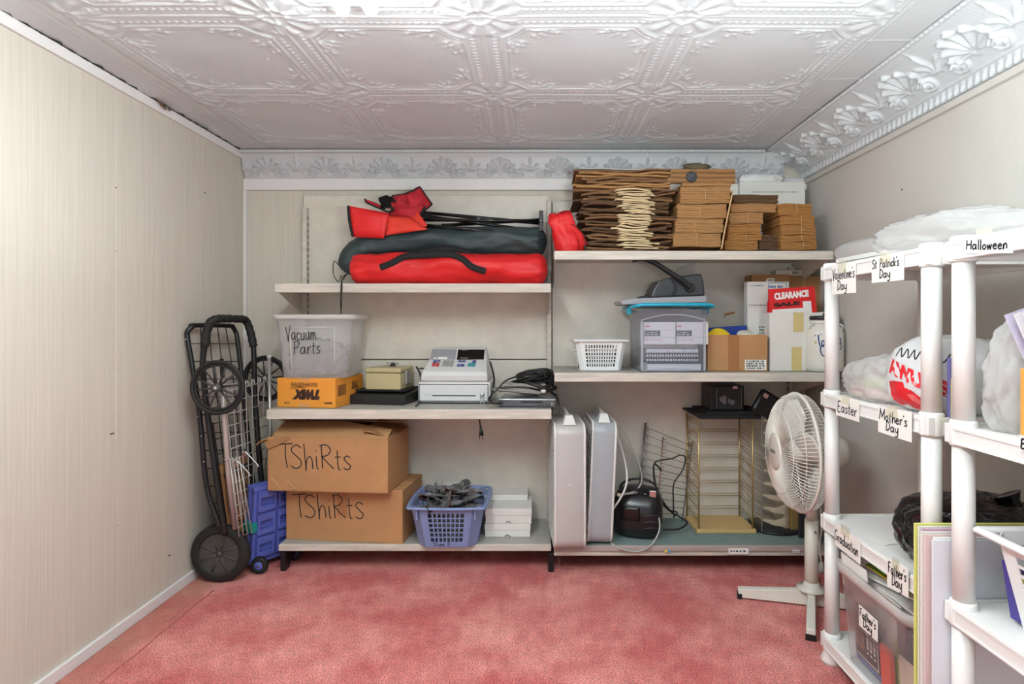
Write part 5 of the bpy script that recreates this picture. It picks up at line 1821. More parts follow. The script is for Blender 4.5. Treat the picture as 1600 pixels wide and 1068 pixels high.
# printed white pack and brown boxes behind
a, b = at(1168, 487, 2.80), at(1233, 440, 2.80)
t = thing('printed_pack', 'white and blue printed pack standing behind the red clearance signs', 'box', ((a.x + b.x) / 2 + .0, 2.80, zs + .001))
hpk = b.z - zs; wpk = b.x - a.x
mb = MB(); mb.bb(-wpk / 2, wpk / 2, 0, .05, 0, hpk); obj('body', mb, M_WCARD, t, bevel=.003)
M_BPR = mat('blue print', (70, 110, 160), .6)
scribble(t, -wpk / 2 + .012, -.02, hpk - .022, -.0012, M_BPR, h=.006, rows=1, seed=3)
scribble(t, .0, wpk / 2 - .02, hpk - .030, -.0012, M_BPR, h=.010, rows=1, seed=4)
scribble(t, -wpk / 2 + .005, 0, hpk - .115, -.0012, mat('grey print 3', (150, 150, 152), .7), h=.006, rows=1, seed=5)
mb = MB()
for (q0, q1, q2, q3) in [(.0, wpk / 2 - .012, hpk - .004, hpk - .006), (.0, wpk / 2 - .012, hpk - .044, hpk - .046), (0, .002, hpk - .046, hpk - .004), (wpk / 2 - .014, wpk / 2 - .012, hpk - .046, hpk - .004)]:
    mb.bb(min(q0, q1), max(q0, q1), -.0007, .001, min(q2, q3), max(q2, q3))
obj('printed_frame', mb, M_BPR, t)
a, b = at(1191, 450, 2.86), at(1233, 429.5, 2.86)
t = thing('cardboard_box', 'small brown carton with a white tag behind the printed pack on the middle right shelf', 'box', ((a.x + b.x) / 2 - .02, 2.86, zs + .001))
hb1 = at(0, 429, 2.86).z - zs
carton(t, .19, .10, hb1, M_CARDD)
mb = MB(); mb.prism([(-.03, hb1 - .03), (-.02, hb1 - .018), (.012, hb1 - .018), (.012, hb1 - .042), (-.02, hb1 - .042)], -.0, .0012, Matrix.Rotation(PI / 2, 4, 'X')); obj('paper_tag', mb, M_PAPER, t)
scribble(t, -.016, .008, hb1 - .030, -.0018, M_INK, h=.006, rows=1, seed=2)
a, b = at(1234, 470, 2.88), at(1283, 431, 2.88)
t = thing('cardboard_box', 'tall brown carton behind the clearance signs near the right wall', 'box', ((a.x + b.x) / 2, 2.88, zs + .001), -.12)
carton(t, b.x - a.x, .09, b.z - zs, M_CARDD)
mb = MB(); mb.bb(-.015, .0, -.0008, .01, .15, b.z - zs); obj('tape', mb, M_CARD, t)
t = thing('flat_box', 'flat pale printed box lying on the tall brown carton at the right', 'box', (at(1241, 0, 2.87).x, 2.89, b.z + .002), -.05)
mb = MB(); mb.bb(-.08, .08, 0, .08, 0, .028); obj('body', mb, mat('pale carton', (206, 196, 178), .8), t, bevel=.002)
scribble(t, .0, .03, .016, -.001, M_INK, h=.005, rows=2, seed=2)
# tagging gun jar
c = on(1290, 582, zs)
jy = c.y + .082
t = thing('plastic_jar', 'large cloudy white plastic jar marked Tagging Gun beside the white carton', 'jar', (at(1290.5, 0, jy - .02).x, jy, zs))
M_JAR = mat('cloudy plastic', (222, 219, 210), .35, var=.04)
prof = [(.070, 0), (.080, .006), (.082, .03), (.082, .165), (.076, .190), (.060, .208), (.056, .212), (.056, .232)]
jb = MB().lathe(prof, 40)
obj('jar_body', jb, M_JAR, t)
obj('neck_ring', MB().lathe([(.058, .214), (.062, .218), (.062, .226), (.058, .230)], 32), M_JAR, t)
obj('lid', MB().lathe([(.062, .233), (.064, .236), (.064, .246), (.060, .250), (0, .250)], 32), M_BLK, t)
for sx in (-1, 1):
    obj('lug', MB().tube([(sx * .056, -.02, .214), (sx * .074, -.02, .206), (sx * .074, -.02, .190)], .006, 8), M_JAR, t)
fn = proj_fn(jb, (0, 0, 0), (1, 0, .12), (-.12, 0, 1), (0, -1, 0), .0012)
f2 = lambda a, b: fn(a - .046, b + .118)
write(t, 'Tagging', .052, None, None, None, M_INKB, width=.105, pen=.0045, seed=5, fn=f2)
f3 = lambda a, b: fn(a - .036, b + .074)
write(t, 'Gun', .050, None, None, None, M_INKB, width=.062, pen=.0045, seed=6, fn=f3)
obj('stain', MB().ball((-.062, -.055, .133), (.006, .002, .007), 8, 6), M_YT, t)
# tape remnant on the panel
t = solo('tape_scrap', MB().prism([(-.035, -.02), (-.02, -.002), (-.03, .004), (.03, .016), (.028, .004), (-.01, -.006)], 0, .0008, Matrix.Rotation(PI / 2, 4, 'X')), M_CARD, 'torn brown tape scrap stuck to the back panel above the open box', 'tape', tuple(at(1139, 491, YPAN - .0005)), 0)

# ================================================================ bottom right shelf
zs = RS3 + .001
M_FANG = mat('warm grey enamel', (188, 184, 180), .38, var=.03)
M_FANB = mat('cool grey enamel', (168, 172, 176), .38, var=.03)
M_FANW = mat('white plastic grille', (222, 220, 216), .4)


def box_fan(name, label, loc, rz, th, h, d, body, tilt=0.0, handle=True, screw=True):
    """Box fan standing on edge: x = thickness, y = depth, z = height; grilles face -x and +x."""
    t = thing(name, label, 'box fan', loc, rz, group='box fans on the bottom shelf', rot=(0, tilt, rz))
    def rr(k, r=.05):
        pts = []
        for (cy, cz, a0) in [(d - r - k, h - r - k, 0), (r + k, h - r - k, PI / 2), (r + k, r + k, PI), (d - r - k, r + k, 1.5 * PI)]:
            for q in range(7):
                a = a0 + PI / 2 * q / 6
                pts.append((cy + r * math.cos(a), cz + r * math.sin(a)))
        return pts
    n = 28
    o = rr(0)
    mb = MB()
    lay = [(-th / 2, .010), (-th / 2 + .008, .002), (-th / 2 + .012, 0), (th / 2 - .012, 0), (th / 2 - .008, .002), (th / 2, .010)]
    rings = []
    for x, k in lay:
        rings.append([Vector((x, p[0], p[1])) for p in rr(k)])
    vs = [p for r in rings[1:5] for p in r]
    mb.add(vs, [(i * n + j, i * n + (j + 1) % n, (i + 1) * n + (j + 1) % n, (i + 1) * n + j) for i in range(3) for j in range(n)], True)
    obj('housing', mb, body, t)
    for s in (-1, 1):
        rim = MB()
        rim.tube([(s * (th / 2 - .004), p[0], p[1]) for p in rr(.004)], .006, 6, closed=True)
        obj('rim', rim, M_FANW, t)
        g = MB()
        for q in range(1, 30):
            z = .02 + (h - .04) * q / 30
            yy = .012 if .06 < z < h - .06 else .03
            g.bb(s * (th / 2 + .001) - .0015, s * (th / 2 + .001) + .0015, yy, d - yy, z - .002, z + .002)
        for q in range(1, 6):
            y = .02 + (d - .04) * q / 6
            g.bb(s * (th / 2 - .001) - .0015, s * (th / 2 - .001) + .0015, y - .0025, y + .0025, .02, h - .02)
        obj('grille', g, M_FANW, t)
    b = MB()
    cy, cz = d / 2, h / 2
    b.lathe([(.05, -.03), (.05, .03)], 20, Matrix.Translation((0, cy, cz)) @ Matrix.Rotation(PI / 2, 4, 'Y'))
    for q in range(5):
        a = 2 * PI * q / 5
        M = Matrix.Translation((0, cy, cz)) @ Matrix.Rotation(a, 4, 'X')
        b.sheet([[Vector((-.018, .04, -.02)), Vector((.018, .04, .02))], [Vector((-.02, d * .44, -.06)), Vector((.02, d * .44, .05))]], M=M)
    obj('blades', b, M_FANB, t)
    hd = MB()
    hd.tube(cat_rom([(-.0, .06, h - .002), (-.0, .07, h + .022), (0, .10, h + .030), (0, d - .09, h + .030), (0, d - .06, h + .022), (0, d - .05, h - .002)], 5), .008, 8)
    hd.hexa([Vector(v) for v in [(-.028, .02, h - .004), (.028, .02, h - .004), (.028, .085, h - .004), (-.028, .085, h - .004), (-.016, .045, h + .034), (.016, .045, h + .034), (.018, .08, h + .034), (-.018, .08, h + .034)]])
    obj('handle', hd, M_FANW, t, bevel=.004)
    if screw:
        mb = MB(); mb.lathe([(.005, 0), (.005, .002), (.002, .003)], 10, Matrix.Translation((-.002, -.001, h * .52)) @ Matrix.Rotation(PI / 2, 4, 'X')); obj('screw', mb, M_FANW, t)
    return t


a, b = on(868, 861, zs), on(914, 862, zs)
fanA = box_fan('box_fan', 'warm grey box fan standing on edge at the left end of the bottom right shelf', ((a.x + b.x) / 2, a.y, zs), .05, b.x - a.x + .01, .548, .36, M_FANG)
a, b = on(918, 853, zs), on(953, 854, zs)
fanB = box_fan('box_fan', 'cool grey box fan leaning right, behind the black boombox', ((a.x + b.x) / 2 + .005, a.y, zs + .004), .03, b.x - a.x + .012, .545, .34, M_FANB, tilt=.045, screw=False)
CORD = [at(937, 657, 2.72), at(955, 664, 2.75), at(968, 690, 2.74), at(979, 735, 2.70), at(976, 765, 2.66), at(958, 795, 2.66)]
as_part(solo('power_cord', MB().tube(cat_rom(CORD, 8), .005, 8), M_FANW, 'x', 'cord'), fanB)
CORD = [at(958, 660, 2.76), at(975, 675, 2.78), at(993, 710, 2.80), at(1003, 745, 2.78), at(995, 765, 2.74), at(975, 772, 2.68), at(1000, 770, 2.72), at(1020, 785, 2.70), at(1031, 820, 2.655), at(1020, 848, 2.612), at(998, 861, 2.609), at(970, 857, 2.612), at(955, 848, 2.64)]
as_part(solo('power_cord', MB().tube(cat_rom(CORD, 8), .0038, 8), mat('grey cord', (170, 168, 164), .45), 'x', 'cord'), fanA)

# boombox
t = thing('boombox', 'black rounded portable boombox between the box fans and the wire racks', 'radio', (at(998, 0, 2.74).x, 2.755, zs), -.25)
def bb_warp(w):
    return w
bm_ = MB()
rows = []
for i in range(25):
    u = i / 24
    x = -.112 + .224 * u
    k = (1 - abs(2 * u - 1) ** 3.2) ** .5 if 0 < u < 1 else 0
    row = []
    for j in range(33):
        a = 2 * PI * j / 32
        cy = math.copysign(abs(math.cos(a)) ** .7, math.cos(a)); cz = math.copysign(abs(math.sin(a)) ** .62, math.sin(a))
        y = cy * .092 * (.30 + .70 * k); z = .112 + cz * .112 * (.42 + .58 * k)
        if z > .15: y += (z - .15) * .35
        row.append(Vector((x, y, z)))
    rows.append(row)
bm_.sheet(rows)
bm_.add([Vector((-.112, 0, .112))] + rows[0][:-1], [(0, 1 + (j + 1) % 32, 1 + j) for j in range(32)], True)
bm_.add([Vector((.112, 0, .112))] + rows[-1][:-1], [(0, 1 + j, 1 + (j + 1) % 32) for j in range(32)], True)
obj('case', bm_, mat('black boombox plastic', (27, 27, 29), .28), t)
fnb = proj_fn(bm_, (0, 0, 0), (1, 0, 0), (0, 0, 1), (0, -1, 0), .001)
def bpatch(x0, x1, z0, z1, lift, n=8):
    f = proj_fn(bm_, (0, 0, 0), (1, 0, 0), (0, 0, 1), (0, -1, 0), lift)
    mb = MB(); rows = []
    for i in range(n):
        rows.append([f(x0 + (x1 - x0) * j / (n - 1), z0 + (z1 - z0) * i / (n - 1)) for j in range(n)])
    mb.sheet(rows); return mb
obj('tape_door', bpatch(-.075, .015, .095, .155, .003), M_BLKG, t, solid=.003)
for zz in (.088, .118, .060):
    mb = MB(); mb.tube([fnb(.03 + .065 * q / 6, zz + .006 * math.sin(q / 6 * PI)) for q in range(7)], .003, 6, radii=[.001, .003, .004, .004, .004, .003, .001]); obj('trim_slash', mb, M_STRIP, t)
mb = MB(); mb.tube(cat_rom([(-.09, .03, .16), (-.085, .04, .215), (-.04, .045, .245), (.03, .045, .250), (.08, .04, .22), (.092, .03, .16)], 6), .008, 10, flat=.7); obj('carry_handle', mb, M_BLK, t)
for q in range(5):
    mb = MB(); mb.ball((-.045 + .02 * q, -.045 + .0, .212 - .003 * abs(q - 2)), (.007, .006, .004), 10, 6); obj('button', mb, M_STRIP if q % 2 else M_GREYP, t)
for sx in (-1, 1):
    mb = MB(); mb.lathe([(.05, 0), (.048, .008), (.03, .012), (0, .006)], 24, Matrix.Translation((sx * .088, -.02, .10)) @ Matrix.Rotation(sx * PI / 2, 4, 'Y')); obj('speaker', mb, M_BLKM, t)
mb = MB(); mb.bb(.055, .085, -.052, -.046, .195, .225); obj('dial_badge', mb, M_CHROME, t, bevel=.002)
solo('paper_tag', MB().bb(-.012, .012, -.008, .008, 0, .0008), mat('kraft tag', (190, 170, 140), .8), 'small paper tag on the cord over the boombox', 'tag', tuple(at(968, 773, 2.66)), rot=(.9, .3, .2))

# leaning wire rack
M_RACKW = mat('dull rack wire', (122, 116, 110), .4, metal=.3)
t = thing('wire_rack', 'zinc wire display rack leaning against the back panel beside the gold rack', 'wire rack', (0, 0, 0))
A0, A1 = at(994, 800, 2.93), at(1008, 660, 2.955)
B0, B1 = at(1025, 815, 2.86), at(1036, 682, 2.93)
C0, C1 = at(1066, 790, 2.93), at(1082, 690, 2.955)
A0.z = B0.z = C0.z = zs + .003
for (p, q, m_, r) in [(A0, A1, M_RACKW, .004), (A0 + Vector((.006, 0, 0)), A1 + Vector((.006, 0, 0)), M_RACKW, .003), (B0, B1, mat('copper wire', (176, 128, 108), .35, metal=.6), .003), (C0, C1, M_RACKW, .003)]:
    mb = MB(); mb.rod(p, q, r, 8); obj('upright', mb, m_, t)
for k in range(12):
    f = .10 + .86 * k / 11
    p = A0.lerp(A1, f); q = C0.lerp(C1, f) if True else None
    mb = MB()
    mb.tube([p + Vector((0, -.004, 0)), p.lerp(q, .5) + Vector((0, -.004, -.002)), q + Vector((0, -.004, -.004))], .0017, 6)
    b = B0.lerp(B1, f)
    mb.tube([p + Vector((.004, -.002, 0)), p + Vector((.018, -.015, -.018)), p + Vector((.012, -.004, -.02))], .0015, 5)
    mb.tube([b, b + Vector((.012, -.02, .010)), b + Vector((.016, -.004, .012))], .0015, 5)
    obj('shelf_wire', mb, M_RACKW, t)
CORD = [at(1034, 735, 2.90), at(1022, 725, 2.86), at(1024, 755, 2.84), at(1035, 785, 2.82), at(1050, 800, 2.82), at(1070, 812, 2.80), at(1073, 818, 2.80), at(1060, 826, 2.76), at(1036, 827, 2.76)]
CORD2 = [at(1034, 718, 2.85), at(1050, 716, 2.86), at(1062, 711, 2.86), at(1071, 715, 2.86), at(1066, 735, 2.86), at(1053, 755, 2.85), at(1052, 780, 2.85), at(1053, 809, 2.84)]
CORD3 = [at(1034, 718, 2.85), at(1022, 724, 2.85), at(1022, 750, 2.83), at(1030, 772, 2.81), at(1045, 795, 2.80), at(1058, 800, 2.81), at(1052, 808, 2.81)]
def clampz(P):
    return [Vector((p.x, p.y, max(p.z, zs + .005))) for p in P]
solo('cable', MB().tube(clampz(cat_rom(CORD, 8)), .0045, 8), M_BLK, 'black cord curling on the shelf between boombox and gold rack', 'cable')
solo('cable', MB().tube(clampz(cat_rom(CORD2, 8)), .0035, 8).tube(clampz(cat_rom(CORD3, 8)), .0035, 8), M_BLK, 'thin black cord draped over the leaning zinc wire rack', 'cable')

# gold wire rack on a wood base
M_GOLD = mat('brass wire', (188, 162, 110), .32, metal=.7)
M_PART = mat('pale particle board', (206, 172, 118), .7, var=.08, vscale=30)
t = thing('display_rack', 'brass wire display rack on a square wooden base under the black trays', 'display rack', (0, 0, 0))
f0, f1 = on(1089, 833, zs), on(1182, 833, zs)
ybk = 2.985
b0, b1 = at(1070, 0, 2.985).x, at(1154, 0, 2.985).x
poly = [(f0.x, f0.y), (f1.x, f1.y), (b1 + .012, ybk), (b0 - .002, ybk)]
mb = MB(); mb.prism(poly, zs, zs + .018); obj('base', mb, M_PART, t, bevel=.002)
ztop = at(0, 656, f0.y).z
posts = [(f0.x + .012, f0.y + .012), (f1.x - .014, f1.y + .012), (b1 + .0, ybk - .012), (b0 + .008, ybk - .012)]
for (x, y) in posts:
    mb = MB(); mb.rod((x, y, zs + .018), (x, y, ztop), .0042, 8); mb.ball((x, y, ztop), .006, 8, 6); obj('post', mb, M_GOLD, t)
for k in range(8):
    z = zs + .018 + (ztop - zs - .018) * (k + .6) / 8
    mb = MB()
    for e in range(3):
        p, q = [(3, 0), (0, 1), (1, 2)][e] if False else [(0, 3), (3, 2), (2, 1)][e]
        for dz in ((0, .016) if e != 1 else (0, .012)):
            mb.rod((*posts[p], z + dz), (*posts[q], z + dz), .0016, 6)
    obj('shelf_wire', mb, M_GOLD, t)
# extra diagonal rods of the side shelves
for k in range(9):
    z = zs + .05 + (ztop - zs - .08) * k / 9
    mb = MB(); mb.rod((posts[0][0], posts[0][1], z), (posts[3][0], posts[3][1], z + .026), .0015, 6); obj('side_wire', mb, M_GOLD, t)
    mb = MB(); mb.rod((posts[1][0], posts[1][1], z), (posts[2][0], posts[2][1], z + .026), .0015, 6); obj('side_wire', mb, M_GOLD, t)
# black trays, boxes on it
zt = ztop + .006
p0, p1 = at(1066, 0, 2.82).x, at(1196, 0, 2.80).x
xm = (posts[0][0] + posts[1][0]) / 2
solo('black_tray', MB().bb(-.145, .15, -.008, .20, 0, .016), M_BLK, 'black rectangular tray lying directly on the brass rack', 'tray', (xm + .015, 2.775, zt), bevel=.004)
t = solo('black_tray', MB().bb(-.17, .17, -.02, .20, .0, .008).bb(-.12, .17, -.02, .2, .008, .018), M_BLKM, 'upper black tray with a protruding left edge on the brass rack', 'tray', (xm + .018, 2.785, zt + .0165), .03, bevel=.003)
zt += .0355
t = thing('picture_case', 'black case with a clear picture front on the black trays', 'case', (at(1136, 0, 2.82).x, 2.80, zt))
ht = .878 - .016 - zt if False else .118
mb = MB(); mb.bb(-.085, .075, 0, .16, 0, ht); obj('body', mb, M_BLK, t, bevel=.004)
mb = MB(); mb.bb(-.058, .060, -.003, .001, .008, ht - .006); obj('clear_front', mb, mat('smoky pane', (50, 52, 54), .12), t, bevel=.002)
mb = MB(); mb.tube([(-.058, -.004, .01), (-.058, -.004, ht - .01)], .002, 6); mb.tube([(.060, -.004, .01), (.060, -.004, ht - .01)], .002, 6); obj('pane_edge', mb, mat('grey edge', (130, 130, 132), .3), t)
pr = random.Random(3)
for k in range(5):
    mb = MB(); a = pr.uniform(-.035, .03); b = pr.uniform(.02, .06)
    mb.lathe([(.014, 0), (.011, .0006), (0, .0008)], 10, Matrix.Translation((a, -.0032, b)) @ Matrix.Rotation(PI / 2, 4, 'X') @ Matrix.Scale(pr.uniform(.5, 1.2), 4, (1, 0, 0))); obj('pale_shape', mb, mat('faded print', (120, 122, 124), .6), t)
mb = MB(); mb.bb(.020, .042, -.0045, -.001, ht - .014, ht - .002); obj('pink_sticker', mb, mat('pink sticker', (214, 170, 175), .6), t)
t = thing('black_case', 'black square case tilted on its corner with a pink sticker, right of the picture case', 'case', tuple(at(1189, 646, 2.73) + Vector((0, 0, .0))), rot=(-.12, .55, 0))
mb = MB(); mb.bb(-.062, .062, 0, .03, 0, .115); obj('body', mb, mat('black satin', (22, 22, 24), .35), t, bevel=.012)
mb = MB(); mb.bb(-.046, -.024, -.0012, .002, .078, .098); obj('sticker', mb, mat('pink paper', (226, 190, 188), .7), t)
t.location = (at(1192, 0, 2.74).x, 2.735, zt - .016)

# beige slotted display in an acrylic box
t = thing('display_stand', 'beige slotted display stand in a clear acrylic box behind the pedestal fan', 'display stand', (at(1210, 0, 2.86).x, 2.86, zs))
M_BEIGE = mat('beige plastic', (208, 194, 168), .5)
mb = MB(); mb.lathe([(.125, 0), (.128, .004), (.125, .012), (0, .012)], 40, Matrix.Scale(.95, 4, (0, 1, 0))); obj('turntable_base', mb, M_BLK, t)
hs = .56
mb = MB(); mb.bb(.02, .045, -.06, .06, .013, hs); obj('spine', mb, M_BEIGE, t, bevel=.004)
for k in range(9):
    z = .03 + k * .059
    mb = MB()
    mb.sheet([[Vector((-.085, -.08, z + .028)), Vector((-.085, .08, z + .028))], [Vector((-.03, -.08, z + .006)), Vector((-.03, .08, z + .006))], [Vector((.02, -.08, z)), Vector((.02, .08, z))]], smooth=False)
    mb.sheet([[Vector((-.085, -.08, z + .028)), Vector((-.03, -.08, z + .006)), Vector((.02, -.08, z))], [Vector((-.085, -.08, z + .036)), Vector((-.03, -.08, z + .030)), Vector((.02, -.08, z + .045))]], smooth=False)
    obj('slot_shelf', mb, M_BEIGE, t, solid=.003)
mb = MB(); mb.bb(.048, .088, -.075, .03, .014, .17); obj('gold_panel', mb, mat('gold panel', (196, 160, 84), .3, metal=.5), t, bevel=.002)
M_ACR = clear('acrylic', (240, 240, 238), .03, .05, .2, ior=1.18)
mb = MB(); mb.bb(-.1, -.097, -.095, .09, .013, hs); mb.bb(.097, .1, -.095, .09, .013, hs); mb.bb(-.1, .1, -.098, -.095, .013, hs); obj('acrylic_case', mb, M_ACR, t)
mb = MB()
for (x, y) in ((-.0985, -.0965), (.0985, -.0965)):
    mb.bb(x - .002, x + .002, y - .002, y + .002, .013, hs)
obj('acrylic_edge', mb, clear('acrylic edge', (200, 200, 196), .5, .1), t)
solo('dark_panel', MB().bb(-.03, .03, 0, .012, 0, .22), M_STRIP, 'dark grey panel standing on the shelf at the right behind the pedestal fan', 'panel', (1.24, 2.72, zs), .3)

# ================================================================ pedestal fan
FX, FY = 1.087, 2.331
M_FAN = mat('off white enamel', (222, 217, 206), .4, var=.04)
M_FANWIRE = mat('ivory fan wire', (232, 228, 218), .4)
t = thing('pedestal_fan', 'off white pedestal fan on a cross base turned to the left, beside the plastic shelves', 'pedestal fan', (FX, FY, 0))
legL = Vector((.819 - FX, 2.40 - FY, 0)); legF = Vector((.963 - FX, 2.07 - FY, 0))
for d_, L in ((legL, None), (-legL.normalized() * .262, None), (legF, None), (-legF.normalized() * .26, None)):
    u = d_.normalized(); s = Vector((-u.y, u.x, 0)) * .019
    a = u * .012
    mb = MB()
    mb.hexa([a - s * 1.0, d_ - s * .9, d_ + s * .9, a + s * 1.0, a - s * .7 + Vector((0, 0, .058)), d_ - s * .8 + Vector((0, 0, .034)), d_ + s * .8 + Vector((0, 0, .034)), a + s * .7 + Vector((0, 0, .058))])
    for i in range(8):
        mb.v[i] = (mb.v[i][0], mb.v[i][1], mb.v[i][2] + .006)
    l = obj('leg', mb, M_FAN, t, bevel=.003)
    e = MB(); c = d_ - u * .015
    e.hexa([c - s * .95, d_ + u * .003 - s * .95, d_ + u * .003 + s * .95, c + s * .95, c - s * .9 + Vector((0, 0, .022)), d_ + u * .003 - s * .9 + Vector((0, 0, .022)), d_ + u * .003 + s * .9 + Vector((0, 0, .022)), c + s * .9 + Vector((0, 0, .022))])
    obj('foot_cap', e, M_BLK, l)
mb = MB(); mb.lathe([(.030, .052), (.052, .062), (.056, .070), (.030, .076), (.027, .095)], 28); obj('collar', mb, M_FAN, t)
hz = .608
mb = MB(); mb.rod((0, 0, .06), (0, 0, .34), .0255, 20); mb.rod((0, 0, .34), (0, 0, .43), .0215, 20); obj('pole', mb, M_FAN, t)
mb = MB(); mb.lathe([(.004, 0), (.004, .006)], 10, Matrix.Translation((.0, -.0255, .30)) @ Matrix.Rotation(PI / 2, 4, 'X')); obj('screw', mb, M_CHROME, t)
head = Matrix.Translation((-.042, 0, hz)) @ Matrix.Rotation(-.06, 4, 'Z') @ Matrix.Rotation(-PI / 2, 4, 'Y')     # local +z points to -x (the front)
mb = MB(); mb.bb(-.022, .022, -.02, .02, .41, .50); mb.tube([(0, 0, .47), (.03, 0, .53), (.05, 0, .58)], .02, 12); obj('neck', mb, M_FAN, t, bevel=.004)
mb = MB(); mb.lathe([(0, -.175), (.045, -.170), (.062, -.145), (.066, -.10), (.058, -.055), (0, -.04)], 28, head); obj('motor_housing', mb, M_FAN, t)
mb = MB(); mb.lathe([(.012, -.185), (.010, -.175)], 12, head); mb.ball((.02, .0, hz + .075), .012, 12, 8); mb.rod((.02, 0, hz + .05), (.02, 0, hz + .07), .006, 8); obj('oscillation_knob', mb, M_FAN, t)
R = .228
front = MB(); back = MB()
n_w = 96
for i in range(n_w):
    a = 2 * PI * i / n_w
    ca, sa = math.cos(a), math.sin(a)
    pf = [(.058, .100), (.10, .098), (.15, .090), (.195, .070), (.220, .045), (.228, .018)]
    pb = [(.228, .014), (.222, -.018), (.20, -.036), (.15, -.046), (.10, -.050), (.06, -.050)]
    front.tube([head @ Vector((r * ca, r * sa, z)) for r, z in pf], .0014, 4, caps=False)
    back.tube([head @ Vector((r * ca, r * sa, z)) for r, z in pb], .0014, 4, caps=False)
for r, z in ((.16, .087), (.21, .058)):
    front.torus(r, .0016, 48, 5, head, (0, 0, z))
for r, z in ((.15, -.046), (.215, -.025)):
    back.torus(r, .0016, 48, 5, head, (0, 0, z))
obj('front_grille', front, M_FANWIRE, t)
obj('rear_grille', back, M_FANWIRE, t)
mb = MB(); mb.torus(.229, .0062, 64, 8, head, (0, 0, .016)); obj('grille_ring', mb, M_FANWIRE, t)
mb = MB(); mb.lathe([(.070, .096), (.072, .102), (.062, .107), (0, .109)], 36, head); hb = obj('centre_badge', mb, M_FAN, t)
mb = MB(); mb.bb(-.006, .006, -.026, .026, .1085, .1098, head); obj('badge_print', mb, mat('grey badge print', (120, 118, 116), .5), hb)
for q in range(4):
    bl = MB()
    M = head @ Matrix.Rotation(2 * PI * q / 4 + .3, 4, 'Z')
    rows = []
    for i in range(9):
        r = .04 + .165 * i / 8
        w = .10 * math.sin(PI * (.22 + .62 * i / 8)) * (1.25 if i > 3 else 1)
        tw = .55 - .25 * i / 8
        rows.append([Vector((r, w * v * math.cos(tw), .015 + w * v * math.sin(tw))) for v in (-.55, -.3, 0, .3, .55)])
    bl.sheet(rows, M=M)
    obj('blade', bl, mat('clear ivory blade', (226, 224, 216), .3) if q == 0 else bpy.data.materials['clear ivory blade'], t, solid=.003)
mb = MB(); mb.lathe([(.045, -.03), (.045, .035), (.035, .048), (0, .050)], 28, head); obj('blade_hub', mb, M_FANWIRE, t)
solo('cord_plug', MB().tube(cat_rom([(0, 0, .30), (.006, 0, .22), (-.004, 0, .15), (0, 0, .10), (.004, 0, .07)], 6), .004, 8).tube([(.004, 0, .075), (.002, 0, .045), (0, 0, .03)], .010, 8, radii=[.007, .013, .010]), M_FANW, 'white plug hanging on its cord behind the pedestal fan pole', 'plug', (1.165, 2.42, .06))

# ================================================================ white plastic shelving units along the right wall
M_RESIN = mat('white resin', (233, 231, 227), .36, var=.02, vscale=6)
UZ = [.089, .480, .887, 1.302]
BAND = .044


def resin_unit(label, xf, xr, y0, y1, levels=UZ, group='white plastic shelving units'):
    """Posts at (xf|xr, y0|y1); shelves with a raised rim and round sockets."""
    t = thing('plastic_shelving_unit', label, 'shelving', (0, 0, 0), group=group)
    ex = .026
    for k, z in enumerate(levels):
        mb = MB(); mb.bb(xf - ex + .004, xr + ex - .004, y0 - ex + .004, y1 + ex - .004, z - .014, z - .006)
        s = obj('shelf', mb, M_RESIN, t)
        r = MB()
        X0, X1, Y0, Y1 = xf - ex, xr + ex, y0 - ex, y1 + ex
        w = .008
        o4 = [(X0, Y0), (X1, Y0), (X1, Y1), (X0, Y1)]; i4 = [(X0 + w, Y0 + w), (X1 - w, Y0 + w), (X1 - w, Y1 - w), (X0 + w, Y1 - w)]
        vs = [(x, y, zz) for zz in (z - BAND, z) for (x, y) in o4 + i4]
        fs = []
        for i in range(4):
            j = (i + 1) % 4
            fs += [(i, j, 8 + j, 8 + i), (4 + j, 4 + i, 12 + i, 12 + j), (8 + i, 8 + j, 12 + j, 12 + i), (j, i, 4 + i, 4 + j)]
        r.add(vs, fs)
        obj('rim', r, M_RESIN, s, bevel=.002)
        l = MB()
        l.bb(X0 - .0025, X0 + .002, Y0 + .03, Y1 - .03, z - .011, z - .006)
        l.bb(X0 - .0025, X0 + .002, Y0 + .03, Y1 - .03, z - BAND + .001, z - BAND + .005)
        obj('rim_ridge', l, M_RESIN, s)
        for x in (xf, xr):
            for y in (y0, y1):
                c = MB(); c.lathe([(.0265, z - BAND - .004), (.0275, z - BAND), (.0275, z + .006), (.0245, z + .010)], 24, Matrix.Translation((x, y, 0)))
                obj('socket', c, M_RESIN, s)
    for x in (xf, xr):
        for y in (y0, y1):
            p = MB()
            for a, b in zip(levels[:-1], levels[1:]):
                p.rod((x, y, a + .004), (x, y, b - BAND + .002), .0225, 20)
            obj('post', p, M_RESIN, t)
            f = MB(); f.lathe([(.034, 0), (.034, .012), (.025, .034), (.025, levels[0] - BAND + .003)], 22, Matrix.Translation((x, y, 0))); obj('foot', f, M_RESIN, t)
    return t


U1X, U1R, U1N, U1F = .973, 1.283, 1.452, 1.942
U2X, U2R, U2N, U2F = .965, 1.276, .84, 1.332
resin_unit('white plastic four shelf unit beside the pedestal fan, holding grocery bags and a clear bin', U1X, U1R, U1N, U1F)
resin_unit('white plastic four shelf unit at the right edge, labelled Halloween', U2X, U2R, U2N, U2F)

# ---------------------------------------------------------------- paper signs on the shelf edges
M_INDEX = mat('white card', (238, 235, 228), .75)
M_CTAPE = clear('clear tape on card', (240, 235, 225), .25, .1)


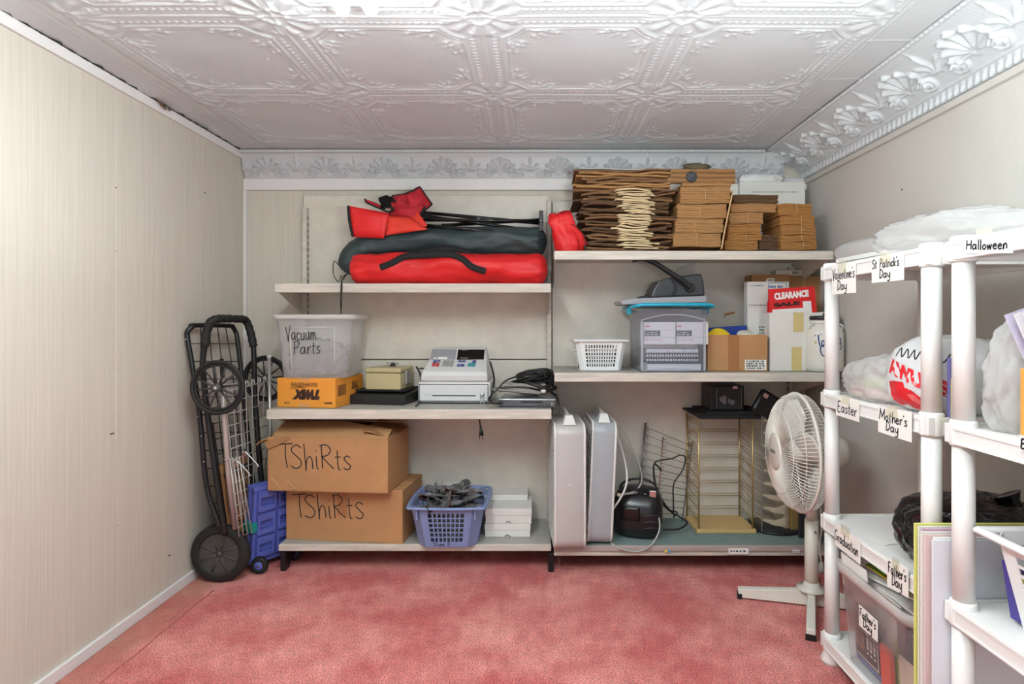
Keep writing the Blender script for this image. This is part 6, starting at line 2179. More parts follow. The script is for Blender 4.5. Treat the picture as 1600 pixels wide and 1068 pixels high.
def edge_card(text, px0, yt0, yb0, px1, yt1, yb1, X, label, lines, seed, tape=True, lift=.0):
    """Card on a plane of constant x facing -x; px0 is its far (left) edge."""
    def pt(px, py):
        Y = X * F / (px - VX)
        return Vector((X, Y, CZ + (VY - py) / F * Y))
    a, b, c, d = pt(px0, yb0), pt(px1, yb1), pt(px1, yt1), pt(px0, yt0)
    u = (b - a); w = u.length; u.normalize()
    v = (d - a); h = v.length; v.normalize()
    n = Vector((-1, 0, 0))
    th = Vector((.0012, 0, 0))
    mb = MB(); mb.hexa([a + th, b + th, c + th, d + th, a, b, c, d])
    t = thing('paper_sign', label, 'sign', (0, 0, 0))
    obj('card', mb, M_INDEX, t)
    f0 = a + n * .0008
    fs = lambda s, r: f0 + u * s + v * r
    nl = len(lines)
    for i, (tx, wf, hf, xo, yo) in enumerate(lines):
        ln, tw = strokes(tx, .06, .02, seed + i)
        H = hf * h; W = wf * w
        ln = [[(p * W / tw + xo * w, q * H + yo * h) for p, q in l] for l in ln]
        obj('handwriting', ribbons(ln, .0036, fs), M_INK, t)
    if tape:
        mb = MB(); q0, q1 = w * .28, w * .62
        mb.hexa([fs(q0, h * .72) + n * .0003, fs(q1, h * .72) + n * .0003, fs(q1, h + .012) + n * .0003, fs(q0, h + .012) + n * .0003, fs(q0, h * .72) + n * .0007, fs(q1, h * .72) + n * .0007, fs(q1, h + .012) + n * .0007, fs(q0, h + .012) + n * .0007])
        obj('tape', mb, M_CTAPE, t)
    return t


E1, E2 = U1X - .0302, U2X - .0302
edge_card('v', 1300, 417, 460, 1337, 412, 457, E1, 'white card reading Valentine\'s Day on the top shelf edge', [("Valentine's", .95, .36, .03, .54), ('Day', .42, .34, .24, .14)], 1)
edge_card('s', 1362, 403, 442, 1412, 395, 437, E1, 'white card reading St. Patrick\'s Day on the top shelf edge', [('St. Patrick\'s', .86, .34, .02, .56), ('Day', .36, .34, .26, .16)], 2)
edge_card('h', 1506, 368, 396, 1582, 361, 395, E2, 'white card reading Halloween on the nearest unit\'s top edge', [('Halloween', .86, .52, .06, .22)], 3)
edge_card('e', 1306, 619, 648, 1342, 625, 659, E1, 'white card reading Easter on the second shelf edge', [('Easter', .86, .56, .08, .24)], 4)
edge_card('m', 1372, 634, 674, 1424, 643, 691, E1 - .004, 'white card reading Mother\'s Day on the second shelf edge', [("Mother's", .86, .38, .05, .52), ('Day', .40, .36, .25, .16)], 5)
edge_card('g', 1304, 815, 850, 1344, 845, 882, E1, 'white card reading Graduation on the third shelf edge', [('Graduation', .92, .46, .02, .26)], 6)
edge_card('f', 1386, 871, 914, 1419, 887, 934, E1 - .003, 'white card reading Father\'s Day on the third shelf edge', [("Father's", .88, .38, .06, .52), ('Day', .50, .40, .24, .14)], 7)
edge_card('e2', 1593, 679, 703, 1640, 690, 718, E2, 'white card starting with E on the nearest unit\'s second shelf edge', [('E', .20, .6, .05, .2)], 8)

# ---------------------------------------------------------------- things on the top shelf
M_FILM = clear('clear film', (244, 245, 246), .22, .12, .45)
M_FILM2 = clear('milky film', (244, 244, 244), .34, .16, .45)
solo('wrapped_sheets', blob((0, 0, .036), (.26, .30, .07), 2.2, .06, 2.6, 4, flatz=.0), M_FILM, 'clear film wrapped packet lying on the top shelf above the Valentine\'s Day card', 'packet', (1.075, 1.80, UZ[3] + .001))
solo('paper_stack', MB().bb(-.10, .10, -.12, .12, 0, .012), M_PAPER, 'white sheets inside the clear wrapped packet on the top shelf', 'paper', (1.078, 1.80, UZ[3] + .010), .04)
solo('plastic_bag', blob((0, 0, .045), (.31, .40, .105), 7.9, .13, 2.0, 5, flatz=.0), M_FILM2, 'crumpled clear plastic bag spread on the top shelf behind the Halloween card', 'bag', (1.115, 1.555, UZ[3] + .001))

# ---------------------------------------------------------------- second shelf: grocery bags
M_GROC = clear('white grocery bag', (246, 246, 246), .88, .22, .3)
M_GROCG = clear('thin grey grocery bag', (236, 234, 232), .60, .2, .4)
z2 = UZ[2] - .0055
ba = blob((0, 0, .06), (.20, .26, .145), 4.1, .12, 2.4, 5, flatz=.0, warp=lambda w: Vector((w.x, w.y, w.z * (1 + w.y * -2.2))))
solo('plastic_bag', ba, M_GROCG, 'low crumpled clear grocery bag with pale contents at the far end of the second shelf', 'bag', (1.075, 1.80, z2))
solo('card_pack', MB().bb(-.06, .06, -.08, .08, 0, .03), mat('faded pink card', (220, 170, 165), .8), 'pale pink card pack inside the low grocery bag', 'cards', (1.07, 1.80, z2 + .008), .2)
solo('card_pack', MB().bb(-.05, .05, -.05, .05, 0, .025), mat('faded green card', (190, 205, 150), .8), 'pale green card pack inside the low grocery bag', 'cards', (1.07, 1.79, z2 + .040), .5)
t = thing('plastic_bag', 'white grocery bag with red print standing on the second shelf behind the near post', 'bag', (1.085, 1.562, z2))
bb2 = blob((0, 0, .097), (.24, .25, .205), 9.3, .055, 1.5, 5, flatz=.0, warp=lambda w: Vector((w.x * (1 - .1 * w.z / .09), w.y, w.z)))
obj('bag_body', bb2, M_GROC, t)
dirn = Vector((-.80, -.60, 0)).normalized()
uu = Vector((.60, -.80, 0)).normalized()
f0 = proj_fn(bb2, (0, 0, 0), uu, (0, 0, 1), dirn, .0015)
M_REDP = mat('red bag print', (214, 30, 40), .45)
print_text(t, 'AWUNS', .05, None, None, None, M_REDP, width=.17, height=.040, bold=.003, shear=-.2, fn=lambda a, b: f0(-.115 + a, .100 + b - .30 * a))
shape = [(-.112, .078), (-.06, .080), (-.055, .066), (-.03, .060), (.0, .035), (.03, .012), (.028, .003), (.0, .006), (-.03, .010), (-.055, .022), (-.075, .014), (-.095, .016), (-.108, .045)]
def fill_proj(poly, fn, m, name, parent, n=26):
    """Filled print shape as small strips cast on the bag."""
    ys = [p[1] for p in poly]; mb = MB()
    y0, y1 = min(ys), max(ys)
    def spans(y):
        xs = []
        for i in range(len(poly)):
            a, b = poly[i], poly[(i + 1) % len(poly)]
            if (a[1] <= y) != (b[1] <= y):
                xs.append(a[0] + (b[0] - a[0]) * (y - a[1]) / (b[1] - a[1]))
        return sorted(xs)
    for k in range(n):
        ya = y0 + (y1 - y0) * k / n; yb = y0 + (y1 - y0) * (k + 1) / n
        s = spans((ya + yb) / 2)
        for i in range(0, len(s) - 1, 2):
            m_ = max(1, int((s[i + 1] - s[i]) / .008))
            lo = [fn(s[i] + (s[i + 1] - s[i]) * j / m_, ya) for j in range(m_ + 1)]
            hi = [fn(s[i] + (s[i + 1] - s[i]) * j / m_, yb) for j in range(m_ + 1)]
            for j in range(m_):
                q = [lo[j], lo[j + 1], hi[j + 1], hi[j]]
                if all(p is not None for p in q):
                    mb.add(q, [(0, 1, 2, 3)])
    return obj(name, mb, m, parent)
fill_proj(shape, f0, M_REDP, 'red_print', t)
fill_proj([(-.05, .050), (-.03, .052), (-.005, .032), (-.012, .024), (-.035, .036)], lambda a, b: (f0(a, b) or Vector()) + dirn * .0012 if f0(a, b) else None, mat('pale red print', (232, 110, 110), .45), 'pale_print', t)
pts = [(-.095 + .011 * i, .158 + (.010 if i % 2 else -.012) - .0008 * i) for i in range(14)]
ln = [(p.x, p.y) for p in cat_rom([(a, b, 0) for a, b in pts], 5)]
obj('scribble', ribbons([ln], .0034, f0), M_INK, t)
solo('plastic_bag', blob((0, 0, .09), (.16, .28, .20), 6.4, .10, 2.2, 4, flatz=.0), M_GROCG, 'pale grey plastic bag standing behind the red printed grocery bag', 'bag', (1.245, 1.60, z2), 0)
solo('booklet_stack', MB().bb(-.012, .012, -.022, -.01, 0, .085).bb(-.012, .012, -.009, .0, 0, .10), mat('yellow booklet', (214, 208, 90), .6), 'yellow booklet standing between the two near posts on the second shelf', 'booklet', (1.010, 1.420, z2))
solo('booklet_stack', MB().bb(-.014, .014, 0, .012, 0, .15), mat('violet booklet', (110, 104, 160), .6), 'violet booklet behind the yellow one between the near posts', 'booklet', (1.014, 1.424, z2))

# second shelf of the near unit: bag, orange box of cards
bb3 = blob((0, 0, .12), (.20, .105, .25), 3.3, .16, 1.6, 5, flatz=.0, warp=lambda w: Vector((w.x + .12 * w.z, w.y, w.z)))
solo('plastic_bag', bb3, M_GROCG, 'tall drooping grey plastic bag behind the Halloween unit\'s corner post', 'bag', (1.085, 1.275, z2), .1)
solo('white_packet', blob((0, 0, .03), (.16, .12, .07), 8.8, .3, 2.0, 3, flatz=.0), M_FILM2, 'small crumpled white packet between the grey bag and the orange box', 'packet', (1.225, 1.16, z2), .2)
M_ORB = mat('orange box board', (214, 148, 62), .7, var=.06)
OX, OY = .989, 1.205
t = thing('card_box', 'orange cardboard box of fanned cards on the second shelf at the right edge', 'box', (OX + .09, OY - .12, z2))
mb = MB()
mb.bb(-.09, .09, -.16, .12, 0, .003); mb.bb(-.09, -.087, -.16, .12, .003, .142); mb.bb(.087, .09, -.16, .12, .003, .142); mb.bb(-.087, .087, .117, .12, .003, .142); mb.bb(-.087, .087, -.16, -.157, .003, .142)
obj('body', mb, M_ORB, t, bevel=.001)
cc = [((212, 205, 226), 'lilac'), ((236, 234, 238), 'white'), ((240, 236, 234), 'white'), ((244, 205, 200), 'pink'), ((238, 236, 236), 'white'), ((205, 202, 226), 'lilac'), ((240, 238, 236), 'white'), ((238, 200, 196), 'pink')]
for k, (rgb, nm) in enumerate(cc):
    m_ = bpy.data.materials.get('card ' + nm) or mat('card ' + nm, rgb, .7)
    yk = OY - .02 - .018 * k
    mb = MB(); M = Matrix.Translation((OX + .060, yk, z2 + .012)) @ Matrix.Rotation(-.34 + .02 * k, 4, 'Y') @ Matrix.Rotation(-.12, 4, 'X')
    mb.bb(.0, .15, -.0012, .0012, .0, .255, M)
    o = solo('greeting_card', mb, m_, ('front lilac card with a pencilled heading' if k == 7 else f'{nm} card') + ' fanned out of the orange card box' if k in (0, 7) else f'{nm} card in the middle of the fan in the orange card box', 'card', group='cards fanned in the orange box')
    if k == 0:
        o['label'] = 'lilac backing card behind the fan in the orange card box'
    if k == 7:
        o['label'] = 'pink card nearest the room in the orange card box'

# ---------------------------------------------------------------- third shelf: black bin bag
z3 = UZ[1] - .0055
M_TRASH = mat('black bin bag', (16, 16, 17), .14, bump=.7, bscale=11, bdist=.05, bdet=1, stretch=(1, 1, 1.8), spec=.7)
t = thing('bin_bag', 'knotted shiny black bin bag lying on the third plastic shelf', 'bag', (1.145, 1.555, z3))
obj('bag_body', blob((0, 0, .085), (.31, .25, .19), 14.2, .13, 1.9, 5, flatz=.0), M_TRASH, t)
mb = MB()
mb.tube(cat_rom([(.10, -.03, .13), (.095, -.03, .155), (.09, -.03, .168), (.085, -.025, .182), (.08, -.02, .196)], 5), .02, 10, radii=[.045 - .0012 * i if i < 8 else (.02 if i < 13 else .02 + .002 * (i - 13)) for i in range(21)])
obj('knot', mb, M_TRASH, t)
solo('bin_bag', blob((0, 0, .07), (.26, .22, .16), 24.2, .13, 1.9, 5, flatz=.0), M_TRASH, 'second black bin bag low behind the Halloween unit\'s post', 'bag', (1.19, 1.215, z3), 0)
solo('paper_scrap', MB().bb(-.05, .05, -.03, .03, 0, .001), M_PAPER, 'white paper sheet lying flat on the third shelf before the bin bag', 'paper', (1.04, 1.74, z3 + .0005), .3)

# ---------------------------------------------------------------- poster boards between the units
boards = [((214, 214, 120), 'lime green'), ((226, 224, 214), 'off white'), ((202, 160, 180), 'mauve'), ((230, 226, 220), 'white'), ((222, 196, 192), 'dusty pink'), ((236, 234, 230), 'bright white'), ((226, 226, 232), 'pale grey')]
yy = 1.413
for k, (rgb, nm) in enumerate(boards):
    th = .0052 if k else .007
    w = .36; x0 = .904 + .004 * (k % 3) + (.012 if k > 4 else 0); h = .636 - .004 * k
    solo('poster_board', MB().bb(0, w, -th, 0, 0, h), mat('board ' + nm, rgb, .75), f'{nm} poster board standing on edge between the two plastic shelving units', 'poster board', (x0, yy, .001), 0, group=None)
    yy -= th + .0022

# ---------------------------------------------------------------- bottom shelf: clear bin of cards
M_BIN = clear('cloudy clear bin', (248, 246, 244), .06, .3, .35)
M_BINR = clear('cloudy bin rim', (238, 235, 232), .55, .3, .35)
zb = UZ[0] - .0055
t = thing('storage_bin', 'cloudy clear plastic bin of greeting cards on the bottom plastic shelf', 'storage bin', (1.095, 1.665, zb))
BX, BYY, BH2 = .30, .37, .292
tub = loft([rr_ring(BX * .88, BYY * .86, .03, 0), rr_ring(BX * .90, BYY * .88, .032, .006), rr_ring(BX, BYY, .036, BH2 * .90)])
obj('tub', tub, M_BIN, t, solid=.002)
rimb = loft([rr_ring(BX, BYY, .036, BH2 * .90), rr_ring(BX + .022, BYY + .022, .046, BH2 * .90), rr_ring(BX + .030, BYY + .030, .050, BH2), rr_ring(BX + .004, BYY + .004, .038, BH2), rr_ring(BX, BYY, .036, BH2 * .90)], bottom=False)
obj('rim', rimb, M_BINR, t)
BC = Vector((1.095, 1.665, zb))
XF = BC.x - BX * .90 / 2           # inner front face near the foot
def in_bin(name, rgb, lab, y0, y1, z0, z1, x, th=.006, tilt=.0, mt=None, cat='card', lean=-.06):
    m_ = mt or mat(lab[:26], rgb, .6)
    mb = MB(); M = Matrix.Translation((XF + x, (y0 + y1) / 2, zb + z0)) @ Matrix.Rotation(lean, 4, 'Y') @ Matrix.Rotation(tilt, 4, 'X')
    mb.bb(0, th, -(y1 - y0) / 2, (y1 - y0) / 2, 0, z1 - z0, M)
    return solo(name, mb, m_, lab, cat), M, (y1 - y0), (z1 - z0)
o, M, w_, h_ = in_bin('greeting_card', (44, 40, 52), 'dark card with a brown picture and white lettering inside the clear bin', 1.665, 1.79, .035, .19, .010)
def card_patch(o, M, y0, y1, z0, z1, m_, name, lift=.0008):
    mb = MB(); mb.bb(-lift, .001, y0, y1, z0, z1, M); return obj(name, mb, m_, o)
card_patch(o, M, -.060, .060, .004, .150, mat('pale card border', (196, 188, 178), .6), 'border', .0004)
card_patch(o, M, -.056, .056, .010, .146, mat('dark card field', (40, 37, 50), .6), 'dark_field', .0008)
card_patch(o, M, .012, .050, .03, .135, mat('brown picture', (150, 104, 78), .6, rgb2=(86, 58, 46), vscale=30), 'picture', .0012)
for k in range(3):
    mb = MB()
    for q in range(7):
        z0 = .03 + q * .014
        mb.bb(-.0012, .001, -.048 + k * .018, -.038 + k * .018, z0, z0 + (.010 if q % 3 else .006), M)
    obj('lettering', mb, mat('card lettering', (214, 206, 196), .6) if k == 0 else bpy.data.materials['card lettering'], o)
in_bin('greeting_card', (96, 116, 176), 'blue card with a pale edge low behind the dark card in the clear bin', 1.655, 1.80, .012, .12, .018)
in_bin('red_book', (220, 74, 48), 'orange red booklet standing in the clear bin beside the dark card', 1.605, 1.652, .012, .135, .008, th=.012, cat='booklet')
in_bin('green_folder', (150, 168, 70), 'yellow green folder standing in the clear bin beside the red booklet', 1.575, 1.635, .014, .165, .03, th=.008, tilt=.15, cat='folder')
for k, (rgb, nm) in enumerate([((206, 196, 180), 'cream'), ((128, 104, 128), 'plum'), ((222, 218, 210), 'white'), ((120, 120, 110), 'olive grey'), ((200, 196, 190), 'pale grey')]):
    in_bin('envelope', rgb, f'{nm} envelope standing among the cards at the near end of the clear bin', 1.50, 1.57 - .004 * k, .012, .15 - .01 * (k % 2), .012 + .012 * k, th=.005, cat='envelope')
in_bin('greeting_card', (92, 96, 104), 'slate picture card high at the near end of the clear bin', 1.50, 1.585, .13, .235, .012, tilt=.05)
in_bin('envelope', (238, 234, 228), 'large white envelope standing in the middle of the clear bin', 1.60, 1.80, .03, .262, .040, th=.004, cat='envelope')
in_bin('envelope', (236, 233, 228), 'tall white envelope rising above the far end of the bin rim', 1.70, 1.84, .215, .318, .000, th=.003, cat='envelope', lean=-.10)
for k in range(5):
    lab = ['lowest', 'second', 'third', 'fourth', 'topmost'][k] + ' white envelope of the loose pile filling the top of the clear bin'
    solo('envelope', MB().bb(-.07, .07, -.11, .11, 0, .004), M_PAPER if k % 2 else M_FILM2, lab, 'envelope', (BC.x - .03, BC.y - .04 + .02 * k, zb + .255 + .008 * k), rot=(.10 - .03 * k, -.10 + .05 * k, .1 * k))
t = solo('greeting_card', MB().bb(-.05, .05, -.07, .07, 0, .004), mat('yellow card', (226, 190, 40), .6), 'yellow and green card lying on top of the clear bin\'s envelopes', 'card', (BC.x - .055, 1.70, zb + .312), rot=(.04, -.16, .1))
mb = MB(); mb.bb(-.05, .0, -.07, .07, .004, .0048); obj('green_field', mb, mat('green card field', (120, 170, 50), .6), t)
mb = MB(); mb.bb(-.045, -.02, -.05, -.01, .0048, .0055); obj('red_field', mb, mat('red card field', (200, 70, 40), .6), t)
mb = MB()
solo('kraft_pile', MB().bb(-.07, .07, -.13, .13, 0, .034), mat('mixed paper pile', (150, 146, 142), .8, rgb2=(224, 220, 214), vscale=3, stretch=(1, 1, 120)), 'pile of mixed papers under the loose envelopes in the clear bin', 'paper', (BC.x + .03, BC.y, zb + .215))
solo('card_block', MB().bb(-.085, .085, -.14, .14, 0, .20), mat('packed cards', (176, 168, 160), .8, rgb2=(230, 226, 220), vscale=3, stretch=(1, 110, 1)), 'block of packed cards filling the back of the clear bin', 'cards', (BC.x + .04, BC.y, zb + .010))
# card taped to the bin
Xc = 1.095 - (BX + .012) / 2 - .010
edge_card('fb', 1342, 944, 976, 1371, 970, 1003, .938, 'white card reading Father\'s Day taped to the clear bin', [("Father's", .88, .38, .06, .52), ('Day', .50, .40, .24, .14)], 9, tape=False)

# ---------------------------------------------------------------- near unit, third shelf: white basket
t = thing('laundry_basket', 'white plastic lattice basket of coloured papers on the third shelf at the right edge', 'basket', (1.135, 1.105, UZ[1] - .005), 0)
basket(t, .30, .36, .185, .80, M_WHITE, M_WHITE, chamfer=.03, front_margin=.12, lip=.018, rows=7, cols=8, bar=.0060, th=.003)
for k, (rgb, nm) in enumerate([((70, 60, 140), 'purple'), ((190, 196, 60), 'yellow green'), ((60, 160, 200), 'sky blue'), ((232, 228, 220), 'white'), ((90, 84, 150), 'violet'), ((206, 210, 90), 'lime')]):
    mb = MB(); M = Matrix.Rotation(-.16, 4, 'Y')
    y0 = .135 - .05 * k
    mb.bb(0, .012, -.024, .024, 0, .125 - .012 * (k % 3), M)
    solo('paper_pad', mb, mat('pad ' + nm, rgb, .6), f'{nm} paper pad standing against the lattice inside the right edge basket', 'paper pad', (1.135 - .118, 1.105 + y0, UZ[1] + .004))

# ================================================================ folded carts in the left corner
M_CART = mat('black painted tube', (20, 20, 22), .4)
M_FOAM = mat('black foam grip', (22, 22, 23), .7)
M_TYRE = mat('black tyre', (26, 25, 25), .7)
M_SPOKE = mat('dark spoke plastic', (52, 50, 48), .5)
M_HUBB = mat('dark plastic hub', (66, 64, 62), .45)
M_ALU = mat('dull aluminium', (196, 192, 186), .35, metal=.6)

t = thing('folding_cart', 'black folding shopping cart with big solid wheels leaning on the left wall', 'shopping cart', (0, 0, 0))
YA, YB2 = 2.50, 2.77


def A(px, py, Y=YA):
    return at(px, py, Y)


# basket frame: left rail, arch, right rail
ba = cat_rom([A(345, 826), A(323, 760), A(312, 650), A(300, 570), A(293, 528), A(293.5, 517), A(297, 511) + Vector((0, .012, 0))], 6)
top = [at(304, 508, YA + .035), at(358, 508.5, YB2 - .035)]
bb_ = cat_rom([at(364, 511, YB2 - .012), at(368, 518, YB2), at(371, 530, YB2), at(379, 600, YB2), at(388, 690, YB2), at(404, 826, YB2)], 6)
path = ba + cat_rom([ba[-1]] + top + [bb_[0]], 5)[1:-1] + bb_
mb = MB(); mb.tube(path, .0105, 10); obj('basket_frame', mb, M_CART, t)
# handle frame
ha = cat_rom([A(352, 835), A(340, 760), A(326, 660), A(318, 590), A(317, 560), A(320, 540)], 6)
hb = cat_rom([at(396, 540, YB2), at(397, 565, YB2), at(398, 610, YB2), at(404, 700, YB2), at(416, 826, YB2)], 6)
mb = MB(); mb.tube(ha, .012, 10); mb.tube(hb, .012, 10); obj('handle_frame', mb, M_CART, t)
hg = cat_rom([A(320, 541), A(322, 522), A(329, 503), A(336, 498) + Vector((0, .02, 0)), at(352, 497.5, YA + .10), at(370, 498, YB2 - .09), at(382, 499, YB2 - .02), at(388, 508, YB2), at(393, 525, YB2), at(396, 541, YB2)], 7)
mb = MB(); mb.tube(hg, .017, 12, radii=[.0165 + (.0018 if (i // 2) % 2 else 0) for i in range(len(hg))]); obj('foam_grip', mb, M_FOAM, t)
# wire panel
def railp(path, f):
    L = [0]
    for i in range(1, len(path)):
        L.append(L[-1] + (path[i] - path[i - 1]).length)
    s = f * L[-1]
    for i in range(1, len(path)):
        if L[i] >= s:
            return path[i - 1].lerp(path[i], (s - L[i - 1]) / max(1e-9, L[i] - L[i - 1]))
    return path[-1]
ra, rb = ba[::-1], bb_
for k in range(1, 12):
    f = k / 11.5
    mb = MB(); mb.rod(railp(ra, f), railp(rb, f), .0024, 6); obj('cross_wire', mb, M_CART, t)
for k in range(1, 5):
    g = k / 5
    pts = [railp(ra, f).lerp(railp(rb, f), g) for f in [0.0, .15, .35, .6, .8, .97]]
    pts[0] = Vector((pts[0].x, pts[0].y, top[0].z))
    mb = MB(); mb.tube(pts, .0024, 6); obj('long_wire', mb, M_CART, t)
# inner folded front panel
for (a, b) in [((330, 660), (352, 818)), ((346, 560), (362, 800))]:
    mb = MB(); mb.rod(at(*a, YA + .05), at(*b, YA + .05), .009, 8); obj('brace', mb, M_CART, t)
for k in range(7):
    mb = MB(); mb.rod(at(322 + k * 3, 640 + k * 24, YA + .02), at(346 + k * 3, 634 + k * 24, YA + .14), .0024, 6); obj('panel_wire', mb, M_CART, t)
mb = MB(); mb.rod(at(352, 742, YA + .02), at(396, 720, YB2), .009, 8); obj('cross_bar', mb, M_CART, t)
mb = MB()
for (px, py) in [(293, 530), (299, 578), (312, 650), (317, 680), (321, 720), (323, 770)]:
    p = A(px, py); mb.lathe([(.004, 0), (.003, .003), (0, .004)], 8, Matrix.Translation(p + Vector((0, -.0105, 0))) @ Matrix.Rotation(PI / 2, 4, 'X'))
obj('rivets', mb, M_CHROME, t)


def solid_wheel(parent, c, R):
    w = .036
    M = Matrix.Translation(c) @ Matrix.Rotation(PI / 2, 4, 'X')
    mb = MB(); mb.lathe([(R * .70, -w / 2), (R * .74, -w / 2 - .002), (R * .93, -w / 2), (R, -w / 4), (R, w / 4), (R * .93, w / 2), (R * .74, w / 2 + .002), (R * .70, w / 2), (R * .70, -w / 2)], 48, M)
    obj('tyre', mb, M_TYRE, parent)
    mb = MB()
    # disc with eight round holes
    n = 8
    disc = []
    mb.lathe([(R * .70, -.012), (R * .69, -.006), (R * .69, .006), (R * .70, .012)], 48, M)
    for k in range(n):
        a = 2 * PI * k / n
        seg = []
        for q in range(13):
            t_ = q / 12
            ang = a - PI / n + 2 * PI / n * t_
            seg.append(ang)
        hr, hc = R * .085, R * .48
        cx_, cy_ = hc * math.cos(a), hc * math.sin(a)
        ring = [(cx_ + hr * math.cos(b), cy_ + hr * math.sin(b)) for b in [2 * PI * i / 16 + a for i in range(16)]]
        # outline of the sector, 16 points matched by direction from hole centre
        out = []
        for b in [2 * PI * i / 16 + a for i in range(16)]:
            dx, dy = math.cos(b), math.sin(b)
            s = .001
            while True:
                x, y = cx_ + dx * s, cy_ + dy * s
                rr_ = math.hypot(x, y); da = abs((math.atan2(y, x) - a + PI) % (2 * PI) - PI)
                if rr_ > R * .695 or da > PI / n or rr_ < R * .08 or s > R:
                    break
                s += .0008
            out.append((x, y))
        vs = [(p[0], p[1], .004) for p in ring] + [(p[0], p[1], .004) for p in out]
        mb.add(vs, [(i, (i + 1) % 16, 16 + (i + 1) % 16, 16 + i) for i in range(16)], False, M)
    mb2 = mb
    for k in range(n):
        a = 2 * PI * (k + .5) / n
        mb2.rod((R * .12 * math.cos(a), R * .12 * math.sin(a), .010), (R * .68 * math.cos(a), R * .68 * math.sin(a), .010), .0055, 6, M)
    mb2.lathe([(.012, -.01), (.012, .014), (.008, .018), (0, .018)], 16, M)
    obj('wheel_disc', mb2, M_HUBB, parent)


c = on(345, 908, 0); R_ = .1245
solid_wheel(t, Vector((at(345, 865, 2.545).x, 2.545, R_)), R_)
solid_wheel(t, Vector((at(345, 865, 2.545).x + .012, 2.80, R_)), R_)
mb = MB(); x = at(345, 865, 2.545).x; mb.rod((x, 2.53, R_), (x + .012, 2.82, R_), .007, 10)
mb.tube([(x, 2.57, R_), (ba[0].x, ba[0].y + .05, ba[0].z)], .008, 8); mb.tube([(x + .012, 2.775, R_), (bb_[-1].x, bb_[-1].y, bb_[-1].z)], .008, 8)
obj('axle', mb, M_BLKS, t)

# silver wire cart standing upside down, spoked wheels up
t = thing('folding_cart', 'silver wire folding cart standing upside down with two spoked wheels at its top', 'shopping cart', (0, 0, 0))


def spoke_wheel(parent, c, R):
    M = Matrix.Translation(c) @ Matrix.Rotation(PI / 2, 4, 'X')
    mb = MB(); mb.torus(R - .008, .0085, 56, 10, M); mb.torus(R - .021, .0055, 48, 6, M); obj('tyre', mb, M_TYRE, parent)
    for k in range(12):
        a = 2 * PI * k / 12 + .13
        mb = MB(); mb.tube([(.012 * math.cos(a), .012 * math.sin(a), .006 * (1 if k % 2 else -1)), ((R - .016) * math.cos(a), (R - .016) * math.sin(a), 0)], .0042, 6, radii=[.005, .0032], M=M); obj('spoke', mb, M_SPOKE, parent)
    mb = MB(); mb.lathe([(.018, -.014), (.018, .014), (.012, .018)], 20, M); obj('hub', mb, M_HUBB, parent)
    mb = MB(); mb.lathe([(.0075, .016), (.0075, .022), (.003, .024)], 14, M); obj('axle_nut', mb, M_ALU, parent)


W1, W2 = at(340, 605, 2.43), at(415, 591, 2.90)
spoke_wheel(t, W1, .113); spoke_wheel(t, W2, .113)
mb = MB(); mb.rod(W1, W2, .005, 10); obj('axle', mb, M_ALU, t)
L0, L1 = at(350, 640, 2.47), at(367, 826, 2.52)
mb = MB(); mb.tube([at(347, 590, 2.47), L0, at(357, 740, 2.50), L1], .0105, 12); obj('leg_tube', mb, M_ALU, t)
R0, R1 = at(420.5, 558, 2.86), at(424, 800, 2.86)
mb = MB(); mb.rod(R0, R1, .0085, 12); obj('leg_tube', mb, M_ALU, t)
mb = MB(); mb.rod(R0 + Vector((0, 0, -.004)), R0 + Vector((0, 0, .010)), .010, 10); obj('leg_cap', mb, M_WHITE, t)
# wire basket panel
T0, T1 = at(352, 606, 2.48), at(421, 590, 2.88)
P0, P1 = at(374, 846, 2.54), at(412, 822, 2.92)
for k in range(8):
    g = k / 7
    a, b = T0.lerp(T1, g), P0.lerp(P1, g)
    mb = MB(); mb.tube(cat_rom([a + Vector((.014, -.008, -.008)), a + Vector((.012, -.006, .008)), a + Vector((0, 0, .010)), a + Vector((0, 0, -.03)), a.lerp(b, .5), b], 4), .0024, 6); obj('long_wire', mb, M_WIRE, t)
for k in range(14):
    f = .02 + .96 * k / 13
    mb = MB(); mb.rod(T0.lerp(P0, f), T1.lerp(P1, f), .0024 if k else .004, 6); obj('cross_wire', mb, M_WIRE, t)
S0, S1 = at(359, 715, 2.45), at(374, 838, 2.46)
for k in range(4):
    mb = MB(); mb.tube([S0 + Vector((.008 * k, .01 * k, 0)), S1 + Vector((.010 * k, .015 * k, 0))], .0024, 6); obj('side_wire', mb, M_WIRE, t)
for (px, py) in ((368, 720), (381, 706)):
    p = at(px, py, 2.44)
    mb = MB(); mb.tube(cat_rom([p + Vector((-.004, .02, -.03)), p + Vector((-.006, 0, -.006)), p, p + Vector((.012, 0, -.004)), p + Vector((.055, .006, -.055)), p + Vector((.052, .004, -.062))], 5), .003, 6); obj('hook', mb, M_CHROME, t)
mb = MB(); p = at(354, 716.5, 2.488); mb.torus(.012, .003, 16, 6, Matrix.Translation(p)); obj('clip_ring', mb, M_CHROME, t)

# flat carton and stick behind the carts
b0 = Vector((-1.322, 2.665, 0))
solo('flat_carton', MB().bb(0, .03, -.13, .13, 0, .50), M_CARDD, 'flattened brown carton standing between the folded carts', 'box', (-1.345, 2.68, .001), rot=(0, -.09, 0))
solo('wooden_stick', MB().rod((0, 0, 0), (-.055, .02, .42), .007, 10), mat('yellowish wood', (196, 150, 86), .6), 'thin yellow wooden stick leaning among the black cart tubes', 'stick', (-1.312, 2.575, .255 - .25))

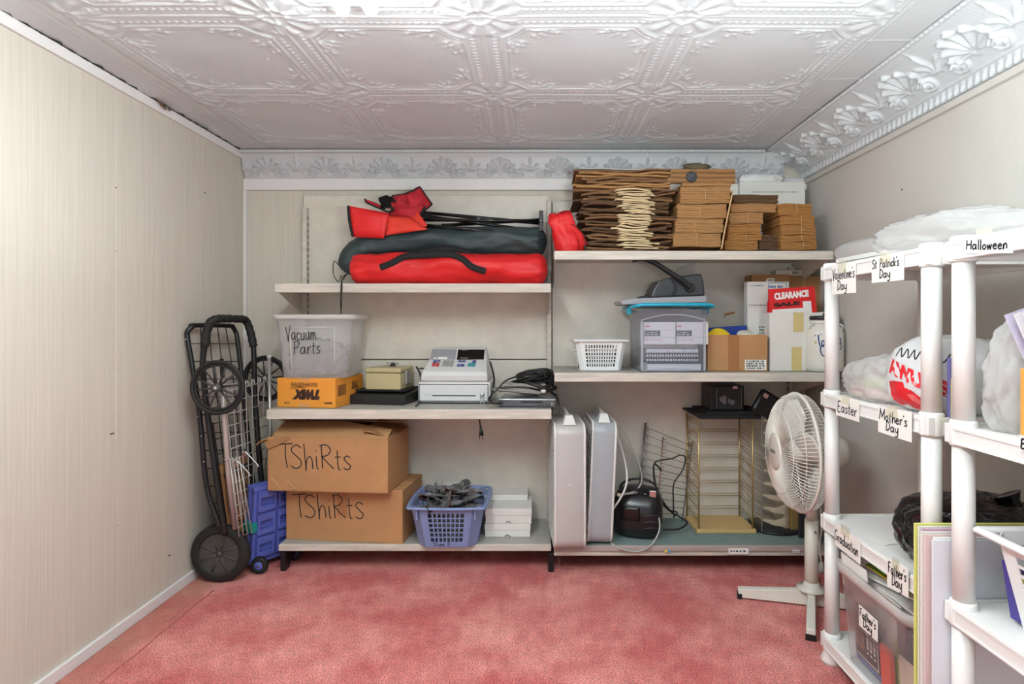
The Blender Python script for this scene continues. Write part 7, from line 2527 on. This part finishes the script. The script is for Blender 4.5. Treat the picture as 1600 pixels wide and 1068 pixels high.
# blue folded crate cart
M_CRATE = mat('violet blue plastic', (88, 100, 178), .4)
M_TEALP = mat('teal plastic', (20, 140, 125), .4)
t = thing('crate_cart', 'folded violet blue crate on small wheels with teal latches beside the cardboard boxes', 'crate cart', (-1.272, 2.63, 0), rot=(0, 0, math.radians(58)))
W, T, z0, z1 = .21, .062, .045, .375
# local x along the big face, -y = its face, y back
lean = Matrix.Rotation(.07, 4, 'X')
for lay, (ya, yb) in enumerate(((0, .030), (.032, .062))):
    mb = MB(); mb.bb(.0, W, ya + .006, yb, z0, z1, lean); mb.bb(-.004, W + .004, ya, yb, z1 - .012, z1 + .012, lean)
    obj('panel', mb, M_CRATE, t, bevel=.005)
for col in range(2):
    for row in range(3):
        x0 = .012 + col * .100; zz = z0 + .016 + row * .105
        mb = MB()
        w_, h_ = .088, .092
        # raised pocket frame with a sunk tray
        fr = [(x0, zz), (x0 + w_, zz), (x0 + w_, zz + h_), (x0, zz + h_)]
        for (xa, xb, za, zb_) in [(x0, x0 + .012, zz, zz + h_), (x0 + w_ - .012, x0 + w_, zz, zz + h_), (x0 + .012, x0 + w_ - .012, zz, zz + .022), (x0 + .012, x0 + w_ - .012, zz + h_ - .030, zz + h_)]:
            mb.bb(xa, xb, -.010, .008, za, zb_, lean)
        mb.bb(x0 + .02, x0 + w_ - .02, .0, .007, zz + .030, zz + .034, lean); mb.bb(x0 + .02, x0 + w_ - .02, .0, .007, zz + .044, zz + .048, lean)
        obj('pocket', mb, M_CRATE, t, bevel=.003)
mb = MB(); mb.bb(-.012, .018, -.004, .066, z0 + .135, z0 + .180, lean); obj('latch', mb, M_TEALP, t, bevel=.004)
mb = MB(); mb.tube(cat_rom([(.10, .03, z1 - .01), (.10, .02, z1 + .035), (.115, .015, z1 + .052), (.15, .015, z1 + .052), (.165, .02, z1 + .035), (.165, .03, z1 - .01)], 5), .011, 10, M=lean); obj('handle', mb, M_TEALP, t)
mb = MB(); mb.bb(-.004, W, .004, .06, .030, z0 + .008, lean); obj('wheel_bar', mb, M_CRATE, t, bevel=.004)
for k, (lx, ly) in enumerate(((.016, -.030), (.19, -.030))):
    M = Matrix.Translation((lx, ly, .0375)) @ Matrix.Rotation(-math.radians(58), 4, 'Z') @ Matrix.Rotation(PI / 2, 4, 'X')
    mb = MB(); mb.lathe([(.026, -.012), (.034, -.012), (.0375, -.007), (.0375, .007), (.034, .012), (.026, .012)], 32, M); w = obj('wheel', mb, M_TYRE, t)
    mb = MB(); mb.lathe([(.027, .0), (.027, .011), (.020, .009), (.018, .013), (.008, .013)], 28, M); obj('wheel_hub', mb, M_CRATE, w)
    mb = MB(); mb.lathe([(.005, .012), (.005, .016), (0, .017)], 12, M); obj('axle_cap', mb, M_CHROME, w)
